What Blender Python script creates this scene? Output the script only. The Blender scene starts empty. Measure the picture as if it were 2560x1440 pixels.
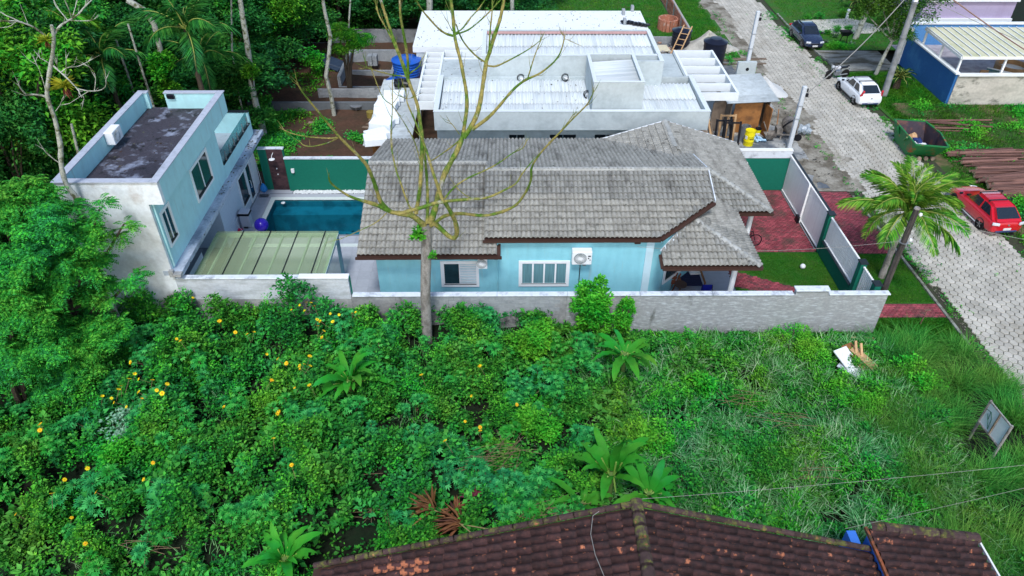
import bpy, bmesh, math, random
import numpy as np
from mathutils import Vector, Matrix, Euler
random.seed(7); RNG = np.random.default_rng(7)
S = bpy.context.scene
COL = S.collection
R = math.radians

# ---------------------------------------------------------------- camera, world, sun, exposure
CAMF, CAMP, CAMY, CAMR, CH = 1832.48, .668129, .0133976, .0051091, 21.0
_F = Vector((math.sin(CAMY)*math.cos(CAMP), math.cos(CAMY)*math.cos(CAMP), -math.sin(CAMP)))
_Rt = _F.cross(Vector((0, 0, 1))).normalized(); _U = _Rt.cross(_F)
_c, _s = math.cos(CAMR), math.sin(CAMR)
CR = _c*_Rt + _s*_U; CU = -_s*_Rt + _c*_U
cd = bpy.data.cameras.new('camera'); cam = bpy.data.objects.new('camera', cd); COL.objects.link(cam)
cd.sensor_width = 36; cd.lens = CAMF/2560*36; cd.clip_end = 900; cd.clip_start = .5
mw = Matrix((CR, CU, -_F)).transposed().to_4x4(); mw.translation = Vector((0, 0, CH)); cam.matrix_world = mw
S.camera = cam
w = bpy.data.worlds.new('World'); S.world = w; w.use_nodes = True
nt = w.node_tree; bg = nt.nodes['Background']
sky = nt.nodes.new('ShaderNodeTexSky'); sky.sky_type = 'NISHITA'; sky.sun_disc = False
sky.sun_elevation = R(30); sky.sun_rotation = R(185); sky.air_density = 1.0; sky.dust_density = 1.2; sky.ozone_density = 1.2
nt.links.new(sky.outputs[0], bg.inputs[0]); bg.inputs[1].default_value = .108
sd = bpy.data.lights.new('sun', 'SUN'); sun = bpy.data.objects.new('sun', sd); COL.objects.link(sun)
sd.energy = 1.5; sd.angle = R(11); sd.color = (1, .98, .95)
_az = R(185); _el = R(60)
sun.rotation_euler = Vector((math.sin(_az)*math.cos(_el), math.cos(_az)*math.cos(_el), math.sin(_el))).to_track_quat('Z', 'Y').to_euler()
S.view_settings.view_transform = 'Standard'; S.view_settings.look = 'None'
S.view_settings.exposure = .98; S.view_settings.gamma = 1; S.view_settings.use_curve_mapping = False
S.render.engine = 'CYCLES'
S.cycles.max_bounces = 6; S.cycles.transparent_max_bounces = 12

# ---------------------------------------------------------------- measuring helpers: a sight line met with a real plane
def ray(px, py):
    return CR*(px-1280) + CU*(720-py) + _F*CAMF
def at(px, py, z=0.):
    d = ray(px, py); t = (z-CH)/d.z; return Vector((d.x*t, d.y*t, z))
def aty(px, py, y):
    d = ray(px, py); t = y/d.y; return Vector((d.x*t, y, CH+d.z*t))
def depth(p):
    return Vector((p[0], p[1], p[2]-CH)).dot(_F)

# ---------------------------------------------------------------- noise for terrain
_L = np.random.default_rng(3).random((256, 256))
def vn(x, y, sc):
    x = np.asarray(x, float)/sc + 77.3; y = np.asarray(y, float)/sc + 31.7
    xi = np.floor(x).astype(int); yi = np.floor(y).astype(int); fx = x-xi; fy = y-yi
    fx = fx*fx*(3-2*fx); fy = fy*fy*(3-2*fy)
    a = _L[xi % 256, yi % 256]; b = _L[(xi+1) % 256, yi % 256]; c = _L[xi % 256, (yi+1) % 256]; d = _L[(xi+1) % 256, (yi+1) % 256]
    return (a*(1-fx)+b*fx)*(1-fy)+(c*(1-fx)+d*fx)*fy

# ---------------------------------------------------------------- materials
def mat(name, col, rough=.8, col2=None, mscale=2., mlo=.45, mhi=.6, var=.12, vscale=6., bump=0., bscale=40., metal=0., spec=.3,
        robj=0., risl=None, hue=0., stretch=(1, 1, 1), mstretch=(1, 1, 1), trans=0., coat=0., col3=None, c3=(1.2, .6, .66, (1, 1, 1))):
    m = bpy.data.materials.new(name); m.use_nodes = True; n = m.node_tree.nodes; l = m.node_tree.links
    b = n['Principled BSDF']; out = n['Material Output']
    b.inputs['Roughness'].default_value = rough; b.inputs['Metallic'].default_value = metal
    b.inputs['Specular IOR Level'].default_value = spec; b.inputs['Coat Weight'].default_value = coat
    tc = n.new('ShaderNodeTexCoord'); oi = n.new('ShaderNodeObjectInfo')
    def mapped(st):
        mp = n.new('ShaderNodeMapping')
        if st == 'diag': st = (.45, 1, 1.9); mp.inputs['Rotation'].default_value = (0, .45, 0)
        mp.inputs['Scale'].default_value = st
        if robj or risl is None:
            sc = n.new('ShaderNodeVectorMath'); sc.operation = 'SCALE'; sc.inputs[0].default_value = (31, 17, 23); l.new(oi.outputs['Random'], sc.inputs['Scale'])
            if robj: l.new(sc.outputs[0], mp.inputs['Location'])
        l.new(tc.outputs['Object'], mp.inputs[0]); return mp.outputs[0]
    base = mapped(stretch)
    def noise(scale, vec, det=5):
        t = n.new('ShaderNodeTexNoise'); t.inputs['Scale'].default_value = scale; t.inputs['Detail'].default_value = det
        t.inputs['Roughness'].default_value = .62; l.new(vec, t.inputs['Vector']); return t.outputs['Fac']
    def rgb(c):
        r = n.new('ShaderNodeRGB'); r.outputs[0].default_value = (*c, 1); return r.outputs[0]
    if risl:
        g = n.new('ShaderNodeNewGeometry'); cr = n.new('ShaderNodeValToRGB'); e = cr.color_ramp.elements
        cols = [col]+list(risl); e[0].color = (*cols[0], 1); e[1].color = (*cols[-1], 1)
        for i, c in enumerate(cols[1:-1]):
            x = e.new((i+1)/(len(cols)-1)); x.color = (*c, 1)
        l.new(g.outputs['Random Per Island'], cr.inputs[0]); cur = cr.outputs[0]
    else: cur = rgb(col)
    def mix(a, bb, fac, typ='MIX'):
        x = n.new('ShaderNodeMix'); x.data_type = 'RGBA'; x.blend_type = typ
        if hasattr(fac, 'name'): l.new(fac, x.inputs[0])
        else: x.inputs[0].default_value = fac
        l.new(a, x.inputs[6]); l.new(bb, x.inputs[7]); return x.outputs[2]
    def ramp(f, a, bb):
        x = n.new('ShaderNodeMapRange'); x.inputs[1].default_value = a; x.inputs[2].default_value = bb; l.new(f, x.inputs[0]); return x.outputs[0]
    if col2: cur = mix(cur, rgb(col2), ramp(noise(mscale, mapped(mstretch)), mlo, mhi))
    if col3: cur = mix(cur, rgb(col3), ramp(noise(c3[0], mapped(c3[3]), 8), c3[1], c3[2]))
    if var or robj:
        hv = n.new('ShaderNodeHueSaturation'); l.new(cur, hv.inputs['Color'])
        x = n.new('ShaderNodeMapRange'); x.inputs[1].default_value = .25; x.inputs[2].default_value = .75
        x.inputs[3].default_value = 1-var; x.inputs[4].default_value = 1+var; l.new(noise(vscale, base), x.inputs[0]); v = x.outputs[0]
        if robj:
            y = n.new('ShaderNodeMapRange'); y.inputs[3].default_value = 1-robj; y.inputs[4].default_value = 1+robj; l.new(oi.outputs['Random'], y.inputs[0])
            q = n.new('ShaderNodeMath'); q.operation = 'MULTIPLY'; l.new(v, q.inputs[0]); l.new(y.outputs[0], q.inputs[1]); v = q.outputs[0]
        l.new(v, hv.inputs['Value']); cur = hv.outputs[0]
        if hue:
            z = n.new('ShaderNodeMapRange'); z.inputs[1].default_value = .3; z.inputs[2].default_value = .7; z.inputs[3].default_value = .5-hue; z.inputs[4].default_value = .5+hue
            gp = n.new('ShaderNodeNewGeometry'); l.new(noise(.42, gp.outputs['Position'], 3), z.inputs[0]); l.new(z.outputs[0], hv.inputs['Hue'])
    l.new(cur, b.inputs['Base Color'])
    if bump:
        bm_ = n.new('ShaderNodeBump'); bm_.inputs['Strength'].default_value = bump; bm_.inputs['Distance'].default_value = .02
        l.new(noise(bscale, base, 4), bm_.inputs['Height']); l.new(bm_.outputs[0], b.inputs['Normal'])
    if trans:
        t = n.new('ShaderNodeBsdfTranslucent'); l.new(cur, t.inputs[0]); ms = n.new('ShaderNodeMixShader'); ms.inputs[0].default_value = trans
        l.new(b.outputs[0], ms.inputs[1]); l.new(t.outputs[0], ms.inputs[2]); l.new(ms.outputs[0], out.inputs[0])
    return m
def glassmat(name, tint, alpha=.5, rough=.05, body=None):
    m = bpy.data.materials.new(name); m.use_nodes = True; n = m.node_tree.nodes; l = m.node_tree.links
    b = n['Principled BSDF']; b.inputs['Base Color'].default_value = (*(body or tint), 1); b.inputs['Roughness'].default_value = rough
    t = n.new('ShaderNodeBsdfTransparent'); t.inputs[0].default_value = (*tint, 1)
    ms = n.new('ShaderNodeMixShader'); ms.inputs[0].default_value = alpha
    l.new(t.outputs[0], ms.inputs[1]); l.new(b.outputs[0], ms.inputs[2]); l.new(ms.outputs[0], n['Material Output'].inputs[0]); return m

WHITE = mat('white_paint', (.78, .82, .86), .5, var=.04)
WSTAIN = mat('white_paint_stained', (.64, .71, .79), .7, col2=(.28, .32, .38), mscale=2.5, mlo=.5, mhi=.72, var=.08)
AQUA = mat('aqua_render', (.25, .60, .71), .85, var=.06, vscale=3, bump=.25, bscale=120, col2=(.20, .52, .63), mscale=.9, mlo=.45, mhi=.75, mstretch=(2.5, 2.5, .5), col3=(.30, .48, .50), c3=(1.4, .6, .8, (3, 3, .35)))
MINT = mat('mint_render', (.42, .73, .78), .85, var=.06, vscale=3, bump=.25, bscale=120, col2=(.38, .65, .70), mscale=.9, mlo=.45, mhi=.75, mstretch=(2.5, 2.5, .5), col3=(.36, .50, .50), c3=(1.4, .6, .8, (3, 3, .35)))
GREENW = mat('green_render', (.004, .155, .105), .8, var=.08, vscale=8, bump=.2, bscale=120)
PLASTER = mat('weathered_plaster', (.72, .78, .84), .9, col2=(.44, .48, .48), mscale=.6, mlo=.52, mhi=.8, var=.14, vscale=5, bump=.5, bscale=30,
              col3=(.30, .22, .17), c3=(.5, .57, .74, (1, 1, 1)))
CONC = mat('concrete_wall', (.34, .355, .37), .92, col2=(.19, .20, .21), mscale=.8, mlo=.45, mhi=.65, var=.16, vscale=9, bump=.6, bscale=35,
           col3=(.07, .08, .08), c3=(1.3, .60, .72, (1, 1, .25)))
SWIRL = mat('trowelled_concrete', (.31, .33, .345), .92, col2=(.52, .57, .62), mscale=8, mlo=.50, mhi=.72, mstretch='diag', var=.14, vscale=8, bump=.9, bscale=26,
            col3=(.08, .09, .08), c3=(1.1, .66, .76, (1, 1, .25)))
BLOCK = mat('concrete_block', (.32, .35, .38), .92, var=.12, vscale=7, bump=.6, bscale=50, robj=.07, col2=(.24, .27, .29), mscale=3, mlo=.45, mhi=.7)
RENDERC = mat('pale_cement_render', (.46, .53, .56), .9, col2=(.34, .40, .43), mscale=.9, mlo=.48, mhi=.72, var=.09, vscale=5, bump=.3, bscale=40,
              col3=(.19, .23, .24), c3=(.9, .68, .82, (1, 1, 1)))
SLABC = mat('white_slab', (.74, .80, .84), .85, var=.04, vscale=4, col3=(.30, .36, .36), c3=(7, .70, .73, (1, 2, 1)))
FIBRE = mat('fibre_cement_sheet', (.56, .62, .66), .85, var=.16, vscale=2.2, robj=.06, col2=(.42, .49, .54), mscale=1.4, mlo=.5, mhi=.75, stretch=(4, .12, 1), mstretch=(3, .1, 1))
FIBRE2 = mat('old_fibre_sheet', (.44, .50, .54), .9, var=.14, vscale=3, robj=.10, col2=(.30, .34, .36), mscale=2, mlo=.5, mhi=.8)
TILE = mat('grey_concrete_tile', (.285, .29, .275), .92, col2=(.12, .12, .11), mscale=4, mlo=.5, mhi=.8, var=.2, vscale=9, bump=.6, bscale=60, robj=.13,
           col3=(.07, .075, .065), c3=(2.2, .60, .72, (1, 1, 1)))
TILEJ = mat('grey_concrete_tile_far', (.30, .315, .32), .92, col2=(.15, .155, .15), mscale=1.6, mlo=.45, mhi=.7, var=.25, vscale=7, bump=.6, bscale=60,
            col3=(.07, .075, .07), c3=(5, .58, .70, (1, 1, 1)))
BTILE = mat('brown_clay_tile', (.062, .028, .027), .85, col2=(.030, .018, .020), mscale=5, mlo=.4, mhi=.65, var=.35, vscale=9, bump=.9, bscale=45, robj=.3,
            col3=(.42, .15, .08), c3=(4.2, .61, .68, (1, 1, 1)))
BTILEO = mat('fresh_orange_tile', (.48, .17, .09), .85, col2=(.07, .03, .03), mscale=4, mlo=.46, mhi=.56, var=.3)
BRIDGE = mat('mossy_ridge_tile', (.055, .034, .034), .9, col2=(.10, .11, .03), mscale=4, mlo=.5, mhi=.6, var=.3, vscale=9, bump=.8, robj=.25, col3=(.36, .14, .08), c3=(4, .62, .7, (1, 1, 1)))
BROWN = mat('brown_gutter', (.055, .028, .022), .5, var=.1)
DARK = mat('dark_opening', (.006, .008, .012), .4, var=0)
GLASS = mat('window_glass', (.015, .045, .06), .06, spec=.8, var=.5, vscale=1.5)
CURT = mat('curtain_behind_glass', (.12, .26, .30), .25, spec=.8, var=.3, vscale=3, stretch=(9, 1, .3))
BLACK = mat('black_plastic', (.008, .009, .014), .4, var=.1)
STEEL = mat('grey_steel', (.35, .38, .42), .4, metal=.6, var=.1)
WOODD = mat('dark_wood_cladding', (.075, .04, .045), .6, col2=(.035, .02, .025), mscale=3, mlo=.4, mhi=.6, stretch=(1, 1, 8), var=.2, robj=.25)
PLY = mat('orange_plywood', (.33, .15, .05), .75, col2=(.17, .08, .035), mscale=1.6, mlo=.45, mhi=.65, var=.15)
WOOD = mat('weathered_wood', (.26, .20, .15), .85, col2=(.13, .10, .08), mscale=3, mlo=.4, mhi=.65, var=.2, robj=.3)
WOODN = mat('new_pine', (.50, .32, .17), .75, var=.15, robj=.15)
LOGM = mat('dark_timber_pole', (.20, .105, .085), .8, col2=(.055, .03, .03), mscale=4, mlo=.4, mhi=.65, var=.25, robj=.45, stretch=(.6, 4, 4))
LOGE = mat('cut_log_end', (.45, .34, .22), .8, var=.15)
REDB = mat('red_paving_brick', (.20, .040, .055), .85, col2=(.085, .03, .035), mscale=1.1, mlo=.5, mhi=.72, var=.22, vscale=9, bump=.4, robj=.2, col3=(.05, .07, .03), c3=(1.2, .66, .8, (1, 1, 1)))
HEX = mat('hex_paver', (.44, .43, .395), .85, col2=(.27, .26, .23), mscale=.9, mlo=.4, mhi=.68, var=.22, vscale=11, bump=.5, bscale=45, robj=.14, col3=(.15, .14, .11), c3=(.5, .60, .76, (1, 1, 1)))
JOINT = mat('mossy_joint_soil', (.045, .045, .032), .95, col2=(.04, .06, .025), mscale=3, var=.25, vscale=14, bump=.8, bscale=30)
SOIL = mat('brown_soil', (.085, .055, .035), .95, col2=(.045, .055, .022), mscale=.6, mlo=.42, mhi=.6, var=.35, vscale=7, bump=1, bscale=12)
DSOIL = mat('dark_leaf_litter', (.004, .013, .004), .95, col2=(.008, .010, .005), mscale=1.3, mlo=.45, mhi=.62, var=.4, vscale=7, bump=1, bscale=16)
CLAY = mat('red_clay_soil', (.085, .045, .030), .95, col2=(.06, .04, .025), mscale=.8, mlo=.42, mhi=.62, var=.3, vscale=6, bump=1, bscale=10)
SITE = mat('cement_stained_dirt', (.38, .39, .385), .95, col2=(.11, .13, .155), mscale=.35, mlo=.42, mhi=.6, var=.25, vscale=4, bump=.8, bscale=10, col3=(.42, .41, .36), c3=(.5, .58, .7, (1, 1, 1)))
SAND = mat('pale_sand', (.46, .45, .41), .95, col2=(.34, .33, .30), mscale=2, var=.1, bump=.8, bscale=9)
RDIRT = mat('road_edge_dirt', (.30, .285, .245), .95, col2=(.13, .115, .09), mscale=.9, mlo=.42, mhi=.6, var=.25, vscale=6, bump=.9, bscale=12)
KERB = mat('grey_kerb', (.28, .29, .27), .9, col2=(.12, .13, .10), mscale=2, var=.2, vscale=9, bump=.5)
LAWNB = mat('lawn_ground', (.025, .13, .012), .95, col2=(.05, .095, .016), mscale=.8, mlo=.45, mhi=.65, var=.3, vscale=8, bump=1, bscale=30)
DECK = mat('deck_tile', (.40, .43, .50), .7, var=.08, vscale=5, robj=.05)
DJOINT = mat('tile_grout', (.22, .24, .28), .9)
POOLT = mat('pool_mosaic', (.020, .22, .29), .4, col2=(.010, .12, .17), mscale=1.2, var=.08, vscale=5)
ROOFBIT = mat('bitumen_roof', (.050, .045, .060), .6, col2=(.24, .27, .36), mscale=1.3, mlo=.53, mhi=.66, var=.35, vscale=9, bump=.8, bscale=30, col3=(.018, .016, .02), c3=(1.6, .56, .62, (1, 1, 1)))
BARK = mat('mossy_bark', (.25, .22, .07), .95, col2=(.065, .15, .015), mscale=1.6, mlo=.44, mhi=.58, var=.5, vscale=12, bump=1, bscale=26, col3=(.33, .33, .30), c3=(2.2, .6, .68, (1, 1, .5)))
BARKG = mat('grey_trunk_bark', (.30, .29, .28), .9, col2=(.16, .15, .14), mscale=5, mlo=.42, mhi=.62, mstretch=(1, 1, .4), var=.25, vscale=14, bump=1, bscale=26)
BARKW = mat('pale_lichen_bark', (.38, .40, .36), .9, col2=(.10, .11, .05), mscale=3, mlo=.5, mhi=.62, var=.25, vscale=14, bump=1, bscale=26)
BARKD = mat('dark_bark', (.07, .055, .04), .9, var=.3, vscale=9, bump=1, bscale=26)
def leafm(name, *c, **k): return mat(name, c[0], .55, risl=c[1:], trans=k.get('t', .16), var=.34, vscale=.8, spec=k.get('s', .12), hue=k.get('h', .032))
LF_VINE = leafm('vine_leaves', (.007, .085, .012), (.020, .21, .026), (.085, .44, .042), (.005, .05, .011))
LF_TITH = leafm('palmate_leaves', (.008, .14, .032), (.028, .32, .060), (.10, .54, .11))
LF_BUSH = leafm('bright_bush_leaves', (.025, .24, .018), (.065, .42, .025), (.14, .56, .045))
LF_TREE = leafm('tree_leaves', (.014, .17, .024), (.035, .33, .045), (.11, .50, .045))
LF_FOR = leafm('forest_leaves', (.009, .085, .018), (.022, .165, .032), (.06, .28, .040))
LF_FOR2 = leafm('forest_leaves_light', (.022, .15, .012), (.065, .30, .018), (.16, .46, .03))
GRASS = leafm('long_grass', (.018, .16, .018), (.06, .34, .045), (.26, .58, .25), (.03, .24, .030), (.50, .68, .42))
CANEG = leafm('tall_grass_blades', (.028, .16, .018), (.065, .29, .035), (.17, .42, .08))
LAWNG = leafm('lawn_blades', (.025, .17, .010), (.05, .27, .018), (.09, .33, .025))
BANANA = leafm('broad_leaf', (.022, .21, .018), (.045, .33, .025), (.10, .45, .03))
PALML = leafm('palm_leaflet', (.05, .22, .025), (.14, .40, .04), (.34, .56, .08))
CYCADL = leafm('cycad_leaf', (.006, .05, .02), (.015, .09, .03))
DRYL = leafm('dry_leaf', (.16, .07, .035), (.26, .13, .05), (.08, .035, .03))
PURP = leafm('purple_leaf', (.13, .018, .05), (.26, .06, .11))
YELF = leafm('yellow_petal', (.85, .55, .01), (.95, .72, .02), t=.1)
BROM = leafm('bromeliad_leaf', (.25, .38, .03), (.45, .50, .04))
MUD = mat('cane_straw', (.27, .23, .10), .9, var=.2)
MUDT = mat('dry_twig', (.17, .12, .07), .9, var=.2)

# ---------------------------------------------------------------- object helpers
WL = {}
def wloc(o): return WL.get(o.name, Vector((0, 0, 0)))
def tag(o, label=None, cat=None, group=None, kind=None):
    if label: o['label'] = label
    if cat: o['category'] = cat
    if group: o['group'] = group
    if kind: o['kind'] = kind
    return o
def thing(name, label, cat, loc=(0, 0, 0), rz=0., group=None):
    o = bpy.data.objects.new(name, None); COL.objects.link(o); o.location = loc; o.rotation_euler = (0, 0, rz)
    o.empty_display_size = .2; WL[o.name] = Vector(loc); return tag(o, label, cat, group)
def link(name, me, parent=None, loc=None, rot=None, scale=None):
    o = bpy.data.objects.new(name, me); COL.objects.link(o)
    if parent is not None: o.parent = parent
    if loc is not None: o.location = loc
    if rot is not None: o.rotation_euler = rot
    if scale is not None: o.scale = scale if hasattr(scale, '__len__') else (scale,)*3
    return o
def npmesh(name, V, T, m, smooth=False):
    V = np.asarray(V, np.float32).reshape(-1, 3); T = np.asarray(T, np.int32); k = T.shape[1]
    me = bpy.data.meshes.new(name); me.vertices.add(len(V)); me.vertices.foreach_set('co', V.ravel())
    me.loops.add(T.size); me.loops.foreach_set('vertex_index', T.ravel())
    me.polygons.add(len(T)); me.polygons.foreach_set('loop_start', np.arange(0, T.size, k, dtype=np.int32))
    me.polygons.foreach_set('loop_total', np.full(len(T), k, np.int32))
    if smooth: me.polygons.foreach_set('use_smooth', np.ones(len(T), bool))
    me.update(calc_edges=True); me.validate()
    for x in (m if isinstance(m, (list, tuple)) else [m]): me.materials.append(x)
    return me
class MB:
    def __init__(s): s.v = []; s.f = []; s.mi = []; s.cur = 0
    def add(s, vs, fs):
        o = len(s.v); s.v += [tuple(v) for v in vs]; s.f += [tuple(i+o for i in f) for f in fs]; s.mi += [s.cur]*len(fs); return s
    def box(s, a, b):
        (x0, y0, z0), (x1, y1, z1) = a, b
        return s.add([(x0, y0, z0), (x1, y0, z0), (x1, y1, z0), (x0, y1, z0), (x0, y0, z1), (x1, y0, z1), (x1, y1, z1), (x0, y1, z1)],
                     [(3, 2, 1, 0), (4, 5, 6, 7), (0, 1, 5, 4), (1, 2, 6, 5), (2, 3, 7, 6), (3, 0, 4, 7)])
    def obox(s, c, size, rot=(0, 0, 0)):
        M = Euler(rot).to_matrix(); h = Vector(size)/2; c = Vector(c)
        vs = [c+M@Vector((sx*h.x, sy*h.y, sz*h.z)) for sz in (-1, 1) for sx, sy in ((-1, -1), (1, -1), (1, 1), (-1, 1))]
        return s.add(vs, [(3, 2, 1, 0), (4, 5, 6, 7), (0, 1, 5, 4), (1, 2, 6, 5), (2, 3, 7, 6), (3, 0, 4, 7)])
    def bar(s, p, q, w, h=None):
        p = Vector(p); q = Vector(q); d = q-p; h = h or w
        M = d.to_track_quat('X', 'Z').to_matrix(); vs = []
        for e in (p, q):
            for a, b in ((-1, -1), (1, -1), (1, 1), (-1, 1)): vs.append(e+M@Vector((0, a*w/2, b*h/2)))
        return s.add(vs, [(3, 2, 1, 0), (4, 5, 6, 7), (0, 1, 5, 4), (1, 2, 6, 5), (2, 3, 7, 6), (3, 0, 4, 7)])
    def tube(s, pts, rad, n=8, cap=True):
        pts = [Vector(p) for p in pts]; k = len(pts); rad = rad if hasattr(rad, '__len__') else [rad]*k
        o = []; up = Vector((.31, .17, .9)).normalized()
        for i, p in enumerate(pts):
            t = (pts[min(i+1, k-1)]-pts[max(i-1, 0)]).normalized()
            a = t.cross(up); 
            if a.length < .05: a = t.cross(Vector((1, 0, 0)))
            a.normalize(); b = t.cross(a).normalized(); up = -b if i == 0 else up
            for j in range(n):
                th = 2*math.pi*j/n; o.append(p+a*math.cos(th)*rad[i]+b*math.sin(th)*rad[i])
        fs = [(i*n+j, i*n+(j+1) % n, (i+1)*n+(j+1) % n, (i+1)*n+j) for i in range(k-1) for j in range(n)]
        if cap: fs += [tuple(range(n-1, -1, -1)), tuple((k-1)*n+j for j in range(n))]
        return s.add(o, fs)
    def lathe(s, c, prof, n=20, axis='Z', cap=True):
        c = Vector(c); o = []
        for r, z in prof:
            for j in range(n):
                a = 2*math.pi*j/n; v = Vector((r*math.cos(a), r*math.sin(a), z))
                if axis == 'X': v = Vector((v.z, v.x, v.y))
                if axis == 'Y': v = Vector((v.x, v.z, v.y))
                o.append(c+v)
        k = len(prof); fs = [(i*n+j, i*n+(j+1) % n, (i+1)*n+(j+1) % n, (i+1)*n+j) for i in range(k-1) for j in range(n)]
        if cap: fs += [tuple(range(n-1, -1, -1)), tuple((k-1)*n+j for j in range(n))]
        return s.add(o, fs)
    def prism(s, poly, z0, z1):
        n = len(poly); zt = z1 if hasattr(z1, '__len__') else [z1]*n
        vs = [(p[0], p[1], z0) for p in poly]+[(p[0], p[1], zt[i]) for i, p in enumerate(poly)]
        return s.add(vs, [tuple(range(n-1, -1, -1)), tuple(range(n, 2*n))]+[(i, (i+1) % n, n+(i+1) % n, n+i) for i in range(n)])
    def mesh(s, name, m, off=Vector((0, 0, 0)), smooth=False, bevel=0, fix=True, seg=1):
        me = bpy.data.meshes.new(name); me.from_pydata([(v[0]-off.x, v[1]-off.y, v[2]-off.z) for v in s.v], [], s.f)
        for x in (m if isinstance(m, (list, tuple)) else [m]): me.materials.append(x)
        me.polygons.foreach_set('material_index', s.mi)
        if bevel or fix:
            bm = bmesh.new(); bm.from_mesh(me)
            if bevel: bmesh.ops.bevel(bm, geom=[e for e in bm.edges if e.is_manifold and e.calc_face_angle(0) > .6], offset=bevel, segments=seg, affect='EDGES', clamp_overlap=True)
            bmesh.ops.recalc_face_normals(bm, faces=bm.faces); bm.to_mesh(me); bm.free()
        if smooth:
            me.polygons.foreach_set('use_smooth', [True]*len(me.polygons)); 
            try: me.set_sharp_from_angle(angle=R(40))
            except Exception: pass
        me.update(); return me
    def build(s, name, m, parent=None, local=False, smooth=False, bevel=0, label=None, kind=None, cat=None, group=None):
        off = Vector((0, 0, 0)) if (local or parent is None) else wloc(parent)
        if parent is None and not local and kind is None:   # free-standing mesh thing: origin at its foot
            xs = [v[0] for v in s.v]; ys = [v[1] for v in s.v]; off = Vector(((min(xs)+max(xs))/2, (min(ys)+max(ys))/2, min(v[2] for v in s.v)))
        o = link(name, s.mesh(name, m, off, smooth, bevel), parent)
        if parent is None and not local and kind is None: o.location = off
        WL[o.name] = wloc(parent) if parent is not None else off
        return tag(o, label, cat, group, kind)
def struct(name, poly, z, m, sub=0, kind='structure', thick=0):
    b = MB()
    if thick: b.prism(poly, z-thick, z)
    else: b.add([(p[0], p[1], z) for p in poly], [tuple(range(len(poly)))])
    return b.build(name, m, kind=kind)
def inpoly(x, y, poly):
    x = np.asarray(x); y = np.asarray(y); r = np.zeros(x.shape, bool); n = len(poly)
    for i in range(n):
        (x0, y0), (x1, y1) = poly[i][:2], poly[(i+1) % n][:2]
        c = ((y0 > y) != (y1 > y)); 
        with np.errstate(divide='ignore', invalid='ignore'): c &= x < (x1-x0)*(y-y0)/(y1-y0+1e-12)+x0
        r ^= c
    return r
# ================================================================ GROUND AND ROAD
_g = MB()
for a, c, d, e_ in ((-260, 260, -60, 29.9), (-260, 260, 34.7, 400), (-260, -12.8, 29.9, 34.7), (-6.1, 260, 29.9, 34.7)): _g.add([(a, d, -.3), (c, d, -.3), (c, e_, -.3), (a, e_, -.3)], [(0, 1, 2, 3)])
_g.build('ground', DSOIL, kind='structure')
def sheet(name, x0, x1, y0, y1, nx, ny, zf, m, kind='structure', poly=None):
    xs = np.linspace(x0, x1, nx+1); ys = np.linspace(y0, y1, ny+1); X, Y = np.meshgrid(xs, ys); Z = zf(X, Y)
    V = np.stack([X, Y, Z], -1).reshape(-1, 3); i = np.arange(ny)[:, None]*(nx+1)+np.arange(nx)[None]
    F = np.stack([i, i+1, i+nx+2, i+nx+1], -1).reshape(-1, 4)
    if poly is not None:
        c = V[F].mean(1); F = F[inpoly(c[:, 0], c[:, 1], poly)]
    o = link(name, npmesh(name, V, F, m, smooth=True)); o['kind'] = kind; return o
ROADL = [(5, 20.4), (19, 20.0), (29, 19.75), (35, 19.5), (42.5, 19.0), (50, 18.7), (58, 18.5), (69, 18.7), (95, 19.5)]
ROADR = [(5, 27.4), (30, 26.1), (35.5, 25.4), (46, 25.2), (53, 24.6), (60, 23.9), (69, 23.9), (95, 25)]
def ix(tab, y): return float(np.interp(y, [t[0] for t in tab], [t[1] for t in tab]))
struct('road', [(x-.3, y) for y, x in ROADL]+[(x+.3, y) for y, x in reversed(ROADR)], -.02, JOINT)
# construction site, lawns, lots
sheet('construction_ground', -17, 19.4, 35.5, 58.5, 120, 80, lambda x, y: -.06+.10*vn(x, y, 1.5)+.04*vn(x, y, .4)-.10*(x > 18.4), SITE)
sheet('soil_plot', -19, -3.9, 35.6, 58, 60, 80, lambda x, y: .05+.22*vn(x, y, 1.8)+.06*vn(x, y, .5), CLAY)
struct('far_lawn', [(-4, 58.5), (14.6, 58.5), (14.0, 98), (-4, 98)], .06, LAWNB)
struct('verge_lawn', [(15.4, 58.2), (18.3, 53.6), (18.2, 69), (18.3, 98), (14.6, 98)], .02, LAWNB)
struct('garden_lawn', [(24.2, 56.7), (40, 56.7), (60, 98), (24.4, 98), (24.0, 62)], .03, LAWNB)
struct('right_lawn', [(25.4, 44), (30.2, 44), (30.2, 52.9), (24.9, 52.2)], .03, LAWNB)
sheet('vacant_lot', 25.6, 60, 5, 46.6, 70, 90, lambda x, y: -.06+.18*vn(x, y, 2.5)+.05*vn(x, y, .6)-.12*(x < 26.3), mat('weedy_lot_soil', (.035, .085, .016), .95, col2=(.15, .11, .065), mscale=.35, mlo=.5, mhi=.62, var=.3, vscale=5, bump=1, bscale=16))
struct('garage_apron', [(24.8, 52.3), (29.4, 52.6), (29.4, 56.5), (24.6, 56.6)], .05, mat('worn_concrete_apron', (.27, .28, .26), .9, col2=(.09, .085, .06), mscale=.7, mlo=.45, mhi=.6, mstretch=(.5, 1.6, 1), var=.2, bump=.6))
struct('garden_path', [(24.9, 60.4), (30.3, 60.4), (32.5, 61.5), (30.2, 64.2), (25, 63.6)], .06, mat('pale_path_tiles', (.55, .54, .48), .8, col2=(.40, .40, .36), mscale=2, var=.08))
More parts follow.
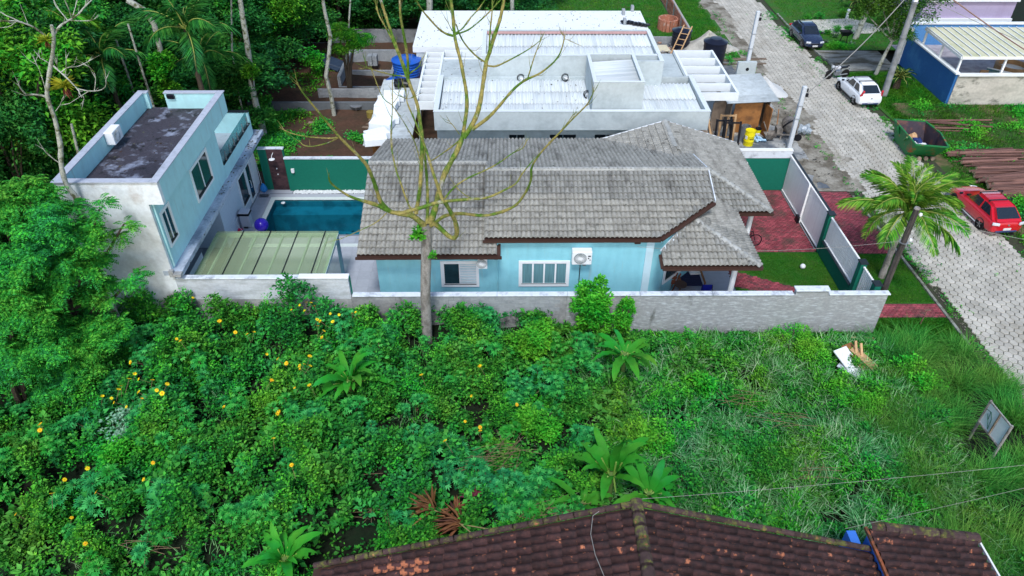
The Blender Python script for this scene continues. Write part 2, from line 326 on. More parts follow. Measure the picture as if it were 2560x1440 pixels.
# road edge dirt and kerbs
b = MB()
e = [(y, ix(ROADL, y)) for y in np.arange(30.4, 96, .7)]
sheet('road_edge_dirt', 16, 21.2, 35.2, 70, 60, 220, lambda x, y: .028+.05*(vn(x, y, 1.1)-.5)-.02-.16*np.clip((x-(np.interp(y, [t[0] for t in ROADL], [t[1] for t in ROADL])+1.0+1.1*vn(x*0, y, 2.2))), 0, 1)*1.2-.16*np.clip(17.4-x, 0, 1), RDIRT)
# hexagonal pavers
def hexmesh(r, h, bev=.02):
    v = []; f = []
    for rr, z in ((r, -.03), (r, h-.012), (r-bev, h)):
        v += [(rr*math.cos(R(60*k)), rr*math.sin(R(60*k)), z) for k in range(6)]
    for q in range(2): f += [(q*6+k, q*6+(k+1) % 6, q*6+6+(k+1) % 6, q*6+6+k) for k in range(6)]
    f.append(tuple(range(12, 18))); me = bpy.data.meshes.new('paver'); me.from_pydata(v, [], f); me.materials.append(HEX); return me
HR = .205; hx = hexmesh(HR-.017, .028); dx = HR*1.5; dy = HR*math.sqrt(3); spots = []
for i in range(0, 30):
    for j in range(0, 260):
        x = 18.2+i*dx; y = 8+j*dy+(dy/2 if i % 2 else 0)
        if y > 74: continue
        l = ix(ROADL, y); r = ix(ROADR, y); n = float(vn(x, y, 1.3)); n2 = float(vn(x+40, y, 2.2))
        lo = l+.10+(1.35*n2+.15 if y > 35.3 else .25*n); hi = r-.1-.7*n
        if lo < x < hi and x < 26.2: spots.append((depth((x, y, 0)), x, y))
spots.sort(); pavers = bpy.data.objects['road']
for d, x, y in spots[:300]:
    link('paver', hx, pavers, (x, y, random.uniform(-.006, .006)-.0), (random.uniform(-.012, .012), random.uniform(-.012, .012), random.choice((0, 60, 120))*math.pi/180))
b = MB()
for d, x, y in spots[300:]:
    z = random.uniform(-.008, .006); a, c = random.uniform(-.02, .02), random.uniform(-.02, .02)
    b.add([(x+q.co.x, y+q.co.y, z+q.co.z+a*q.co.x+c*q.co.y) for q in hx.vertices], [tuple(p.vertices) for p in hx.polygons])
b.build('far_pavers', mat('hex_paver_far', (.45, .44, .40), .85, risl=[(.42, .41, .37), (.48, .465, .425), (.37, .36, .325)], var=.25, vscale=.9, bump=.4, col2=(.30, .28, .235), mscale=.4, mlo=.52, mhi=.72, mstretch=(2.2, .5, 1)), pavers, kind='stuff')
b = MB()
kr = [(y, ix(ROADL, y)-.32) for y in np.arange(22.6, 35.3, 1.0)]
for (y0, x0), (y1, x1) in zip(kr[:-1], kr[1:]): b.bar((x0, y0, .03), (x1, y1-.015, .03), .12, .14)
b.build('kerb', KERB, kind='structure')
b = MB()
kr = [(y, ix(ROADR, y)+.25) for y in np.arange(46.5, 66, 1.0)]
for (y0, x0), (y1, x1) in zip(kr[:-1], kr[1:]): b.bar((x0, y0, .02), (x1, y1-.015, .02), .14, .13)
b.build('kerb', KERB, kind='structure')

# ---------------------------------------------------------------- brick paving (running bond)
def bricks(parent, poly, z, name='brick', m=None):
    m = m or mat('red_paving_brick_field', (.21, .04, .055), .85, risl=[(.22, .045, .065), (.36, .075, .10), (.26, .065, .08), (.14, .05, .06)], var=.3, vscale=.9, bump=.4,
                 col2=(.10, .055, .05), mscale=.8, mlo=.52, mhi=.68)
    xs = [p[0] for p in poly]; ys = [p[1] for p in poly]; V = []; T = []; L, Wd = .225, .115; k = 0
    j = 0; y = min(ys)
    while y < max(ys):
        x = min(xs)-(L/2 if j % 2 else 0)
        while x < max(xs):
            if inpoly([x+L/2], [y+Wd/2], poly)[0]:
                dz = random.uniform(-.004, .004); g = .006; t = .008
                V += [(x+g, y+g, z-.02), (x+L-g, y+g, z-.02), (x+L-g, y+Wd-g, z-.02), (x+g, y+Wd-g, z-.02),
                      (x+g+t, y+g+t, z+dz+.012), (x+L-g-t, y+g+t, z+dz+.012), (x+L-g-t, y+Wd-g-t, z+dz+.012), (x+g+t, y+Wd-g-t, z+dz+.012)]
                T += [(k+4, k+5, k+6, k+7), (k, k+1, k+5, k+4), (k+1, k+2, k+6, k+5), (k+2, k+3, k+7, k+6), (k+3, k, k+4, k+7)]; k += 8
            x += L
        y += Wd; j += 1
    o = link(name, npmesh(name, V, T, m), parent); o['kind'] = 'stuff'; return m
yard = struct('yard_paving', [(8.5, 29.35), (15.4, 29.35), (15.4, 35.34), (8.5, 35.34)], .02, JOINT)
BM = bricks(yard, [(10.4, 29.4), (15.42, 29.4), (15.42, 35.3), (10.4, 35.3)], .03)
apron = struct('driveway_apron', [(15.85, 29.2), (19.3, 29.2), (19.1, 35.2), (15.85, 35.2)], .02, JOINT); bricks(apron, [(15.9, 29.25), (19.25, 29.25), (19.1, 35.1), (15.9, 35.1)], .03, m=BM)
rp = struct('footpath', [(16.0, 24.35), (19.55, 24.35), (19.55, 25.35), (16.0, 25.35)], .02, JOINT); bricks(rp, [(16.0, 24.4), (19.5, 24.4), (19.5, 25.35), (16.0, 25.35)], .03, m=BM)
cp = [(10.7, 27.9), (11.6, 27.5), (12.7, 26.9), (13.8, 26.45), (14.6, 25.9), (15.4, 25.5), (15.4, 24.4), (14.4, 24.6), (13.2, 25.4), (12.2, 26.0), (11.3, 26.4), (10.7, 26.6)]
gp = struct('garden_footpath', cp, .035, JOINT); bricks(gp, cp, .045, m=BM)
struct('front_lawn', [(10.6, 23.65), (15.45, 23.65), (15.45, 29.35), (10.6, 29.35)], .02, LAWNB)
struct('verge_lawn', [(15.85, 22.4), (19.65, 22.4), (19.55, 29.2), (15.85, 29.2)], .012, LAWNB)
struct('porch_floor', [(6.0, 23.65), (10.6, 23.65), (10.7, 29.4), (6.0, 29.4)], .06, DECK)
struct('side_passage', [(-5.5, 23.63), (6.2, 23.63), (6.2, 25.45), (-5.5, 25.45)], .03, DECK)

# ================================================================ BOUNDARY WALLS
def blocks(parent, x0, x1, z0, z1, y, L=.42, Hh=.205, t=.012, m=BLOCK, axis='X', jit=.004):
    me = MB().box((-L/2+.006, -t, -Hh/2+.006), (L/2-.006, t, Hh/2-.006)).mesh('block', m); off = wloc(parent); j = 0
    z = z0
    while z+Hh <= z1+.01:
        x = x0+(L/2 if j % 2 else 0)
        while x+L <= x1+.01:
            p = (x+L/2, y-random.uniform(0, jit), z+Hh/2) if axis == 'X' else (y-random.uniform(0, jit), x+L/2, z+Hh/2)
            link('block', me, parent, Vector(p)-off, (0, 0, 0 if axis == 'X' else math.pi/2)); x += L
        z += Hh; j += 1
fw = thing('boundary_wall', 'long grey concrete boundary wall with white coping in front of the aqua house', 'wall', (4.8, 23.54, 0))
MB().box((-6.28, 23.46, -.3), (2.6, 23.60, 2.08)).build('wall', CONC, fw, bevel=0)
MB().box((2.602, 23.455, -.3), (15.88, 23.605, 2.08)).build('plastered_wall', SWIRL, fw)
blocks(fw, -4.2, 2.5, 1.04, 2.07, 23.462)
xs = [-6.24, -3.3, -.3, 2.6, 5.6, 8.6, 11.95]
for a, c in zip(xs[:-1], xs[1:]): MB().box((a+.006, 23.40, 2.08), (c-.006, 23.67, 2.135)).build('coping', WSTAIN, fw, bevel=.01)
MB().box((13.42, 23.40, 2.08), (15.95, 23.67, 2.135)).build('coping', WSTAIN, fw, bevel=.01)
MB().box((12.02, 23.452, 2.08), (13.36, 23.64, 2.30)).build('meter_box', SWIRL, fw); MB().box((11.98, 23.38, 2.30), (13.4, 23.72, 2.36)).build('coping', WSTAIN, fw, bevel=.01)
hw = thing('high_wall', 'taller pale stained block wall under the green glass pergola', 'wall', (-9.8, 23.54, 0))
MB().box((-13.22, 23.46, -.3), (-6.29, 23.61, 1.95)).build('lower_wall', CONC, hw)
MB().box((-13.22, 23.452, 1.95), (-6.29, 23.61, 3.02)).build('upper_wall', mat('pale_block_render', (.50, .55, .62), .9, col2=(.35, .39, .43), mscale=1.1, mlo=.46, mhi=.66, mstretch=(1, 1, 3), var=.12, vscale=10, bump=.7, bscale=30, col3=(.10, .12, .12), c3=(1.5, .66, .75, (1, 1, .25))), hw)
MB().box((-13.2, 23.40, 3.02), (-8.3, 23.66, 3.06)).build('coping', WSTAIN, hw, bevel=.01); MB().box((-8.29, 23.40, 3.02), (-6.26, 23.68, 3.09)).build('coping', WHITE, hw, bevel=.01)
MB().box((-6.30, 23.61, 0), (-6.24, 23.66, 3.0)).build('green_return', GREENW, hw)
bw = thing('rear_wall', 'green painted rear wall behind the pool and driveway with pale coping', 'wall', (0, 35.45, 0))
MB().box((-11.84, 35.36, 0), (-5.0, 35.52, 1.97)).build('wall', GREENW, bw); MB().box((-11.86, 35.33, 1.97), (-5.0, 35.56, 2.03)).build('coping', WSTAIN, bw)
MB().box((8.5, 35.36, 0), (15.52, 35.50, 2.0)).build('wall', GREENW, bw); MB().box((8.5, 35.34, 2.0), (15.56, 35.56, 2.42)).build('upper_band', WSTAIN, bw); MB().box((8.5, 35.32, 2.42), (15.58, 35.6, 2.47)).build('coping', WHITE, bw)
MB().box((13.05, 35.27, 1.55), (13.25, 35.34, 1.72)).box((13.08, 35.22, 1.70), (13.22, 35.34, 1.78)).build('wall_light', WHITE, bw)
MB().box((-11.55, 35.27, 1.25), (-11.38, 35.36, 1.40)).box((-11.54, 35.25, 1.18), (-11.4, 35.36, 1.24)).build('soap_holder', WHITE, bw)
b = MB(); b.tube([(-6.95+.07*math.cos(t), 35.30, .75+.22*math.sin(t)) for t in np.linspace(0, 12.6, 34)], .018, 6); b.build('coiled_hose', BLACK, bw)
sw = thing('shower_wall', 'dark timber clad outdoor shower wall with white shower head by the pool', 'shower', (-12.5, 35.5, 0))
MB().box((-13.2, 35.50, 0), (-11.84, 35.66, 2.48)).build('wall', GREENW, sw); MB().box((-13.2, 35.46, 2.48), (-11.82, 35.70, 2.54)).build('coping', WSTAIN, sw)
me = MB().box((-.43, -.02, -.136), (.43, .02, .136)).mesh('cladding_board', WOODD, bevel=0)
for k in range(9): link('cladding_board', me, sw, Vector((-12.32, 35.478, .15+k*.277))-wloc(sw))
MB().lathe((-12.4, 35.12, 2.08), [(.16, 0), (.16, .015), (.05, .06), (.02, .07)], 16).tube([(-12.4, 35.12, 2.14), (-12.4, 35.2, 2.25), (-12.38, 35.46, 2.3)], .015, 6).build('shower_head', WHITE, sw, smooth=True)
for z in (1.0, 1.35): MB().lathe((-12.35, 35.42, z), [(.035, 0), (.035, .06)], 10, 'Y').build('tap', WHITE, sw)

# ================================================================ TWO-STOREY ANNEX
an = thing('annex_building', 'narrow two storey mint annex with flat stained roof beside the pool', 'building', (-14.6, 29, 0))
MB().box((-16.4, 23.46, -.3), (-13.222, 23.6, 6.48)).build('front_wall', PLASTER, an)
MB().box((-16.4, 23.602, 3.15), (-13.22, 30.85, 6.48)).build('upper_wall', MINT, an)
MB().box((-16.4, 29.9, 0), (-13.6, 35.9, 3.15)).box((-16.4, 23.602, 0), (-15.6, 29.9, 3.15)).build('ground_wall', mat('white_blue_render', (.58, .66, .76), .8, var=.05), an)
p = MB(); p.box((-16.4, 23.46, 6.482), (-12.65, 23.66, 7.43)).build('front_parapet', PLASTER, an)
p = MB(); p.box((-16.4, 23.662, 6.482), (-16.22, 31.55, 7.43)); p.box((-12.84, 23.662, 6.482), (-12.65, 31.55, 7.43)); p.box((-15.25, 31.37, 6.7), (-12.84, 31.55, 7.43)); p.box((-16.22, 31.37, 6.7), (-16.02, 31.55, 7.43))
p.box((-13.22, 23.662, 6.482), (-12.85, 31.55, 6.60)); p.build('parapet', MINT, an)
MB().box((-16.2, 23.67, 6.49), (-12.86, 31.54, 6.68)).build('flat_roof', ROOFBIT, an)
LAV = mat('lavender_flashing', (.42, .46, .55), .5, col2=(.24, .27, .33), mscale=2.5, mlo=.55, mhi=.75, var=.12)
p = MB()
for a, c in (((-16.47, 23.40, 7.432), (-12.6, 23.70, 7.47)), ((-16.47, 23.702, 7.432), (-16.16, 27.4, 7.468)), ((-16.47, 27.41, 7.432), (-16.16, 31.6, 7.466)), ((-12.9, 23.702, 7.432), (-12.6, 26.7, 7.468)),
             ((-12.9, 26.71, 7.432), (-12.6, 29.4, 7.466)), ((-12.9, 29.41, 7.432), (-12.6, 31.6, 7.468)), ((-15.27, 31.33, 7.432), (-12.91, 31.6, 7.465)), ((-16.15, 31.33, 7.432), (-16.0, 31.6, 7.465))):
    MB().box(a, c).build('coping', LAV, an)
SLABW = mat('stained_ledge', (.42, .49, .60), .85, col2=(.20, .25, .33), mscale=1.4, mlo=.45, mhi=.62, mstretch=(1, .6, 1), var=.15, vscale=8, bump=.4, col3=(.03, .035, .04), c3=(3, .62, .67, (1, 1, 1)))
MB().box((-13.6, 23.45, 3.17), (-12.82, 36.0, 3.40)).build('ledge', SLABW, an, bevel=.015)
MB().box((-13.1, 23.2, 3.28), (-12.80, 23.44, 3.40)).box((-13.3, 23.3, 3.2), (-13.12, 23.44, 3.5)).build('ledge_end', CONC, an)
# balcony
MB().box((-16.4, 30.852, 3.16), (-13.34, 35.36, 3.5)).build('balcony_floor', mat('balcony_tiles', (.34, .40, .46), .6, col2=(.10, .12, .11), mscale=3, mlo=.6, mhi=.66, var=.1), an)
MB().box((-16.4, 35.36, 3.16), (-13.2, 35.52, 4.66)).build('balcony_back_wall', MINT, an); MB().box((-16.42, 35.33, 4.662), (-13.18, 35.55, 4.70)).build('coping', BLACK, an)
MB().box((-13.34, 30.852, 3.402), (-13.20, 35.358, 4.07)).build('balcony_parapet', MINT, an); MB().box((-13.38, 30.853, 4.072), (-13.17, 35.33, 4.10)).build('coping', BLACK, an)
BG = glassmat('balcony_glass', (.42, .66, .68), .25)
for y0, y1 in ((31.0, 32.4), (32.45, 33.85), (33.9, 35.3)): MB().box((-13.29, y0, 4.12), (-13.275, y1, 4.72)).build('glass_panel', BG, an)
me = MB().box((-.02, -.02, 0), (.02, .02, .42)).lathe((0, 0, 0), [(.05, 0), (.05, .02)], 10).mesh('glass_clamp', STEEL)
for y in (31.4, 32.1, 32.8, 33.4, 34.3, 35.1): link('glass_clamp', me, an, Vector((-13.24, y, 4.10))-wloc(an))
def wframe(parent, x, y0, y1, z0, z1, w=.11, pr=.05, sill=True, panes=2, m=GLASS, door=False):
    """window on a wall that faces +x"""
    f = MB(); 
    for a, c in (((x, y0, z0), (x+pr, y0+w, z1)), ((x, y1-w, z0), (x+pr, y1, z1)), ((x, y0+w, z1-w), (x+pr, y1-w, z1)), ((x, y0+w, z0), (x+pr, y1-w, z0+w))): f.box(a, c)
    o = f.build('window', WHITE, parent); q = MB(); n = panes; ya, yb = y0+w, y1-w
    off = wloc(parent)
    for i in range(n):
        a = ya+(yb-ya)*i/n; c = ya+(yb-ya)*(i+1)/n; t = .03
        g = MB().box((x+.004, a, z0+w), (x+.012, c, z1-w)); go = link('pane', g.mesh('pane', m, off), o)
        s = MB()
        for p0, p1 in (((x+.013, a, z0+w), (x+.032, a+t, z1-w)), ((x+.013, c-t, z0+w), (x+.032, c, z1-w)), ((x+.013, a+t, z1-w-t), (x+.032, c-t, z1-w)), ((x+.013, a+t, z0+w), (x+.032, c-t, z0+w+t))): s.box(p0, p1)
        link('sash', s.mesh('sash', WHITE, off), o)
    if sill: link('sill', MB().box((x+.013, ya, z0+w+.001), (x+pr-.004, yb, z0+w+.10)).mesh('sill', BLACK, off), o)
    return o
wframe(an, -13.22, 23.95, 24.85, 4.18, 5.80); wframe(an, -13.22, 27.3, 29.42, 4.17, 5.78)
wframe(an, -13.6, 32.75, 34.05, .42, 2.2, panes=1); wframe(an, -13.6, 34.052, 34.95, .02, 2.2, panes=1, sill=False)
MB().box((-13.598, 35.1, .02), (-13.56, 35.75, 2.1)).build('side_door', WHITE, an)
b = MB().tube([(-13.5, 34.2, .9), (-13.44, 34.2, .92), (-13.44, 34.2, 1.3), (-13.5, 34.2, 1.32)], .015, 6); b.build('door_handle', WHITE, an)
MB().tube([(-13.17, 23.66, 6.45), (-13.17, 23.68, 3.5)], .035, 8).build('downspout', MINT, an)
MB().box((-15.5, 24.2, 0), (-14.3, 28.4, .88)).build('kitchen_counter', WHITE, an); MB().box((-15.55, 24.15, .882), (-14.25, 28.45, .93)).build('countertop', mat('grey_granite', (.2, .22, .26), .3, var=.2, vscale=30), an)
MB().box((-15.1, 27.0, .932), (-14.45, 27.9, .95)).build('cooktop', BLACK, an)
MB().lathe((-15.0, 31.48, 7.0), [(.02, -.2), (.02, -.1)], 6).obox((-14.95, 31.30, 7.3), (.32, .10, .2), (.3, 0, 0)).build('floodlight', BLACK, an)

# ================================================================ POOL AND DECK
pd = struct('pool_deck', [(-16.3, 23.65), (-5.5, 23.65), (-5.5, 31.05), (-12.72, 31.05), (-12.72, 34.65), (-5.5, 34.65), (-5.5, 35.9), (-16.3, 35.9)], -.006, DJOINT)
me = MB().box((-.297, -.297, -.02), (.297, .297, 0.002)).mesh('deck_tile', DECK)
for i in range(14):
    for j in range(21):
        x = -13.5+.6*i+.3; y = 23.7+.6*j+.3
        if -12.95 < x < -5.6 and 30.6 < y < 35.0: continue
        if x > -5.6: continue
        if y > 35.0 and x > -11.7: continue
        link('deck_tile', me, pd, (x, y, .004))
MB().box((-13.45, 34.66, -.02), (-5.55, 35.02, .006)).build('deck_strip', DECK, pd)
MB().box((-13.35, 30.3, -.02), (-12.74, 34.6, .0055)).build('deck_strip', DECK, pd)
pool = thing('swimming_pool', 'blue tiled rectangular swimming pool with pale stone rim and submerged step', 'pool', (-9.5, 32.8, 0))
p = MB(); x0, x1, y0, y1 = -12.46, -6.4, 30.2, 34.4
p.add([(x0, y0, -1.5), (x1, y0, -1.5), (x1, y1, -1.5), (x0, y1, -1.5)], [(0, 1, 2, 3)])
p.add([(x0, y0, -1.5), (x1, y0, -1.5), (x1, y1, -1.5), (x0, y1, -1.5), (x0, y0, 0), (x1, y0, 0), (x1, y1, 0), (x0, y1, 0)], [(0, 4, 5, 1), (1, 5, 6, 2), (2, 6, 7, 3), (3, 7, 4, 0)])
p.box((x0+.002, 33.55, -1.49), (x1-.002, y1-.002, -.42)); p.build('basin', POOLT, pool)
for a, c in (((-12.72, 30.0, -.05), (-12.46, 34.4, .03)), ((-12.72, 34.4, -.05), (-6.2, 34.66, .031)), ((-12.72, 29.95, -.05), (-6.2, 30.2, .032)), ((-13.05, 31.75, 0.006), (-12.73, 32.05, .025))):
    MB().box(a, c).build('coping_stone', mat('pale_pool_stone', (.62, .70, .70), .8, var=.08), pool, bevel=.008)
wm = bpy.data.materials.new('pool_water'); wm.use_nodes = True; n = wm.node_tree.nodes; l = wm.node_tree.links; b_ = n['Principled BSDF']
b_.inputs['Base Color'].default_value = (.02, .16, .22, 1); b_.inputs['Roughness'].default_value = .04
tr = n.new('ShaderNodeBsdfTransparent'); tr.inputs[0].default_value = (.50, .86, .95, 1); ms = n.new('ShaderNodeMixShader'); fr = n.new('ShaderNodeFresnel'); fr.inputs[0].default_value = 1.33
ad = n.new('ShaderNodeMath'); ad.inputs[1].default_value = .03; l.new(fr.outputs[0], ad.inputs[0]); l.new(ad.outputs[0], ms.inputs[0])
l.new(tr.outputs[0], ms.inputs[1]); l.new(b_.outputs[0], ms.inputs[2]); l.new(ms.outputs[0], n['Material Output'].inputs[0])
nz = n.new('ShaderNodeTexNoise'); nz.inputs['Scale'].default_value = 3; bp_ = n.new('ShaderNodeBump'); bp_.inputs['Strength'].default_value = .25; bp_.inputs['Distance'].default_value = .05; l.new(nz.outputs[0], bp_.inputs['Height']); l.new(bp_.outputs[0], b_.inputs['Normal'])
MB().add([(x0, y0, -.12), (x1, y0, -.12), (x1, y1, -.12), (x0, y1, -.12)], [(0, 1, 2, 3)]).build('water', wm, pool)
MB().lathe((-12.0, 34.25, -.1), [(.11, 0), (.11, .03), (.05, .06)], 14).build('skimmer_float', WHITE, pool)
for (px, py) in ((702, 549), (714, 541), (695, 553), (875, 570), (882, 578), (868, 585), (690, 563)):
    q = at(px, py, -1.45); MB().obox(q, (.16, .05, .01), (0, 0, random.uniform(-1, 1))).build('sunken_leaf', DARK, pool)
# white pebbles
ico = bmesh.new(); bmesh.ops.create_icosphere(ico, subdivisions=1, radius=.5); IV = np.array([v.co[:] for v in ico.verts]); IT = np.array([[v.index for v in f.verts] for f in ico.faces]); ico.free()
def pebbles(name, pts, sz, m, flat=.6):
    n = len(pts); s = RNG.uniform(sz[0], sz[1], (n, 1, 1)); sc = np.array([1, 1, flat])*RNG.uniform(.7, 1.3, (n, 1, 3))
    V = IV[None]*s*sc + np.asarray(pts)[:, None, :]; T = IT[None]+(np.arange(n)*len(IV))[:, None, None]
    o = link(name, npmesh(name, V.reshape(-1, 3), T.reshape(-1, 3), m, smooth=False)); o['kind'] = 'stuff'; return o
n = 1900; pebbles('pebbles', np.stack([RNG.uniform(-11.6, -5.6, n), RNG.uniform(35.04, 35.34, n), RNG.uniform(.01, .07, n)], 1), (.05, .09), WHITE)

# ================================================================ MAIN HOUSE
hs = thing('tiled_house', 'single storey aqua house with grey tiled roofs behind the boundary wall', 'house', (1, 29, 0))
HO = wloc(hs)
def roll(W=.39, G=.40, up=True):
    """one tile with two rolls; local x across, y up the slope, z normal"""
    n = 12; v = []; prof = [(W*k/n, .085*abs(math.sin(math.pi*2*k/n))**.75) for k in range(n+1)]
    for (x, z) in prof: v.append((x, 0, z+.050))
    for (x, z) in prof: v.append((x, 0, z+.074))
    for (x, z) in prof: v.append((x, G, z))
    f = []
    for q in range(2): f += [(q*(n+1)+k, q*(n+1)+k+1, (q+1)*(n+1)+k+1, (q+1)*(n+1)+k) for k in range(n)]
    me = bpy.data.meshes.new('roof_tile'); me.from_pydata(v, [], f); me.materials.append(TILE)
    for i, p in enumerate(me.polygons): p.use_smooth = i >= n
    return me
TW, TG = .39, .355; TME = roll(TW, TG+.045)
cands = []; far = MB(); smooth_n = 0
def roof_face(poly, e0, ud, vd, s, z0):
    """poly: plan outline; e0 eave start; ud along eave; vd uphill (plan units)"""
    e0 = Vector((*e0, 0)); ud = Vector((*ud, 0)).normalized(); vd = Vector((*vd, 0)).normalized(); cth = 1/math.sqrt(1+s*s)
    sl = (vd+Vector((0, 0, s))).normalized(); nrm = ud.cross(sl).normalized()
    if nrm.z < 0: nrm = -nrm
    P2 = [(Vector((*p, 0))-e0) for p in poly]; us = [p.dot(ud) for p in P2]; vs = [p.dot(vd) for p in P2]
    uv = list(zip(us, vs)); gp = TG*cth; face = MB(); parts = []
    i0 = math.floor(min(us)/TW); i1 = math.ceil(max(us)/TW); j1 = math.ceil(max(vs)/gp)
    M = Matrix((ud, sl, nrm)).transposed()
    for j in range(0, j1+1):
        for i in range(i0, i1+1):
            u, v = i*TW, j*gp; cor = [(u+.01, v+.01), (u+TW-.01, v+.01), (u+TW-.01, v+gp*.98), (u+.01, v+gp*.98), (u+TW/2, v+gp/2), (u+TW/2, v+.01), (u+.01, v+gp/2), (u+TW-.01, v+gp/2)]
            ins = inpoly([c[0] for c in cor], [c[1] for c in cor], uv)
            if not ins.any(): continue
            pos = e0+ud*u+vd*v; pos.z = z0+s*v
            jr = Euler((random.gauss(0, .006), random.gauss(0, .004), random.gauss(0, .008))).to_matrix()
            if ins.all(): parts.append((pos, M@jr))
            else:
                k = len(face.v); face.add([pos+M@Vector(q.co) for q in TME.vertices], [tuple(p.vertices) for p in TME.polygons])
    # clip the partial tiles along the outline
    bm = bmesh.new(); vs_ = [bm.verts.new(p) for p in face.v]
    for f in face.f: bm.faces.new([vs_[k] for k in f])
    c = sum((Vector((*p, 0)) for p in poly), Vector())/len(poly)
    for a, b2 in zip(poly, poly[1:]+poly[:1]):
        a = Vector((*a, 0)); b2 = Vector((*b2, 0)); d = (b2-a).normalized(); nn = Vector((d.y, -d.x, 0))
        if (c-a).dot(nn) > 0: nn = -nn
        if abs(d.dot(ud)) > .99 and (a-e0).dot(vd) < .3: continue   # leave the eave line ragged
        bmesh.ops.bisect_plane(bm, geom=bm.verts[:]+bm.edges[:]+bm.faces[:], plane_co=a, plane_no=nn, clear_outer=True)
    bm.verts.index_update(); far.add([v.co.copy() for v in bm.verts], [tuple(v.index for v in f.verts) for f in bm.faces]); bm.free()
    cands.extend(parts)
    # under-roof deck
    dz = .05; th = MB(); zz = [z0+s*v-dz for v in vs]
    n = len(poly); th.add([(p[0], p[1], z) for p, z in zip(poly, zz)]+[(p[0], p[1], z-.07) for p, z in zip(poly, zz)], [tuple(range(n)), tuple(range(2*n-1, n-1, -1))]+[(i, (i+1) % n, n+(i+1) % n, n+i) for i in range(n)])
    th.build('roof_deck', BROWN, hs)
SE = .3
roof_face([(-.83, 25.35), (6.55, 25.35), (9.15, 27.31), (9.15, 29.15), (-.83, 29.15)], (-.83, 25.35), (1, 0), (0, 1), .3, 3.6)
roof_face([(-6.15, 24.86), (-.15, 24.86), (-.15, 26.6), (-.7, 26.6), (-.7, 29.8), (-6.15, 29.8)], (-6.15, 24.86), (1, 0), (0, 1), .334, 3.1)
roof_face([(9.15, 35.25), (-.83, 35.25), (-.83, 29.15), (9.15, 29.15)], (9.15, 35.25), (-1, 0), (0, -1), .27, 3.103)
roof_face([(-.8, 35.25), (-6.15, 35.25), (-6.15, 29.8), (-.8, 29.8)], (-.8, 35.25), (-1, 0), (0, -1), .305, 3.09)
roof_face([(12.3, 28.45), (12.3, 35.25), (8.4, 35.25), (8.4, 32.35)], (12.3, 28.45), (0, 1), (-1, 0), .32, 2.9)
roof_face([(4.9, 35.25), (4.9, 30.5), (8.4, 30.5), (8.4, 35.25)], (4.5, 35.25), (0, -1), (1, 0), .32, 2.9)
roof_face([(8.6, 28.45), (12.3, 28.45), (8.4, 32.35)], (8.6, 28.45), (1, 0), (0, 1), .32, 2.9)
roof_face([(10.65, 24.3), (10.65, 28.45), (8.4, 30.7), (8.15, 26.8)], (10.65, 24.3), (0, 1), (-1, 0), .32, 2.9)
roof_face([(6.6, 24.3), (10.65, 24.3), (8.15, 26.8), (6.6, 25.05)], (6.6, 24.3), (1, 0), (0, 1), .32, 2.9)
cands.sort(key=lambda c: depth(c[0]))
for pos, M in cands[:300]: link('roof_tile', TME, hs, pos-HO, M.to_euler())
for pos, M in cands[300:]: far.add([pos+M@Vector(q.co) for q in TME.vertices], [tuple(p.vertices) for p in TME.polygons])
TILEI = mat('grey_concrete_tile_field', (.285, .29, .275), .92, risl=[(.25, .255, .24), (.32, .325, .31), (.28, .285, .27), (.30, .305, .29)], col2=(.11, .11, .105), mscale=.9, mlo=.50, mhi=.74, mstretch=(2.5, .7, 1), var=.28, vscale=6, bump=.6, bscale=60,
            col3=(.06, .06, .055), c3=(3.2, .60, .72, (1, 1, 1)))
o = link('roof_tiles', None or far.mesh('roof_tiles', TILEI, HO, fix=False, smooth=False), hs); o['kind'] = 'stuff'
o.data.polygons.foreach_set('use_smooth', [True]*len(o.data.polygons)); o.data.set_sharp_from_angle(angle=R(50))
# ridge and hip caps
CAP = MB(); n = 7
vv = []
for y, r in ((0, .15), (.42, .125)): vv += [(r*math.cos(math.pi*k/n), y, r*.75*math.sin(math.pi*k/n)-.01) for k in range(n+1)]
CAP.add(vv, [(k, k+1, n+2+k, n+1+k) for k in range(n)]); CAP.add([vv[k] for k in range(n+1)], [tuple(range(n+1))]); CAPM = CAP.mesh('ridge_tile', mat('grey_ridge_tile', (.36, .375, .37), .92, col2=(.17, .18, .17), mscale=3, mlo=.5, mhi=.7, var=.15, bump=.5, robj=.12), smooth=False)
def ridge(a, b2, name='ridge_tile', me=CAPM, parent=hs, step=.38, sc=1):
    a = Vector(a); b2 = Vector(b2); d = b2-a; L = d.length; q = d.to_track_quat('Y', 'Z').to_euler(); k = int(L/step)+1
    for i in range(k): link(name, me, parent, a+d*(i/k)-wloc(parent)+Vector((0, 0, .02)), q, sc)
ridge((-.83, 29.15, 4.77), (9.2, 29.15, 4.77)); ridge((-6.15, 29.8, 4.76), (-.85, 29.8, 4.76))
ridge((8.4, 35.3, 4.17), (8.4, 32.4, 4.17)); ridge((12.3, 28.45, 2.92), (9.2, 31.55, 3.92)); ridge((10.65, 24.3, 2.92), (8.2, 26.75, 3.70))
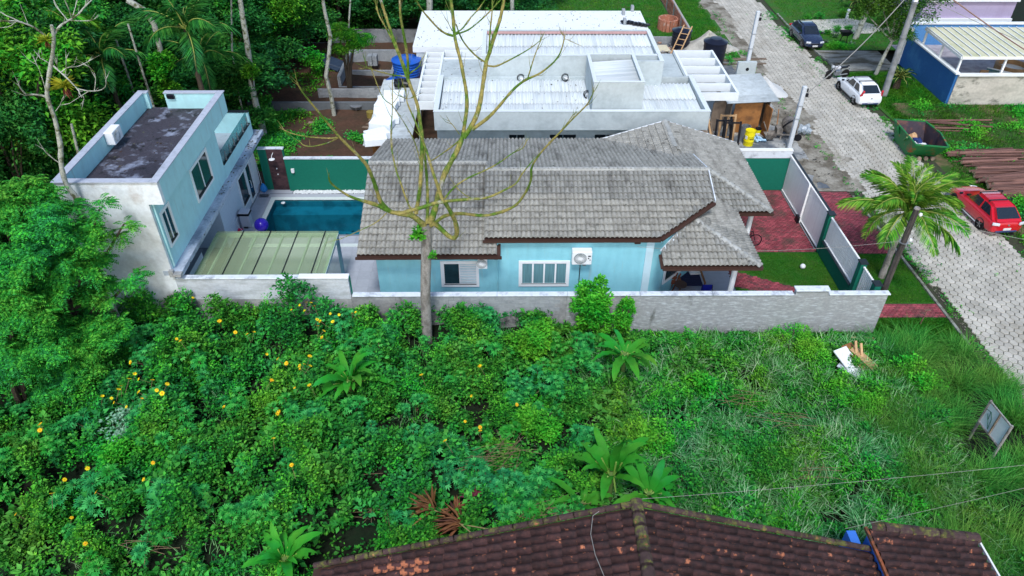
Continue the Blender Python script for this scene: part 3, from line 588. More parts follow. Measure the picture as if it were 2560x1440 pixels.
# gutters and fascias
def gutter(a, b2, h=.13): MB().bar((a[0], a[1], a[2]-.06), (b2[0], b2[1], b2[2]-.05), .10, h*.75).build('gutter', BROWN, hs)
gutter((-.9, 25.29, 3.58), (6.57, 25.29, 3.58)); gutter((-6.2, 24.80, 3.08), (-.1, 24.80, 3.08)); gutter((6.6, 25.32, 3.6), (9.2, 27.26, 4.18), .16)
gutter((6.56, 24.24, 2.88), (10.72, 24.24, 2.88)); gutter((10.72, 24.3, 2.88), (10.72, 28.4, 2.88)); gutter((10.72, 28.4, 2.88), (12.37, 28.4, 2.88)); gutter((12.37, 28.45, 2.88), (12.37, 35.3, 2.88)); gutter((6.55, 24.3, 2.88), (6.55, 25.0, 3.05))
def strip(name, a, b2, w, h, m=WSTAIN): MB().bar(a, b2, w, h).build(name, m, hs)
strip('flashing', (6.62, 25.05, 3.16), (8.2, 26.80, 3.74), .16, .05); strip('flashing', (8.2, 26.80, 3.74), (9.2, 27.85, 4.05), .12, .05)
strip('flashing', (9.2, 27.3, 4.22), (9.2, 29.15, 4.78), .05, .14); strip('flashing', (9.2, 29.15, 4.78), (9.2, 31.9, 4.04), .05, .10)
strip('barge_edge', (4.9, 35.3, 3.07), (8.4, 35.3, 4.19), .10, .07, WHITE); strip('barge_edge', (8.4, 35.3, 4.19), (12.3, 35.3, 2.95), .10, .07, WHITE)
for y0 in (1, 2): pass
# walls
MB().add([(-5.5, 25.5, 0), (-5.5, 35.2, 0), (-5.5, 35.2, 2.95), (-5.5, 29.8, 4.55), (-5.5, 25.5, 3.15), (-.45, 25.5, 0), (-.45, 35.2, 0), (-.45, 35.2, 2.95), (-.45, 29.8, 4.55), (-.45, 25.5, 3.15)],
     [(0, 1, 2, 3, 4), (9, 8, 7, 6, 5), (0, 5, 6, 1), (1, 6, 7, 2), (2, 7, 8, 3), (3, 8, 9, 4), (4, 9, 5, 0)]).build('west_wall', AQUA, hs)
MB().add([(-.448, 25.497, 0), (6.35, 25.497, 0), (6.35, 25.497, 3.5), (-.448, 25.497, 3.5), (-.448, 29.15, 4.58), (6.35, 29.15, 4.58), (6.35, 35.19, 2.95), (-.448, 35.19, 2.95), (6.35, 35.19, 0), (-.448, 35.19, 0)],
     [(0, 1, 2, 3), (3, 2, 5, 4), (4, 5, 6, 7), (7, 6, 8, 9), (0, 3, 4, 7, 9), (1, 8, 6, 5, 2), (0, 9, 8, 1)]).build('south_wall', AQUA, hs)
LAQ = mat('light_blue_band', (.50, .70, .80), .85, var=.04)
MB().add([(6.35, 25.62, 0), (6.95, 25.62, 0), (9.1, 27.75, 0), (9.1, 31.4, 0), (6.35, 31.4, 0), (6.35, 25.62, 3.55), (6.95, 25.62, 3.58), (9.1, 27.75, 4.16), (9.1, 29.15, 4.58), (9.1, 31.4, 4.05), (6.35, 31.4, 4.05), (6.35, 29.15, 4.58)],
     [(0, 1, 6, 5), (1, 2, 7, 6), (2, 3, 9, 8, 7), (3, 4, 10, 9), (4, 0, 5, 11, 10), (5, 6, 7, 8, 11), (11, 8, 9, 10)]).build('porch_wall', AQUA, hs)
MB().box((8.0, 29.6, 0), (9.6, 35.19, 2.95)).build('entry_wall', AQUA, hs)
MB().box((6.05, 25.45, 0), (6.37, 25.62, 3.5)).build('corner_pilaster', LAQ, hs)
def wins(parent, y, x0, x1, z0, z1, panes, mats, w=.12, pr=.05):
    off = wloc(parent); f = MB()
    for a, c in (((x0, y-pr, z0), (x0+w, y, z1)), ((x1-w, y-pr, z0), (x1, y, z1)), ((x0+w, y-pr, z1-w), (x1-w, y, z1)), ((x0+w, y-pr, z0), (x1-w, y, z0+w))): f.box(a, c)
    o = f.build('window', WHITE, parent); xa, xb = x0+w, x1-w
    for i in range(panes):
        a = xa+(xb-xa)*i/panes; c = xa+(xb-xa)*(i+1)/panes; t = .035; m = mats[i]
        if m == 'S':
            s = MB(); k = 13
            for q in range(k): s.obox(((a+c)/2, y-.022, z0+w+(z1-z0-2*w)*(q+.5)/k), (c-a-.004, .012, (z1-z0-2*w)/k*.9), (.35, 0, 0))
            link('shutter', s.mesh('shutter', WHITE, off), o); continue
        link('pane', MB().box((a, y-.012, z0+w), (c, y-.004, z1-w)).mesh('pane', m, off), o); s = MB()
        for p0, p1 in (((a, y-.03, z0+w), (a+t, y-.0125, z1-w)), ((c-t, y-.03, z0+w), (c, y-.0125, z1-w)), ((a+t, y-.03, z1-w-t), (c-t, y-.0125, z1-w)), ((a+t, y-.03, z0+w), (c-t, y-.0125, z0+w+t))): s.box(p0, p1)
        link('sash', s.mesh('sash', WHITE, off), o)
    link('sill', MB().box((xa, y-.045, z0+w+.001), (xb, y-.031, z0+w+.03)).mesh('sill', BLACK, off), o)
wins(hs, 25.5, -2.76, -1.10, .98, 2.38, 2, [GLASS, 'S']); wins(hs, 25.497, .63, 2.84, 1.0, 2.38, 4, [CURT]*4)
# window on the slanting porch wall
dv = Vector((9.1-6.95, 27.75-25.62, 0)).normalized(); nv = Vector((dv.y, -dv.x, 0))
def slant(s0, s1, z0, z1, d0, d1):
    p = Vector((6.95, 25.62, 0)); q = [p+dv*s0+nv*d0, p+dv*s1+nv*d0, p+dv*s1+nv*d1, p+dv*s0+nv*d1]; return [(v.x, v.y) for v in q], z0, z1
fo = MB()
for a in ((.1, .22, .9, 2.2), (2.2, 2.32, .9, 2.2), (.22, 2.2, 2.08, 2.2), (.22, 2.2, .9, 1.02)): pl, z0, z1 = slant(a[0], a[1], a[2], a[3], 0, .05); fo.prism(pl, z0, z1)
fo = fo.build('window', WHITE, hs); pl, z0, z1 = slant(.22, 2.2, 1.02, 2.08, .002, .012); link('pane', MB().prism(pl, z0, z1).mesh('pane', GLASS, HO), fo)
me = MB()
for x, y in ((9.78, 24.75), (11.6, 29.0), (12.0, 34.2)):
    o = link('column', MB().lathe((0, 0, 0), [(.15, 0), (.15, .1), (.12, .14), (.12, 2.6), (.15, 2.66), (.15, 2.8)], 20).mesh('column', WHITE, smooth=True), hs, Vector((x, y, .04))-HO)
for x, z1 in ((-.28, 3.5), (3.28, 2.3)): MB().tube([(x, 25.46, z1), (x, 25.46, .05)], .03 if x < 0 else .02, 8).build('downspout', AQUA if x < 0 else BLACK, hs)
MB().box((-.42, 24.9, 2.86), (-.25, 25.1, 3.0)).build('gutter_outlet', BROWN, hs); MB().box((5.5, 25.34, 3.33), (5.75, 25.46, 3.5)).build('gutter_outlet', BROWN, hs)
for x, z in ((-2.0, 2.68), (3.45, 2.3)): MB().box((x-.07, 25.36, z-.12), (x+.07, 25.49, z+.05)).build('outdoor_sensor', STEEL, hs)
# ---------------------------------------------------------------- air conditioners
def fan(b, c, r, ax='Y', n=26):
    c = Vector(c)
    for k in range(n):
        a = 2*math.pi*k/n; a2 = a+.55
        p = Vector((math.cos(a)*r*.2, 0, math.sin(a)*r*.2)); q = Vector((math.cos(a2)*r, 0, math.sin(a2)*r))
        if ax == 'X': p = Vector((0, p.x, p.z)); q = Vector((0, q.x, q.z))
        b.bar(c+p, c+q, .012, .012)
def aircon(label, x0, x1, y0, y1, z0, z1, face='Y', grp='air conditioner units on the house walls'):
    t = thing('air_conditioner', label, 'air conditioner', ((x0+x1)/2, (y0+y1)/2, z0), group=grp)
    MB().box((x0, y0, z0), (x1, y1, z1)).build('casing', WHITE, t, bevel=.02)
    w_ = (x1-x0) if face == 'Y' else (y1-y0); r = min(.42*(z1-z0), .3)
    c = Vector(((x0+x0+w_*.82)/2, y0-.012, (z0+z1)/2)) if face == 'Y' else Vector((x1+.012, (y0+y1)/2-.08, (z0+z1)/2))
    b = MB(); b.lathe(c, [(r, -.004), (r, .008)], 24, face); b.build('fan_recess', mat('fan_dark', (.12, .16, .17), .6, var=0) if 'fan_dark' not in bpy.data.materials else bpy.data.materials['fan_dark'], t)
    b = MB(); c2 = c-Vector((0, .014, 0)) if face == 'Y' else c+Vector((.014, 0, 0)); fan(b, c2, r*1.02, face); b.lathe(c2, [(r*.22, -.01), (r*.22, .01)], 14, face); b.build('fan_grille', WHITE, t)
    return t
t = aircon('white air conditioner on the aqua wall right of the four pane window', 2.88, 3.72, 25.12, 25.48, 2.42, 3.08)
MB().box((3.55, 25.1, 2.85), (3.66, 25.115, 2.9)).box((3.55, 25.1, 2.74), (3.6, 25.115, 2.79)).box((3.62, 25.1, 2.66), (3.66, 25.115, 2.70)).build('badge', BLACK, t)
MB().box((2.95, 25.2, 2.36), (3.0, 25.49, 2.415)).box((3.6, 25.2, 2.36), (3.65, 25.49, 2.415)).build('bracket', WHITE, t)
t = aircon('small white air conditioner under the eave beside the shuttered window', -1.12, -.72, 25.0, 25.47, 2.30, 2.85)
b = MB().tube([(-2.0, 25.4, 2.80), (-1.5, 25.35, 2.74), (-1.2, 25.3, 2.72)], .02, 6); b.build('hose', WHITE, t)
t = aircon('old white air conditioner fixed inside the left roof parapet of the annex', -16.21, -15.85, 27.3, 28.1, 6.95, 7.5, 'X')

# ---------------------------------------------------------------- glass pergola
gl = thing('glass_pergola', 'green tinted glass roof on aluminium frame behind the tall wall', 'pergola', (-10.2, 26, 0))
x0, x1, y0, y1, z = -12.92, -7.45, 23.75, 27.5, 2.42; PG = glassmat('algae_glass', (.90, .96, .86), .30, .4, (.42, .50, .30)); ALU = mat('pale_aluminium', (.50, .64, .66), .5, var=.08)
xs = [-12.92, -11.72, -10.5, -9.27, -8.05, -7.45]
for a, c in zip(xs[:-1], xs[1:]): MB().box((a+.015, y0, z+.07), (c-.015, y1+.12, z+.085)).build('glass_pane', PG, gl)
for x in xs[1:-1]: MB().box((x-.022, y0, z+.086), (x+.022, y1+.12, z+.115)).build('glazing_bar', BLACK, gl)
for x in (-12.35, -11.1, -9.9, -8.65, -7.9): MB().box((x-.03, y0, z-.05), (x+.03, y1-.12, z+.068)).build('rafter', ALU, gl)
for a, c in (((x0, y1-.12, z-.10), (x1, y1, z+.066)), ((x0, y0, z-.10), (x0+.12, y1-.121, z+.066)), ((x1-.13, y0, z-.10), (x1, y1-.121, z+.066))): MB().box(a, c).build('beam', ALU, gl)
MB().box((-7.6, 27.36, 0), (-7.46, 27.49, z-.101)).build('post', mat('slate_blue_post', (.16, .33, .45), .6), gl)

# ---------------------------------------------------------------- patio objects
def simple(name, label, cat, loc, build, m, group=None, smooth=False, bevel=0):
    b = MB(); build(b); me = b.mesh(name, m, Vector((0, 0, 0)), smooth, bevel); o = link(name, me); o.location = loc; WL[o.name] = Vector(loc); return tag(o, label, cat, group)
bl = mat('violet_blue_rubber', (.030, .012, .42), .25, var=.05, coat=.5)
b = MB(); b.lathe((0, 0, 0), [(.36*math.sin(math.pi*k/14), .36-.36*math.cos(math.pi*k/14)) for k in range(15)], 28, cap=False); o = link('exercise_ball', b.mesh('exercise_ball', bl, smooth=True)); o.location = (-12.33, 31.35, .03); tag(o, 'shiny violet blue exercise ball on the pool edge', 'ball')
t = thing('trash_bin', 'tall grey pedal bin with dark rim against the annex wall', 'bin', (-13.25, 31.9, 0)); GB = mat('pale_grey_plastic', (.48, .52, .60), .5, var=.05)
MB().prism([(-13.5, 31.65), (-13.0, 31.65), (-13.0, 32.1), (-13.5, 32.1)], .01, .75).build('body', GB, t, bevel=.04)
MB().box((-13.54, 31.6, .752), (-12.96, 32.14, .82)).build('rim', BLACK, t); MB().box((-13.52, 31.62, .822), (-12.98, 32.12, .93)).build('lid', GB, t, bevel=.05); MB().box((-13.35, 31.6, .01), (-13.15, 31.65, .08)).build('pedal', BLACK, t)
t = thing('clothes_rack', 'white wire clothes drying rack under the annex ledge', 'clothes rack', (-13.7, 31.0, 0)); b = MB()
for y in (30.55, 31.15): b.tube([(-14.3, y, .02), (-13.7, y, .95), (-13.2, y, .02)], .012, 5)
for k in range(6): b.tube([(-14.1+.15*k, 30.5, .95), (-14.1+.15*k, 31.2, .95)], .007, 4)
b.tube([(-13.2, 30.55, .02), (-13.2, 31.15, .02)], .012, 5); b.build('frame', WHITE, t)
simple('sandals', 'bright pink item on the floor below the clothes rack', 'slippers', (-13.62, 31.35, 0), lambda b: b.obox((0, 0, .05), (.28, .1, .08), (0, 0, .3)).obox((.12, .12, .05), (.26, .1, .08), (0, 0, -.2)), mat('pink_plastic', (.75, .02, .12), .5), bevel=.02)
t = thing('pool_net', 'blue leaf skimmer net leaning in the corner beside the shower', 'net', (-13.25, 35.25, 0)); MB().tube([(-13.3, 35.3, .5), (-13.42, 35.4, 2.3)], .012, 6).build('pole', WHITE, t)
MB().lathe((-13.25, 35.28, .02), [(.12, 0), (.2, .12), (.16, .3), (.04, .5)], 10).build('net', mat('blue_mesh_net', (.03, .25, .65), .6), t)
# porch things
t = thing('woven_bench', 'dark blue woven bench with wooden frame and white cushion on the porch', 'bench', (8.6, 26.6, .06)); NAVY = mat('navy_weave', (.015, .02, .07), .7, var=.3, vscale=30)
b = MB()
for a in (0, .55): b.bar((8.0, 26.15+a*2, .06), (8.0, 26.15+a*2, .66), .06); b.bar((9.1, 26.15+a*2, .06), (9.1, 26.15+a*2, .66), .06)
b.bar((8.0, 26.1, .64), (8.0, 27.4, .64), .07); b.bar((9.1, 26.1, .64), (9.1, 27.4, .64), .07); b.build('frame', PLY, t)
s = MB()
for k in range(9): s.box((8.05, 26.18+k*.13, .42), (9.05, 26.28+k*.13, .47))
s.build('seat', NAVY, t); MB().obox((8.25, 27.35, .75), (.45, .15, .55), (.3, 0, .1)).build('cushion', WHITE, t, bevel=.05); MB().obox((8.85, 27.1, .52), (.5, .3, .08), (0, 0, .1)).build('towel', WHITE, t)
t = thing('folding_chair', 'stack of folded brown wooden chairs leaning on the porch wall', 'chairs', (7.6, 26.3, .06)); 
for k in range(3): 
    b = MB(); c = Vector((7.35+.13*k, 26.35-.04*k, .55)); b.obox(c+Vector((-.2, 0, 0)), (.05, .05, 1.05), (0, .25, 0)).obox(c+Vector((.22, 0, 0)), (.05, .05, 1.05), (0, .25, 0)); b.obox(c+Vector((0, 0, .3)), (.42, .03, .16), (0, .25, 0)).obox(c+Vector((0, 0, .05)), (.42, .03, .22), (0, .25, 0)); b.build('chair_frame', mat('reddish_wood', (.22, .07, .035), .6) if k == 0 else bpy.data.materials['reddish_wood'], t)
b = MB().lathe((7.95, 25.95, .06), [(.02, 0), (.05, .03), (.05, .6), (.28, .62), (.28, .66)], 18); o = b.build('round_table', mat('dark_table_wood', (.09, .06, .05), .5), None); tag(o, 'small dark round table between folded chairs and bench', 'table')
t = thing('backpack_blower', 'red and black garden machine behind the wall at the porch corner', 'garden machine', (7.1, 25.6, .06))
MB().lathe((7.05, 25.35, .3), [(.12, -.24), (.22, -.1), (.2, .15), (.08, .28)], 12).build('red_shell', mat('red_plastic', (.65, .02, .015), .35), t, smooth=True); MB().lathe((7.4, 25.4, .3), [(.1, -.24), (.2, -.1), (.17, .15), (.05, .22)], 12).lathe((6.8, 25.5, .3), [(.1, -.24), (.16, -.1), (.13, .15), (.05, .22)], 12).build('motor', BLACK, t, smooth=True)
t = thing('camping_stool', 'deep blue folding camp stool on the porch floor', 'stool', (9.1, 25.6, .06)); CB = mat('royal_blue_cloth', (.01, .02, .35), .7)
MB().box((8.85, 25.35, .38), (9.35, 25.75, .42)).box((8.86, 25.76, .42), (9.34, 25.8, .8)).build('seat', CB, t, bevel=.01); b = MB()
for x in (8.87, 9.33): b.bar((x, 25.37, .06), (x, 25.77, .8), .025); b.bar((x, 25.75, .06), (x, 25.37, .4), .025)
b.build('legs', BLACK, t)
simple('football', 'small white ball lying on the front lawn', 'ball', (14.28, 28.02, .15), lambda b: b.lathe((0, 0, 0), [(.13*math.sin(math.pi*k/10), -.13*math.cos(math.pi*k/10)) for k in range(11)], 16, cap=False), WHITE, smooth=True)
simple('garden_light', 'white garden spotlight behind the meter box on the wall', 'lamp', (12.7, 24.2, .03), lambda b: b.tube([(0, 0, 0), (0, 0, .5), (-.1, 0, .62)], .03, 8).lathe((-.14, 0, .62), [(.1, -.06), (.15, .02), (.1, .1)], 12), WHITE)
# bicycle
t = thing('bicycle', 'black bicycle parked beside the porch roof on red paving', 'bicycle', (12.05, 29.9, .05)); c = Vector((12.05, 29.9, 0))
for nm, x in (('wheel', .38), ('wheel', -.66)):
    b = MB(); b.tube([(c.x+x+.33*math.cos(a), c.y-.02*x, .38+.33*math.sin(a)) for a in np.linspace(0, 2*math.pi, 25)], .028, 6)
    wh = b.build(nm, BLACK, t); s = MB()
    for k in range(9): a = k*math.pi/4.5; s.tube([(c.x+x, c.y, .38), (c.x+x+.31*math.cos(a), c.y, .38+.31*math.sin(a))], .004, 3)
    link('spokes', s.mesh('spokes', STEEL, wloc(t)), wh)
b = MB()
for p, q in (((-.66, .38), (-.15, .36)), ((-.15, .36), (-.3, .85)), ((-.3, .85), (.18, .88)), ((-.15, .36), (.18, .80)), ((.18, .95), (.38, .38)), ((-.66, .38), (-.3, .75))): b.tube([(c.x+p[0], c.y, p[1]), (c.x+q[0], c.y, q[1])], .018, 6)
b.build('frame', BLACK, t); MB().tube([(c.x+.12, c.y-.28, 1.02), (c.x+.18, c.y, .98), (c.x+.12, c.y+.28, 1.02)], .015, 6).build('handlebar', BLACK, t); MB().obox((c.x-.32, c.y, .9), (.25, .12, .05)).build('saddle', BLACK, t, bevel=.02)

# ---------------------------------------------------------------- white slatted gate and fence
GXA, GXB = 15.50, 15.62
def gx(y): return GXA+(35.3-y)*(GXB-GXA)/12
WG = mat('white_gate_metal', (.92, .94, .95), .45, var=.04, robj=.03); BG2 = mat('black_post_cap', (.02, .03, .04), .5)
def slats(parent, y0, y1, z0, z1, pitch=.125, w=.112):
    me = MB().box((-.012, -w/2, 0), (.012, w/2, z1-z0)).mesh('slat', WG); n = int((y1-y0)/pitch)
    for k in range(n): y = y0+(k+.5)*(y1-y0)/n; link('slat', me, parent, Vector((gx(y), y, z0))-wloc(parent))
    for z in (z0+.02, z1-.05): MB().bar((gx(y0)-.03, y0, z), (gx(y1)-.03, y1, z), .04, .06).build('rail', WG, parent)
t = thing('driveway_gate', 'wide white slatted sliding gate across the red brick driveway', 'gate', (15.55, 32.3, 0)); slats(t, 29.66, 35.28, .06, 2.22)
MB().box((15.36, 32.0, .03), (15.46, 32.1, 2.3)).build('guide_post', WG, t); MB().box((15.22, 31.9, .03), (15.36, 32.25, .42)).build('gate_motor', BLACK, t, bevel=.03); MB().bar((15.4, 29.6, .05), (15.4, 35.2, .05), .05, .03).build('rail', STEEL, t)
MB().bar((15.60, 29.66, 2.25), (15.56, 35.28, 2.25), .10, .05).build('top_rail', BG2, t)
t = thing('slatted_fence', 'white slat fence on low green wall beside the front lawn', 'fence', (15.55, 27.5, 0)); slats(t, 25.72, 29.2, .82, 2.18)
MB().box((15.47, 25.72, 0), (15.70, 29.2, .80)).build('low_wall', GREENW, t); MB().box((15.42, 25.72, .80), (15.52, 29.2, .83)).build('black_ledge', BG2, t); 
for k, y in enumerate((29.43, 25.52, 24.0)):
    t = thing('gate_post', ('green gate post with black cap between driveway gate and fence', 'green post with black cap between slat fence and small gate', 'green end post with black cap next to the leaning wooden pole')[k], 'post', (15.58, y, 0), group='green fence posts')
    MB().box((15.46, y-.15, 0), (15.72, y+.15, 2.22)).build('shaft', GREENW, t); MB().box((15.42, y-.19, 2.222), (15.76, y+.19, 2.27)).build('cap', BG2, t)
t = thing('pedestrian_gate', 'narrow white slatted pedestrian gate between two green posts', 'gate', (15.58, 24.8, 0)); slats(t, 24.2, 25.32, .08, 2.15, .14, .09)

# ---------------------------------------------------------------- unfinished house
uh = thing('unfinished_house', 'large unfinished grey rendered house with flat parapets and corrugated roofs', 'house', (4, 42, 0)); UO = wloc(uh)
MB().box((-3.3, 37.15, -.05), (10.75, 47.3, 3.02)).build('wall', RENDERC, uh)
MB().box((-3.68, 37.15, 0), (-3.3, 37.5, 3.02)).build('pillar', RENDERC, uh)
for a, c in (((-3.75, 36.6, 3.03), (11.1, 36.82, 4.12)), ((-3.75, 36.822, 3.03), (-3.53, 41.6, 4.118)), ((10.88, 36.822, 3.03), (11.1, 41.6, 4.118)), ((-3.53, 41.4, 3.03), (10.88, 41.6, 4.08))): MB().box(a, c).build('parapet', RENDERC, uh, bevel=.01)
MB().box((-3.53, 36.822, 3.03), (10.88, 41.4, 3.60)).build('roof_slab', CONC, uh)
CM = mat('white_parapet_cap', (.62, .69, .73), .85, var=.06)
for a, c in (((-3.77, 36.58, 4.121), (11.12, 36.84, 4.14)), ((-3.77, 36.842, 4.12), (-3.51, 41.6, 4.139)), ((10.86, 36.842, 4.12), (11.12, 41.62, 4.139))): MB().box(a, c).build('coping', CM, uh)
for x0, x1 in ((.3, 1.15), (2.55, 4.0), (5.05, 6.3)):
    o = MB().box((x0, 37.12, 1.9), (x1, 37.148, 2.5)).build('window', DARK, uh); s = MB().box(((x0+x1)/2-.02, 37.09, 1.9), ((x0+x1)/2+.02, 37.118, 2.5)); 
    link('frame', s.mesh('frame', STEEL, UO), o)
def corr(name, nx, ny, W, L, amp, pitch, m):
    """corrugated sheet W wide (ridges along y), L long"""
    k = int(W/pitch*8); xs = [W*i/k for i in range(k+1)]; v = [(x, y, amp*(.5+.5*math.cos(2*math.pi*x/pitch))) for y in (0, L) for x in xs]
    v += [(x, 0, amp*(.5+.5*math.cos(2*math.pi*x/pitch))-.012) for x in xs]
    f = [(i, i+1, k+2+i, k+1+i) for i in range(k)]+[(i, 2*(k+1)+i, 2*(k+1)+i+1, i+1) for i in range(k)]
    me = bpy.data.meshes.new(name); me.from_pydata(v, [], f); me.materials.append(m); me.polygons.foreach_set('use_smooth', [True]*len(f)); return me
def corr_roof(parent, x0, x1, y0, y1, z0, slope, m, W=1.062, L=1.65, axis='Y', amp=.055, pitch=.177, zt=0):
    nx = max(1, round((x1-x0 if axis == 'Y' else y1-y0)/W)); ny = max(1, round((y1-y0 if axis == 'Y' else x1-x0)/L))
    Wr = (x1-x0 if axis == 'Y' else y1-y0)/nx; Lr = (y1-y0 if axis == 'Y' else x1-x0)/ny; me = corr('roof_sheet', 0, 0, Wr-.004, Lr+.10, amp, Wr/round(Wr/pitch), m)
    for i in range(nx):
        for j in range(ny):
            if axis == 'Y': p = Vector((x0+i*Wr, y0+j*Lr, z0+slope*j*Lr+.012*(j % 2 == 0)*0)); r = (math.atan(slope)-.022, 0, 0); p.z += .035
            else: p = Vector((x1-j*Lr, y0+i*Wr, z0+slope*(x1-x0-j*Lr)+.0)); r = (0, 0, math.pi/2); r = Euler((0, 0, math.pi/2)).to_matrix().to_4x4()@Euler((-.0-math.atan(slope)-.006, 0, 0)).to_matrix().to_4x4(); r = r.to_euler()
            link('roof_sheet', me, parent, p+Vector((0, 0, .018*(ny-j)*0-.0))-wloc(parent), r)
corr_roof(uh, -3.48, 4.75, 36.86, 41.32, 3.66, .04, FIBRE, amp=.085, pitch=.21); corr_roof(uh, 7.5, 10.84, 36.86, 40.9, 3.66, .04, FIBRE, amp=.085, pitch=.21)
# middle block
for a, c in (((-1.25, 41.62, 3.03), (8.95, 41.84, 5.28)), ((-1.25, 41.842, 3.03), (-1.05, 46.0, 5.279)), ((8.95, 40.75, 3.03), (9.15, 46.0, 5.28)), ((7.46, 40.75, 3.03), (8.948, 40.93, 5.279)), ((-1.05, 45.8, 3.03), (8.95, 46.0, 5.279)), ((7.46, 40.932, 3.03), (8.948, 41.6, 4.8))): MB().box(a, c).build('upper_wall', RENDERC, uh)
for a, c in (((-1.27, 41.60, 5.281), (8.96, 41.86, 5.30)), ((-1.27, 41.862, 5.281), (-1.03, 46.02, 5.299)), ((8.93, 40.73, 5.281), (9.17, 46.02, 5.30))): MB().box(a, c).build('coping', CM, uh)
corr_roof(uh, -1.02, 8.93, 41.88, 45.72, 4.86, .05, FIBRE, L=1.9, amp=.085, pitch=.21)
MB().box((-1.05, 45.6, 5.16), (8.95, 45.79, 5.26)).build('red_trim', mat('reddish_trim', (.45, .28, .28), .8), uh)
# tower
tx0, tx1, ty0, ty1, tz = 4.76, 7.45, 36.98, 41.1, 5.6
for a, c in (((tx0, ty0, 3.6), (tx1, ty0+.15, tz)), ((tx0, ty0+.152, 3.6), (tx0+.15, ty1, tz)), ((tx1-.15, ty0+.152, 3.6), (tx1, ty1, tz)), ((tx0+.15, ty1-.15, 3.6), (tx1-.15, ty1, tz))): MB().box(a, c).build('tower_wall', RENDERC, uh)
for a, c in (((tx0-.02, ty0-.02, tz+.001), (tx1+.02, ty0+.17, tz+.02)), ((tx0-.02, ty0+.172, tz+.001), (tx0+.17, ty1+.02, tz+.02)), ((tx1-.17, ty0+.172, tz+.001), (tx1+.02, ty1+.02, tz+.02)), ((tx0+.17, ty1-.17, tz+.001), (tx1-.17, ty1+.02, tz+.02))): MB().box(a, c).build('coping', CM, uh)
corr_roof(uh, tx0+.16, tx1-.16, ty0+.17, ty1-.5, 5.22, .06, FIBRE, W=.9, L=2.4, axis='X', amp=.085, pitch=.30)
# big slab behind
MB().box((-6.0, 47.9, 3.12), (10.15, 55.3, 3.50)).build('rear_slab', SLABC, uh); MB().box((-5.8, 47.95, 0), (10.0, 55.1, 3.118)).build('rear_wall', RENDERC, uh)
# left concrete trellis
def trellis(x0, x1, y0, y1, z, n, h=.36, t=.14):
    MB().box((x0, y0, z-h), (x0+t, y1, z)).build('beam', SLABC, uh); MB().box((x1-t, y0, z-h), (x1, y1, z)).build('beam', SLABC, uh)
    for k in range(n+1): y = y0+(y1-y0-t)*k/n; MB().box((x0+t+.002, y, z-h+.02), (x1-t-.002, y+t*.7, z-.005)).build('cross_beam', SLABC, uh)
trellis(-5.05, -3.85, 39.25, 47.0, 3.5, 8, .5)
MB().box((-3.84, 45.9, 3.1), (-1.3, 46.05, 3.5)).box((-3.84, 47.2, 3.1), (-1.3, 47.35, 3.5)).box((-2.9, 46.052, 3.1), (-2.75, 47.198, 3.49)).box((-1.9, 46.052, 3.1), (-1.75, 47.198, 3.49)).build('beam', SLABC, uh)
MB().box((-3.84, 41.62, 3.03), (-1.27, 45.88, 3.42)).build('flat_roof', RENDERC, uh); MB().box((9.17, 40.7, 3.03), (11.0, 46.9, 3.42)).build('flat_roof', RENDERC, uh)
trellis(11.1, 13.7, 40.35, 47.2, 3.55, 5, .5); MB().box((-4.95, 39.2, 0), (-4.75, 39.4, 3.0)).build('post', RENDERC, uh)
MB().box((11.02, 40.7, 3.2), (11.09, 46.9, 3.5)).build('flat_roof', RENDERC, uh)
for k, (x, y, z) in enumerate(((1.0, 41.5, 4.05), (3.6, 41.45, 4.1), (4.7, 39.3, 4.0))):
    b = MB(); b.tube([(x+.22*math.cos(a)*(1-.02*a), y-.06-.02*a, z+.2*math.sin(a)) for a in np.linspace(.5, 10+3*k, 34)], .022, 5); o = b.build('cable_coil', BLACK if k != 1 else BLACK, None)
    tag(o, ('small black cable loop hanging on the upper grey wall', 'thick coiled cable hanging on the upper wall beside the tower', 'coiled black cables hanging at the foot of the tower')[k], 'cable', 'cable coils on the unfinished house')
    MB().obox((x+.1, y-.1, z-.05), (.3, .06, .14), (0, .5, 0)).build('junction_cover', WHITE, o)
b = MB(); b.lathe((0, 0, 0), [(.05, -.3), (.22, -.15), (.2, .2), (.05, .28)], 10)
o = at(1590, 62, 3.55); b = MB(); 
for k in range(7): b.obox((.25*k-.8, -.12*k+.4+.1*random.random(), .08), (.5, .35, .14), (random.random()*.3, random.random()*.3, random.random()))
m_ = link('tarpaulin', b.mesh('tarpaulin', BLACK, bevel=.04)); m_.location = o; tag(m_, 'crumpled dark tarpaulin on the white rear slab', 'tarp')
for k, (px, py) in enumerate(((1558, 36), (1561, 60), (1580, 27))):
    simple('hollow_block', ('hollow block standing at the far end of the white slab', 'hollow block standing in front of the dark tarpaulin', 'pale block lying on the rear edge of the slab')[k], 'block', at(px, py, 3.51), lambda b: b.box((-.1, -.2, 0), (.1, -.02, .38)).box((-.1, .02, 0), (.1, .2, .38)).box((-.1, -.02, 0), (.1, .02, .05)).box((-.1, -.02, .33), (.1, .02, .38)), BLOCK, 'blocks on the white slab')

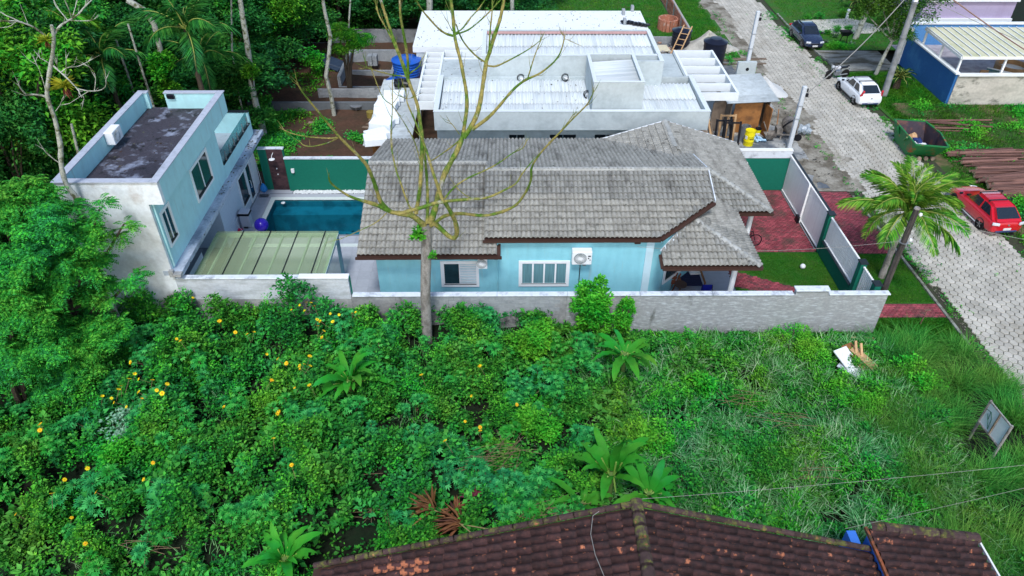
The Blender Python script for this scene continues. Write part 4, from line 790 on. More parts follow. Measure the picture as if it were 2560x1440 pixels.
# ---------------------------------------------------------------- shed with corrugated roof on the left
sh = thing('tin_roof_shed', 'long low shed with grey corrugated roof carrying white foam blocks', 'shed', (-6.4, 41, 0))
corr_roof(sh, -7.65, -5.1, 36.45, 45.5, 2.15, .05, FIBRE2, W=1.06, L=2.5, axis='X', amp=.07, pitch=.20)
MB().box((-7.3, 36.9, 0), (-5.3, 45.2, 2.05)).build('wall', PLY, sh)
SF = mat('white_foam', (.84, .90, .95), .7, var=.03)
fl = ((.93, 352, 939, .25), (1, 340, 943, .55), (1, 313, 955, -.2), (1, 300, 968, .3), (1, 285, 962, .1), (1, 268, 966, -.15), (1, 255, 972, .2), (1, 243, 985, .05))
nm = ('nearest white foam block at the lower edge of the shed roof', 'white foam block stacked just behind the nearest one', 'tilted white foam block third from the shed eave', 'white foam block fourth from the shed eave', 'white foam block in the middle of the row', 'white foam block sixth from the shed eave', 'white foam block next to the farthest one', 'farthest white foam block on the shed roof')
for (s, py, px, rz), lb in zip(fl, nm):
    simple('foam_block', lb, 'foam block', at(px, py, 2.45)-Vector((0, 0, .12)), lambda b: b.obox((0, 0, .2), (1.25, .85, .4), (0, .03, rz)), SF, 'white foam blocks on the shed roof', bevel=.02)
b = MB()
for k in range(9): b.obox((random.uniform(-.5, .5), random.uniform(-.3, .3), .12+.1*random.random()), (.55, .4, .22), (random.random(), random.random(), random.random()*3))
o = link('plastic_bag', b.mesh('plastic_bag', BLACK, bevel=.05)); o.location = at(1010, 215, 2.3); tag(o, 'crumpled black plastic bag on the shed roof', 'bag')
def tank(nm, label, loc, r, h, m, lidm=None, dome=True):
    t = thing(nm, label, 'water tank', loc); b = MB(); pr = [(r*.86, 0), (r*.9, h*.1)]
    for k in range(5): z = h*(.15+.14*k); pr += [(r*(.91+.015*k), z), (r*(.94+.015*k), z+h*.04), (r*(.91+.015*k), z+h*.08)]
    pr += [(r, h*.86), (r, h*.9)]; b.lathe(loc, pr, 28).build('body', m, t, smooth=True)
    MB().lathe(loc, [(r*1.05, h*.9), (r*1.05, h*.94), (r*.55, h*1.02), (r*.5, h*1.04), (r*.2, h*1.05)], 28).build('lid', lidm or m, t, smooth=True); return t
BT = mat('blue_tank_plastic', (.012, .10, .50), .35, var=.06); BKT = mat('black_tank_plastic', (.010, .013, .028), .3, var=.1)
tank('water_tank', 'large blue water tank on a wooden stand beside the unfinished house', (-6.45, 47.6, 1.6), .95, 1.25, BT)
tank('water_tank', 'small blue barrel tank left of the large blue one', (-7.4, 47.2, .3), .45, 1.3, BT)
t = thing('wooden_stand', 'rough wooden stand carrying the large blue tank', 'stand', (-6.3, 47.5, 0)); b = MB()
for x in (-7.2, -5.6):
    for y in (46.8, 48.3): b.box((x-.08, y-.08, 0), (x+.08, y+.08, 1.5))
b.build('legs', WOOD, t); MB().box((-7.3, 46.7, 1.5), (-5.45, 48.4, 1.6)).build('platform', PLY, t); MB().bar((-5.7, 46.6, 1.5), (-6.7, 46.5, .1), .14, .04).build('brace', WOOD, t); MB().bar((-5.5, 46.9, 1.3), (-6.0, 46.4, .1), .25, .04).build('brace', WOODN, t)
for k in range(5):
    x = -8.75+.3*k; simple('fibre_sheet', ('leftmost long grey sheet leaning between shed and foundation', 'second long grey sheet from the left beside the shed', 'middle long grey sheet beside the shed', 'fourth long grey sheet from the left beside the shed', 'long grey sheet nearest the blue barrel')[k], 'sheet', (x+.35, 47.7, .35), lambda b: b.obox((0, 0, 0), (.22, 3.8, .05), (.12, 0, -.06)), FIBRE2, 'long grey sheets stored beside the shed')
# foundations of hollow blocks
fd = thing('block_foundation', 'roofless rectangular block foundation in the soil plot', 'foundation', (-9.6, 51.5, 0)); 
def bwall(a, c, z1, y): MB().box(a, c).build('wall_core', CONC, fd)
MB().box((-11.5, 48.95, -.1), (-8.05, 49.1, .28)).build('front_wall', BLOCK, fd); MB().box((-11.55, 54.0, -.1), (-7.9, 54.2, 1.0)).build('rear_wall', BLOCK, fd); MB().box((-11.55, 49.1, -.1), (-11.35, 54.0, 1.0)).build('side_wall', BLOCK, fd); MB().box((-8.1, 49.1, -.1), (-7.9, 54.0, .6)).build('side_wall', BLOCK, fd); MB().box((-11.35, 51.3, -.1), (-8.1, 51.5, .5)).build('cross_wall', BLOCK, fd)
blocks(fd, 49.0, 54.0, -.02, 1.0, -11.335, axis='Y', L=.4, Hh=.2); 
for k in range(4): MB().box((-9.9+.36*(k % 2), 52.2, .52+.36*(k//2)), (-9.58+.36*(k % 2), 52.8, .86+.36*(k//2))).build('spare_block', BLOCK, fd)
t = thing('low_block_wall', 'low wall of pale hollow blocks in front of the foundation', 'wall', (-9.9, 47.4, 0)); MB().box((-12.6, 47.35, -.1), (-7.6, 47.5, .8)).build('core', CONC, t); blocks(t, -12.5, -7.7, -.02, .82, 47.35, L=.4, Hh=.2)
t = thing('grey_lot_wall', 'long dark grey rendered wall left of the shed', 'wall', (-12.5, 45.4, 0)); MB().box((-16.8, 45.3, -.1), (-7.9, 45.5, .75)).build('wall', mat('dark_grey_render', (.13, .15, .17), .9, var=.15), t)
t = thing('far_block_wall', 'grey block wall at the back of the soil plot', 'wall', (-9, 58, 0)); MB().box((-13.6, 58.2, -.1), (-6.6, 58.4, 1.1)).build('core', CONC, t); blocks(t, -13.5, -6.8, .2, 1.1, 58.2, L=.6, Hh=.3)
simple('spool_table', 'small dark round cable spool standing in the soil plot', 'spool', at(893, 282), lambda b: b.lathe((0, 0, 0), [(.12, 0), (.12, .5), (.42, .52), (.42, .56)], 14), STEEL)
def planks(lbls, pts, z, L, m, cat, grp, nm='plank', w=.2, h=.04):
    for k, ((px, py, rz), lb) in enumerate(zip(pts, lbls)):
        simple(nm, lb, cat, at(px, py, z)+Vector((0, 0, 0)), lambda b: b.obox((0, 0, h/2), (L*random.uniform(.85, 1.1), w, h), (0, random.uniform(-.02, .02), rz)), m, grp)
planks(('upper long grey plank on the soil plot', 'second long grey plank on the soil plot', 'lower long grey plank beside the shed', 'short brown plank in front of the long planks'), ((870, 300, -.06), (880, 310, -.03), (885, 318, -.08), (850, 306, .05)), .15, 4.2, WOOD, 'plank', 'planks on the soil plot', w=.25)
simple('tarpaulin', 'dark tarpaulin draped over the soil bank under the trees', 'tarp', at(815, 155, .5), lambda b: b.obox((0, 0, .1), (3.2, 1.3, .18), (.1, .15, -.5)).obox((1, -.5, .0), (1.6, .8, .14), (.1, .2, -.3)), mat('dark_blue_tarp', (.03, .05, .09), .5, bump=1, bscale=5), bevel=.04)
simple('tyre', 'yellow painted tyre beside the shed corner', 'tyre', (-8.0, 36.6, .1), lambda b: b.tube([(.4*math.cos(a), .4*math.sin(a), .12) for a in np.linspace(0, 2*math.pi, 20)], .12, 8), mat('yellow_rubber', (.35, .32, .05), .8))
simple('steel_drum', 'small drum with yellow base in the soil plot', 'drum', at(928, 300), lambda b: b.lathe((0, 0, 0), [(.25, 0), (.25, .6), (.2, .62)], 14), mat('rusty_yellow', (.25, .2, .05), .7))

# ---------------------------------------------------------------- right side of the construction site
sk = thing('plywood_shack', 'small plywood shack with corrugated roof right of the unfinished house', 'shed', (15.2, 43.5, 0))
corr_roof(sk, 13.8, 16.9, 42.0, 46.4, 2.1, .04, FIBRE2, W=1.1, L=3.1, axis='X', amp=.07, pitch=.20)
MB().box((14.3, 42.35, 0), (16.0, 42.40, 2.05)).build('front_panel', PLY, sk); MB().obox((16.3, 42.0, 1.0), (.05, .9, 1.95), (0, 0, .15)).build('open_door', PLY, sk); MB().box((14.1, 42.4, 0), (14.15, 46, 2.05)).box((16.5, 42.6, 0), (16.55, 46, 2.05)).build('side_panel', WOOD, sk); MB().obox((13.4, 42.6, 1.0), (.9, .05, 2.0), (0, 0, .3)).build('leaning_panel', WOOD, sk)
LB = ('longest plank leaning on the house corner', 'second leaning plank at the house corner', 'wide grey board in the leaning plank pile', 'thin dark plank in the leaning pile', 'plank sloping outward from the leaning pile', 'lowest plank in the leaning pile', 'pale plank at the right of the leaning pile', 'short plank on top of the leaning pile')
for k, lb in enumerate(LB):
    x = 11.5+.2*k; o = MB().bar((x, 38.3+.25*k+.2*random.random(), .05), (x-.55+random.uniform(-.2, .2), 40.4, 1.5+.4*random.random()), random.choice((.12, .2, .3)), .04).build('leaning_plank', WOODN if k == 6 else WOOD, None, label=lb, cat='plank', group='planks leaning beside the unfinished house')
for k, (x, y, m_, lb) in enumerate(((13.7, 41.3, WOODN, 'pine window frame leaning in front of the plywood shack'), (13.3, 40.6, BLACK, 'dark steel frame leaning in front of the pine one'), (13.75, 40.3, BLACK, 'second dark steel frame beside the yellow barrel'))):
    simple('window_frame', lb, 'frame', (x, y, .02), lambda b: b.obox((-.45, 0, .85), (.12, .06, 1.7), (-.2, 0, 0)).obox((.45, 0, .85), (.12, .06, 1.7), (-.2, 0, 0)).obox((0, .15, 1.6), (.8, .06, .1), (-.2, 0, 0)).obox((0, -.1, .3), (.8, .06, .1), (-.2, 0, 0)).obox((0, .02, .85), (.08, .05, 1.4), (-.2, 0, 0)), m_, 'frames leaning by the shack')
YEL = mat('yellow_drum_paint', (.78, .68, .01), .35, var=.04)
t = thing('steel_barrel', 'bright yellow steel barrel with black writing', 'barrel', (15.02, 40.75, 0)); c = wloc(t)
pr = [(.30, 0), (.30, .3), (.315, .33), (.30, .36), (.30, .66), (.315, .69), (.30, .72), (.30, .99), (.31, 1.0), (.29, 1.0), (.28, .96), (.01, .95)]
MB().lathe(c, pr, 26).build('drum', YEL, t, smooth=True); b = MB()
for k in range(9): a = -1.75+.11*k+(.03 if k % 2 else 0); b.obox(c+Vector((.303*math.cos(a), .303*math.sin(a), .52)), (.004, .022, .055+.02*(k % 3)), (0, 0, a))
b.build('lettering', BLACK, t); MB().obox(c+Vector((-.25, -.175, .6)), (.006, .16, .22), (0, 0, -2.53)).build('label', WHITE, t)
t = thing('paint_bucket', 'small yellow bucket with black lid behind the blue bag', 'bucket', (15.9, 41.9, 0)); c = wloc(t); MB().lathe(c, [(.14, 0), (.18, .5)], 16).build('body', YEL, t); MB().lathe(c, [(.19, .5), (.19, .58), (.05, .6)], 16).build('lid', BLACK, t); MB().box((15.72, 41.72, .2), (15.98, 41.725, .3)).build('label', WHITE, t)
simple('open_drum', 'grey open steel drum behind the yellow barrel', 'barrel', (15.05, 41.75, 0), lambda b: b.lathe((0, 0, 0), [(.3, 0), (.3, .8), (.28, .8), (.28, .05)], 18, cap=False), STEEL)
b = MB()
for k in range(10): b.obox((random.uniform(-.3, .3), random.uniform(-.25, .25), .1+.08*random.random()), (.3, .25, .12), (random.random(), random.random(), random.random()*3))
o = link('plastic_bag', b.mesh('plastic_bag', mat('pale_blue_plastic', (.35, .55, .75), .4, var=.3), bevel=.03)); o.location = (15.75, 41.2, 0); tag(o, 'crumpled pale blue plastic bag beside the yellow barrel', 'bag')
t = thing('cement_mixer', 'grey cement mixer with round drum on a wheeled frame', 'cement mixer', (17.6, 41.6, 0)); CMX = mat('cement_crusted_metal', (.24, .22, .20), .8, col2=(.12, .11, .10), mscale=4, var=.2, bump=.6)
Mx = Euler((R(-60), 0, R(25))).to_matrix(); c = Vector((17.75, 41.8, .85)); b = MB(); b.lathe((0, 0, 0), [(.18, -.55), (.42, -.4), (.52, -.05), (.5, .12), (.24, .5), (.22, .5), (.3, .1)], 26, cap=False); b.v = [tuple(c+Mx@Vector(v)) for v in b.v]; b.build('drum', CMX, t, smooth=True)
b = MB(); b.lathe((0, 0, 0), [(.53, -.08), (.56, -.08), (.56, .0), (.53, .0)], 30); b.v = [tuple(c+Mx@Vector(v)) for v in b.v]; b.build('gear_ring', BLACK, t)
b = MB(); b.lathe((0, 0, 0), [(.2, .3), (.01, .3)], 20); b.v = [tuple(c+Mx@Vector(v)) for v in b.v]; b.build('drum_mouth', DARK, t)
b = MB(); b.bar((16.4, 41.5, .35), (18.4, 41.4, .35), .08).bar((16.5, 41.9, .35), (18.4, 42.0, .35), .08).bar((18.3, 41.4, .0), (18.1, 41.7, .9), .07).bar((17.2, 41.4, .0), (17.4, 41.8, .9), .07).bar((16.4, 41.4, .35), (16.2, 42.1, .9), .05).box((16.9, 41.4, .4), (17.25, 41.9, .75)); b.build('frame', CMX, t)
for y in (41.3, 42.1): MB().lathe((18.25, y, .22), [(.22, -.05), (.22, .05)], 16, 'Y').build('wheel', BLACK, t)
MB().tube([(17.15, 42.6, 1.5), (17.0, 42.0, 1.1), (16.9, 41.7, .9)], .03, 6).build('handle', PLY, t)
b = MB(); b.prism([(16.1, 41.3), (16.8, 41.2), (16.9, 41.9), (16.2, 42.0)], .25, .3); o = MB().add([(16.1, 41.0, .5), (16.75, 40.95, .5), (16.8, 41.5, .55), (16.1, 41.55, .5), (16.25, 41.1, .2), (16.6, 41.1, .2), (16.65, 41.4, .2), (16.25, 41.4, .2)], [(0, 1, 5, 4), (1, 2, 6, 5), (2, 3, 7, 6), (3, 0, 4, 7), (4, 5, 6, 7)]).build('wheelbarrow_tray', CMX, None, label='cement crusted barrow tray left of the mixer', cat='wheelbarrow')
b = MB()
for k in range(12): b.obox((random.uniform(-.35, .35), random.uniform(-.35, .35), .2+.3*random.random()), (.35, .3, .25), (random.random(), random.random(), random.random()*3))
o = link('plastic_bag', b.mesh('plastic_bag', glassmat('clear_plastic', (.8, .85, .9), .4, .3, (.6, .68, .75)), bevel=.03)); o.location = (18.75, 42.2, 0); tag(o, 'clear plastic bag lying right of the cement mixer', 'bag')
# concrete meter wall, poles
mw_ = thing('meter_wall', 'grey concrete meter wall at the foot of the far white post', 'wall', (16.9, 49.8, 0)); MB().box((16.4, 49.7, 0), (17.7, 49.95, 1.75)).build('wall', RENDERC, mw_); MB().lathe((17.1, 49.69, 1.25), [(.12, 0), (.12, .02)], 14, 'Y').build('dial', BLACK, mw_)
def squarepole(name, label, x, y, h, w=.24):
    t = thing(name, label, 'pole', (x, y, 0), group='white concrete service posts'); b = MB(); b.prism([(x-w/2, y-w/2), (x+w/2, y-w/2), (x+w/2, y+w/2), (x-w/2, y+w/2)], 0, h); b.build('shaft', mat('pale_post', (.55, .60, .66), .8, var=.06) if 'pale_post' not in bpy.data.materials else bpy.data.materials['pale_post'], t, bevel=.03)
    b = MB()
    for z in (h*.5, h*.7): b.box((x-w*.6, y-w*.6, z), (x+w*.6, y+w*.6, z+.04))
    b.build('band', STEEL, t); MB().obox((x+.2, y-.1, h-.5), (.14, .1, .2)).obox((x+.18, y-.1, h-.2), (.06, .06, .2)).build('insulator', BLACK, t); return t
squarepole('concrete_post', 'nearer white concrete post beside the cement mixer', 17.4, 40.25, 4.0); squarepole('concrete_post', 'farther white concrete post by the meter wall', 17.2, 50.2, 5.1)
b = MB()
b.add([], [])
def heap(name, label, cx, cy, r, h, m, seed):
    n = 40; V = []; F = []
    for j in range(14):
        q = j/13
        for k in range(n): a = 2*math.pi*k/n; rr = r*q*(1+.25*math.sin(2*a+seed)+.12*math.sin(5*a+seed*2)); V.append((rr*math.cos(a), rr*math.sin(a), h*(1-q)**1.15*(1+.15*math.sin(3*a+seed+q*4))-.02*(j == 13)+.03*random.random()*(q < .9)))
    for j in range(13):
        for k in range(n): F.append((j*n+k, j*n+(k+1) % n, (j+1)*n+(k+1) % n, (j+1)*n+k))
    me = bpy.data.meshes.new(name); me.from_pydata(V, [], F); me.materials.append(m); me.polygons.foreach_set('use_smooth', [True]*len(F)); o = link(name, me); o.location = (cx, cy, .0); tag(o, label, 'sand pile')
heap('sand_pile', 'pale heap of sand between the black tanks and the lawn strip', 16.0, 57.0, 2.0, 1.3, SAND, 1); heap('sand_pile', 'low white gravel heap below the far white post', 18.3, 49.3, 1.5, .8, mat('white_gravel', (.55, .57, .58), .9, var=.15, vscale=20, bump=1, bscale=30), 3)
tank('water_tank', 'large black water tank in front of the sand pile', (15.6, 53.3, 0), .85, 2.1, BKT); tank('water_tank', 'smaller black tank behind the white ladder', (13.9, 57.0, .1), .75, 1.5, BKT)
t = thing('wooden_ladder', 'pale wooden ladder leaning near the smaller black tank', 'ladder', (13.2, 55.2, 0)); b = MB(); p0, p1 = Vector((12.6, 54.6, .2)), Vector((13.7, 55.8, 2.3)); sd_ = Vector((.55, -.3, 0))
b.bar(p0, p1, .07).bar(p0+sd_, p1+sd_, .07); b.build('rail', WOODN, t); b = MB()
for k in range(6): q = p0+(p1-p0)*(k+.5)/6; b.bar(q, q+sd_, .06, .04)
b.build('rung', WOODN, t)
bk = thing('brick_fence_wall', 'unfinished red hollow brick wall with mortar pillars beside the far lawn', 'wall', (14.6, 64, 0)); MB().box((14.52, 57.6, 0), (14.68, 75, 1.45)).build('mortar_core', mat('rough_mortar', (.34, .33, .32), .9, var=.2), bk)
RB = mat('red_hollow_brick', (.42, .17, .11), .85, col2=(.5, .42, .38), mscale=3, mlo=.55, mhi=.7, var=.15, robj=.15); me = MB().box((-.02, -.28, -.09), (.02, .28, .09)).mesh('hollow_brick', RB)
for j in range(6):
    for k in range(26):
        if k % 5 == 4: continue
        link('hollow_brick', me, bk, Vector((14.51, 57.9+.62*k+(.1 if j % 2 else 0), .2+.22*j))-wloc(bk))
t = thing('brick_ring', 'round red brick well beside the unfinished brick wall', 'well', (13.7, 61.5, 0)); me = MB().box((-.07, -.12, -.5), (.07, .12, .5)).mesh('hollow_brick', RB)
for k in range(18): a = k*math.pi/9; link('hollow_brick', me, t, (.75*math.cos(a), .85*math.sin(a), .45), (0, 0, a))
MB().lathe((13.7, 61.5, .05), [(.7, 0), (.7, .3)], 16).build('rubble', SITE, t)
t = thing('low_block_wall', 'low grey block wall along the near edge of the far lawn', 'wall', (12, 58.4, 0)); MB().box((10.4, 58.3, -.1), (14.5, 58.45, .5)).build('core', CONC, t); blocks(t, 10.4, 14.5, 0, .5, 58.3, L=.5, Hh=.25)
P = [(random.uniform(10.6, 14), random.uniform(54, 57.8), random.uniform(.02, .25)) for k in range(260)]
pebbles('rubble', P, (.1, .45), mat('mixed_rubble', (.25, .24, .22), .9, risl=[(.36, .18, .12), (.45, .43, .40), (.12, .13, .15), (.3, .3, .3)]), .5)
P = [(random.uniform(11.2, 14.6), random.uniform(37, 41), random.uniform(.0, .06)) for k in range(130)]; pebbles('debris', P, (.05, .2), mat('site_debris', (.25, .24, .22), .9, risl=[(.3, .2, .14), (.45, .45, .44), (.05, .05, .08)]), .4)
planks(('long board lying on the ground behind the meter wall', 'second board lying behind the meter wall', 'board lying closest to the sand heap'), ((1840, 160, .02), (1850, 150, .1), (1835, 147, -.05)), .03, 4.5, WOOD, 'plank', 'boards on the ground by the meter wall')
simple('soffit_box', 'broken cream sheet lying in the rubble behind the roof', 'sheet', (12.0, 56.2, .35), lambda b: b.obox((0, 0, 0), (1.9, .9, .05), (.2, .1, .3)), mat('cream_sheet', (.6, .56, .42), .8))
# ================================================================ VEHICLES
def qon(c, u0, u1, v0, v1, off):
    c = [Vector(p) for p in c]; n = (c[1]-c[0]).cross(c[3]-c[0]).normalized()
    f = lambda u, v: (c[0]*(1-u)+c[1]*u)*(1-v)+(c[3]*(1-u)+c[2]*u)*v+n*off
    return [f(u0, v0), f(u1, v0), f(u1, v1), f(u0, v1)]
TYRE = mat('tyre_rubber', (.012, .012, .013), .8, var=.1); RIM = mat('alloy_rim', (.38, .40, .43), .35, metal=.7, var=.05); AGLASS = mat('car_glass', (.012, .018, .028), .05, spec=1, var=.1)
REDL = mat('red_lamp', (.55, .006, .02), .2, var=0, coat=1); CLEAR = mat('clear_lamp', (.62, .66, .72), .12, var=.05, coat=1); PLATE = mat('number_plate', (.62, .64, .66), .5, var=.04)
def car(label, loc, rz, paint, rack, shape, L=3.95, W=1.66, H=1.46):
    t = thing('parked_car', label, 'car', loc, rz); hw = W/2; f = L/2; r = -L/2
    st = [(r, .78, .34, .70), (r+.05, .92, .26, .86), (r+.22, .99, .2, .93), (r+.8, 1, .2, .95), (0, 1, .2, .93), (f-1.15, 1, .2, .91), (f-.75, .985, .2, .86), (f-.3, .93, .2, .74), (f-.06, .82, .24, .64), (f, .70, .30, .54)]
    V = []; k = 12
    for y, s, zb, zt in st:
        h = hw*s
        half = [(h*.90, zb), (h*.985, zb+.10), (h, zb+(zt-zb)*.45), (h*.985, zb+(zt-zb)*.78), (h*.90, zt-.015), (h*.45, zt+.02)]
        V += [(x, y, z) for x, z in half]+[(-x, y, z) for x, z in reversed(half)]
    n = len(st); F = [(i*k+j, i*k+(j+1) % k, (i+1)*k+(j+1) % k, (i+1)*k+j) for i in range(n-1) for j in range(k)]+[tuple(range(k-1, -1, -1)), tuple((n-1)*k+j for j in range(k))]
    b = MB(); b.add(V, F); me = b.mesh('body', paint, smooth=True); o = link('body', me, t)
    mdf = o.modifiers.new('s', 'SUBSURF'); mdf.levels = mdf.render_levels = 1
    # greenhouse
    yb0, yb1, yt0, yt1, wb, wt, zb, zt = r+.06, f-.95, r+.80, .18, hw*.90, hw*.70, .90, H
    B = [(-wb, yb0, zb), (wb, yb0, zb), (wb*.97, yb1, zb-.02), (-wb*.97, yb1, zb-.02)]; T = [(-wt, yt0, zt-.03), (wt, yt0, zt-.03), (wt, yt1, zt-.02), (-wt, yt1, zt-.02)]
    b = MB().add(B+T, [(4, 5, 6, 7), (0, 1, 5, 4), (1, 2, 6, 5), (2, 3, 7, 6), (3, 0, 4, 7)]); me = b.mesh('cabin', paint, bevel=.13, smooth=True, seg=4); link('cabin', me, t)
    rear = (B[0], B[1], T[1], T[0]); front = (B[2], B[3], T[3], T[2]); right = (B[1], B[2], T[2], T[1]); left = (B[3], B[0], T[0], T[3])
    link('rear_window', MB().add(qon(rear, .10, .90, .18, .86, .012), [(0, 1, 2, 3)]).mesh('g', AGLASS), t); link('windscreen', MB().add(qon(front, .08, .92, .12, .90, .012), [(0, 1, 2, 3)]).mesh('g', AGLASS), t)
    for q, fl in ((right, 0), (left, 1)):
        for (u0, u1) in ((.14, .42), (.47, .80)):
            if fl: u0, u1 = 1-u1, 1-u0
            p = qon(q, u0, u1, .14, .84, .012); link('side_window', MB().add(p, [(0, 1, 2, 3)]).mesh('g', AGLASS), t)
        p = qon(q, (.82 if not fl else .10), (.90 if not fl else .18), .14, .45, .012); link('side_window', MB().add(p, [(0, 1, 2, 3)]).mesh('g', AGLASS), t)
    # wheels
    for y in (-1.18, 1.24):
        for s in (-1, 1):
            wh = bpy.data.objects.new('wheel', None); COL.objects.link(wh); wh.parent = t; wh.location = (s*(hw-.11), y, .29)
            link('tyre', MB().lathe((0, 0, 0), [(.19, -.10), (.275, -.10), (.292, -.07), (.292, .07), (.275, .10), (.19, .10)], 24, 'X').mesh('tyre', TYRE, smooth=True), wh)
            m = MB().lathe((s*.085, 0, 0), [(.195, -.005), (.195, .006), (.05, .02)], 20, 'X')
            for j in range(5): a = j*2*math.pi/5; m.bar((s*.108, .03*math.cos(a), .03*math.sin(a)), (s*.105, .185*math.cos(a), .185*math.sin(a)), .05, .02)
            link('rim', m.mesh('rim', RIM), wh)
            link('wheel_arch', MB().lathe((s*(hw-.012), y, .31), [(.30, -.02), (.345, .0), (.345, .016), (.30, .016)], 24, 'X', cap=False).mesh('arch', BLACK), t)
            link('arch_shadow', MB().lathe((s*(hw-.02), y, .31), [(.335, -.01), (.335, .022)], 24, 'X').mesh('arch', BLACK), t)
    # lamps, plate, bumper, trims
    for s in (-1, 1):
        if shape == 'tall': link('tail_lamp', MB().obox((s*(hw*.80), r+.13, 1.02), (.13, .12, .46), (.28, s*-.28, s*.3)).mesh('l', REDL, bevel=.02), t)
        else: link('tail_lamp', MB().obox((s*(hw*.79), r+.03, .80), (.34, .1, .14), (0, 0, s*.35)).mesh('l', REDL if shape != 'clear' else CLEAR, bevel=.02), t)
        link('headlight', MB().obox((s*(hw*.66), f-.10, .60), (.36, .14, .13), (-.3, 0, -s*.40)).mesh('l', CLEAR, bevel=.02), t)
        link('mirror', MB().obox((s*(hw+.06), f-1.25, .96), (.18, .10, .12)).mesh('l', BLACK, bevel=.02), t)
        link('door_handle', MB().obox((s*(hw+.002), -.25, .76), (.02, .16, .03)).mesh('l', paint), t)
        link('sill_trim', MB().box((s*hw-.012, -.85, .22), (s*hw+.012, .90, .27)).mesh('l', BLACK if shape != 'clear' else CLEAR), t)
    link('number_plate', MB().obox((0, r-.008, .44 if shape != 'clear' else .5), (.40, .02, .13)).mesh('p', PLATE), t); link('number_plate', MB().obox((0, f+.008, .36), (.40, .02, .12)).mesh('p', PLATE), t)
    for k in range(6): pass
    bp = MB().obox((0, r+.0, .36), (W*.66, .05, .10)); link('bumper_vent', bp.mesh('b', mat('dark_blue_trim', (.03, .05, .13), .5) if 'dark_blue_trim' not in bpy.data.materials else bpy.data.materials['dark_blue_trim'], bevel=.02), t)
    link('grille', MB().obox((0, f-.01, .50), (W*.42, .05, .08)).mesh('b', BLACK, bevel=.02), t); link('lower_grille', MB().obox((0, f-.03, .28), (W*.6, .06, .09)).mesh('b', BLACK, bevel=.02), t)
    link('emblem', MB().lathe((0, r+.0, .74), [(.045, -.03), (.045, .012)], 12, 'Y').mesh('b', STEEL), t)
    if rack:
        for y in (-.85, -.05): link('roof_rack', MB().bar((-wt*1.06, y, zt+.05), (wt*1.06, y, zt+.05), .05, .03).box((-wt*1.0, y-.03, zt-.04), (-wt*.94, y+.03, zt+.04)).box((wt*.94, y-.03, zt-.04), (wt*1.0, y+.03, zt+.04)).mesh('rack', BLACK), t)
    return t
pw = mat('white_car_paint', (.80, .83, .88), .25, var=.02, coat=.8); pr_ = mat('red_car_paint', (.52, .008, .022), .22, var=.03, coat=1); pb = mat('navy_car_paint', (.018, .030, .075), .2, var=.04, coat=1)
car('white hatchback with black roof bars parked beyond the motorcycle', (24.42, 47.85, .02), R(3), pw, True, 'tall', 3.9, 1.66)
car('red hatchback with roof bars parked beside the log piles', (25.22, 32.65, .02), R(4), pr_, True, 'clear', 4.1, 1.72)
t = car('dark blue hatchback facing the camera by the garden', (24.35, 58.55, .02), R(182), pb, False, 'low', 3.9, 1.62)
# motorcycle
t = thing('motorcycle', 'black motorcycle with white tank parked in front of the white car', 'motorcycle', (24.2, 51.1, .02), R(14))
for nm, x in (('wheel', -.68), ('wheel', .68)): link(nm, MB().lathe((x, 0, .31), [(.20, -.05), (.29, -.05), (.31, 0), (.29, .05), (.20, .05)], 22, 'Y').tube([(x-.2, 0, .31), (x+.2, 0, .31)], .02, 5).tube([(x, 0, .11), (x, 0, .51)], .02, 5).lathe((x, 0, .31), [(.07, -.06), (.07, .06)], 10, 'Y').mesh('wheel', TYRE), t)
link('engine', MB().obox((0, 0, .42), (.45, .26, .34)).tube([(.1, -.15, .3), (.7, -.18, .35)], .05, 8).mesh('e', STEEL, bevel=.03), t); link('fuel_tank', MB().lathe((-.12, 0, .80), [(.02, -.26), (.14, -.18), (.17, .05), (.1, .22), (.02, .26)], 12, 'X').mesh('f', mat('silver_paint', (.6, .63, .7), .3, coat=.5), smooth=True), t)
link('seat', MB().obox((.38, 0, .80), (.62, .24, .10), (0, -.06, 0)).obox((.72, 0, .86), (.25, .16, .06), (0, -.3, 0)).mesh('s', BLACK, bevel=.04), t); link('fork', MB().tube([(-.68, -.09, .31), (-.42, -.09, .98)], .025, 6).tube([(-.68, .09, .31), (-.42, .09, .98)], .025, 6).mesh('f', STEEL), t)
link('handlebar', MB().tube([(-.25, -.36, 1.08), (-.40, -.1, 1.02), (-.40, .1, 1.02), (-.25, .36, 1.08)], .018, 6).tube([(-.4, -.25, 1.05), (-.45, -.33, 1.28)], .01, 4).obox((-.46, -.34, 1.3), (.03, .12, .07)).mesh('h', BLACK), t); link('headlight', MB().lathe((-.52, 0, .92), [(.04, .1), (.1, .04), (.11, -.06)], 12, 'X').mesh('h', CLEAR), t)
link('mudguard', MB().tube([(-.98, 0, .50), (-.85, 0, .62), (-.66, 0, .66), (-.5, 0, .6)], .05, 6).mesh('m', BLACK), t); link('frame', MB().tube([(-.42, 0, .95), (-.2, 0, .45), (.25, 0, .35), (.68, 0, .33)], .035, 6).tube([(.2, 0, .7), (.25, 0, .35)], .03, 6).mesh('f', BLACK), t)
link('number_plate', MB().obox((.95, 0, .62), (.02, .18, .14), (0, -.3, 0)).mesh('p', PLATE), t)

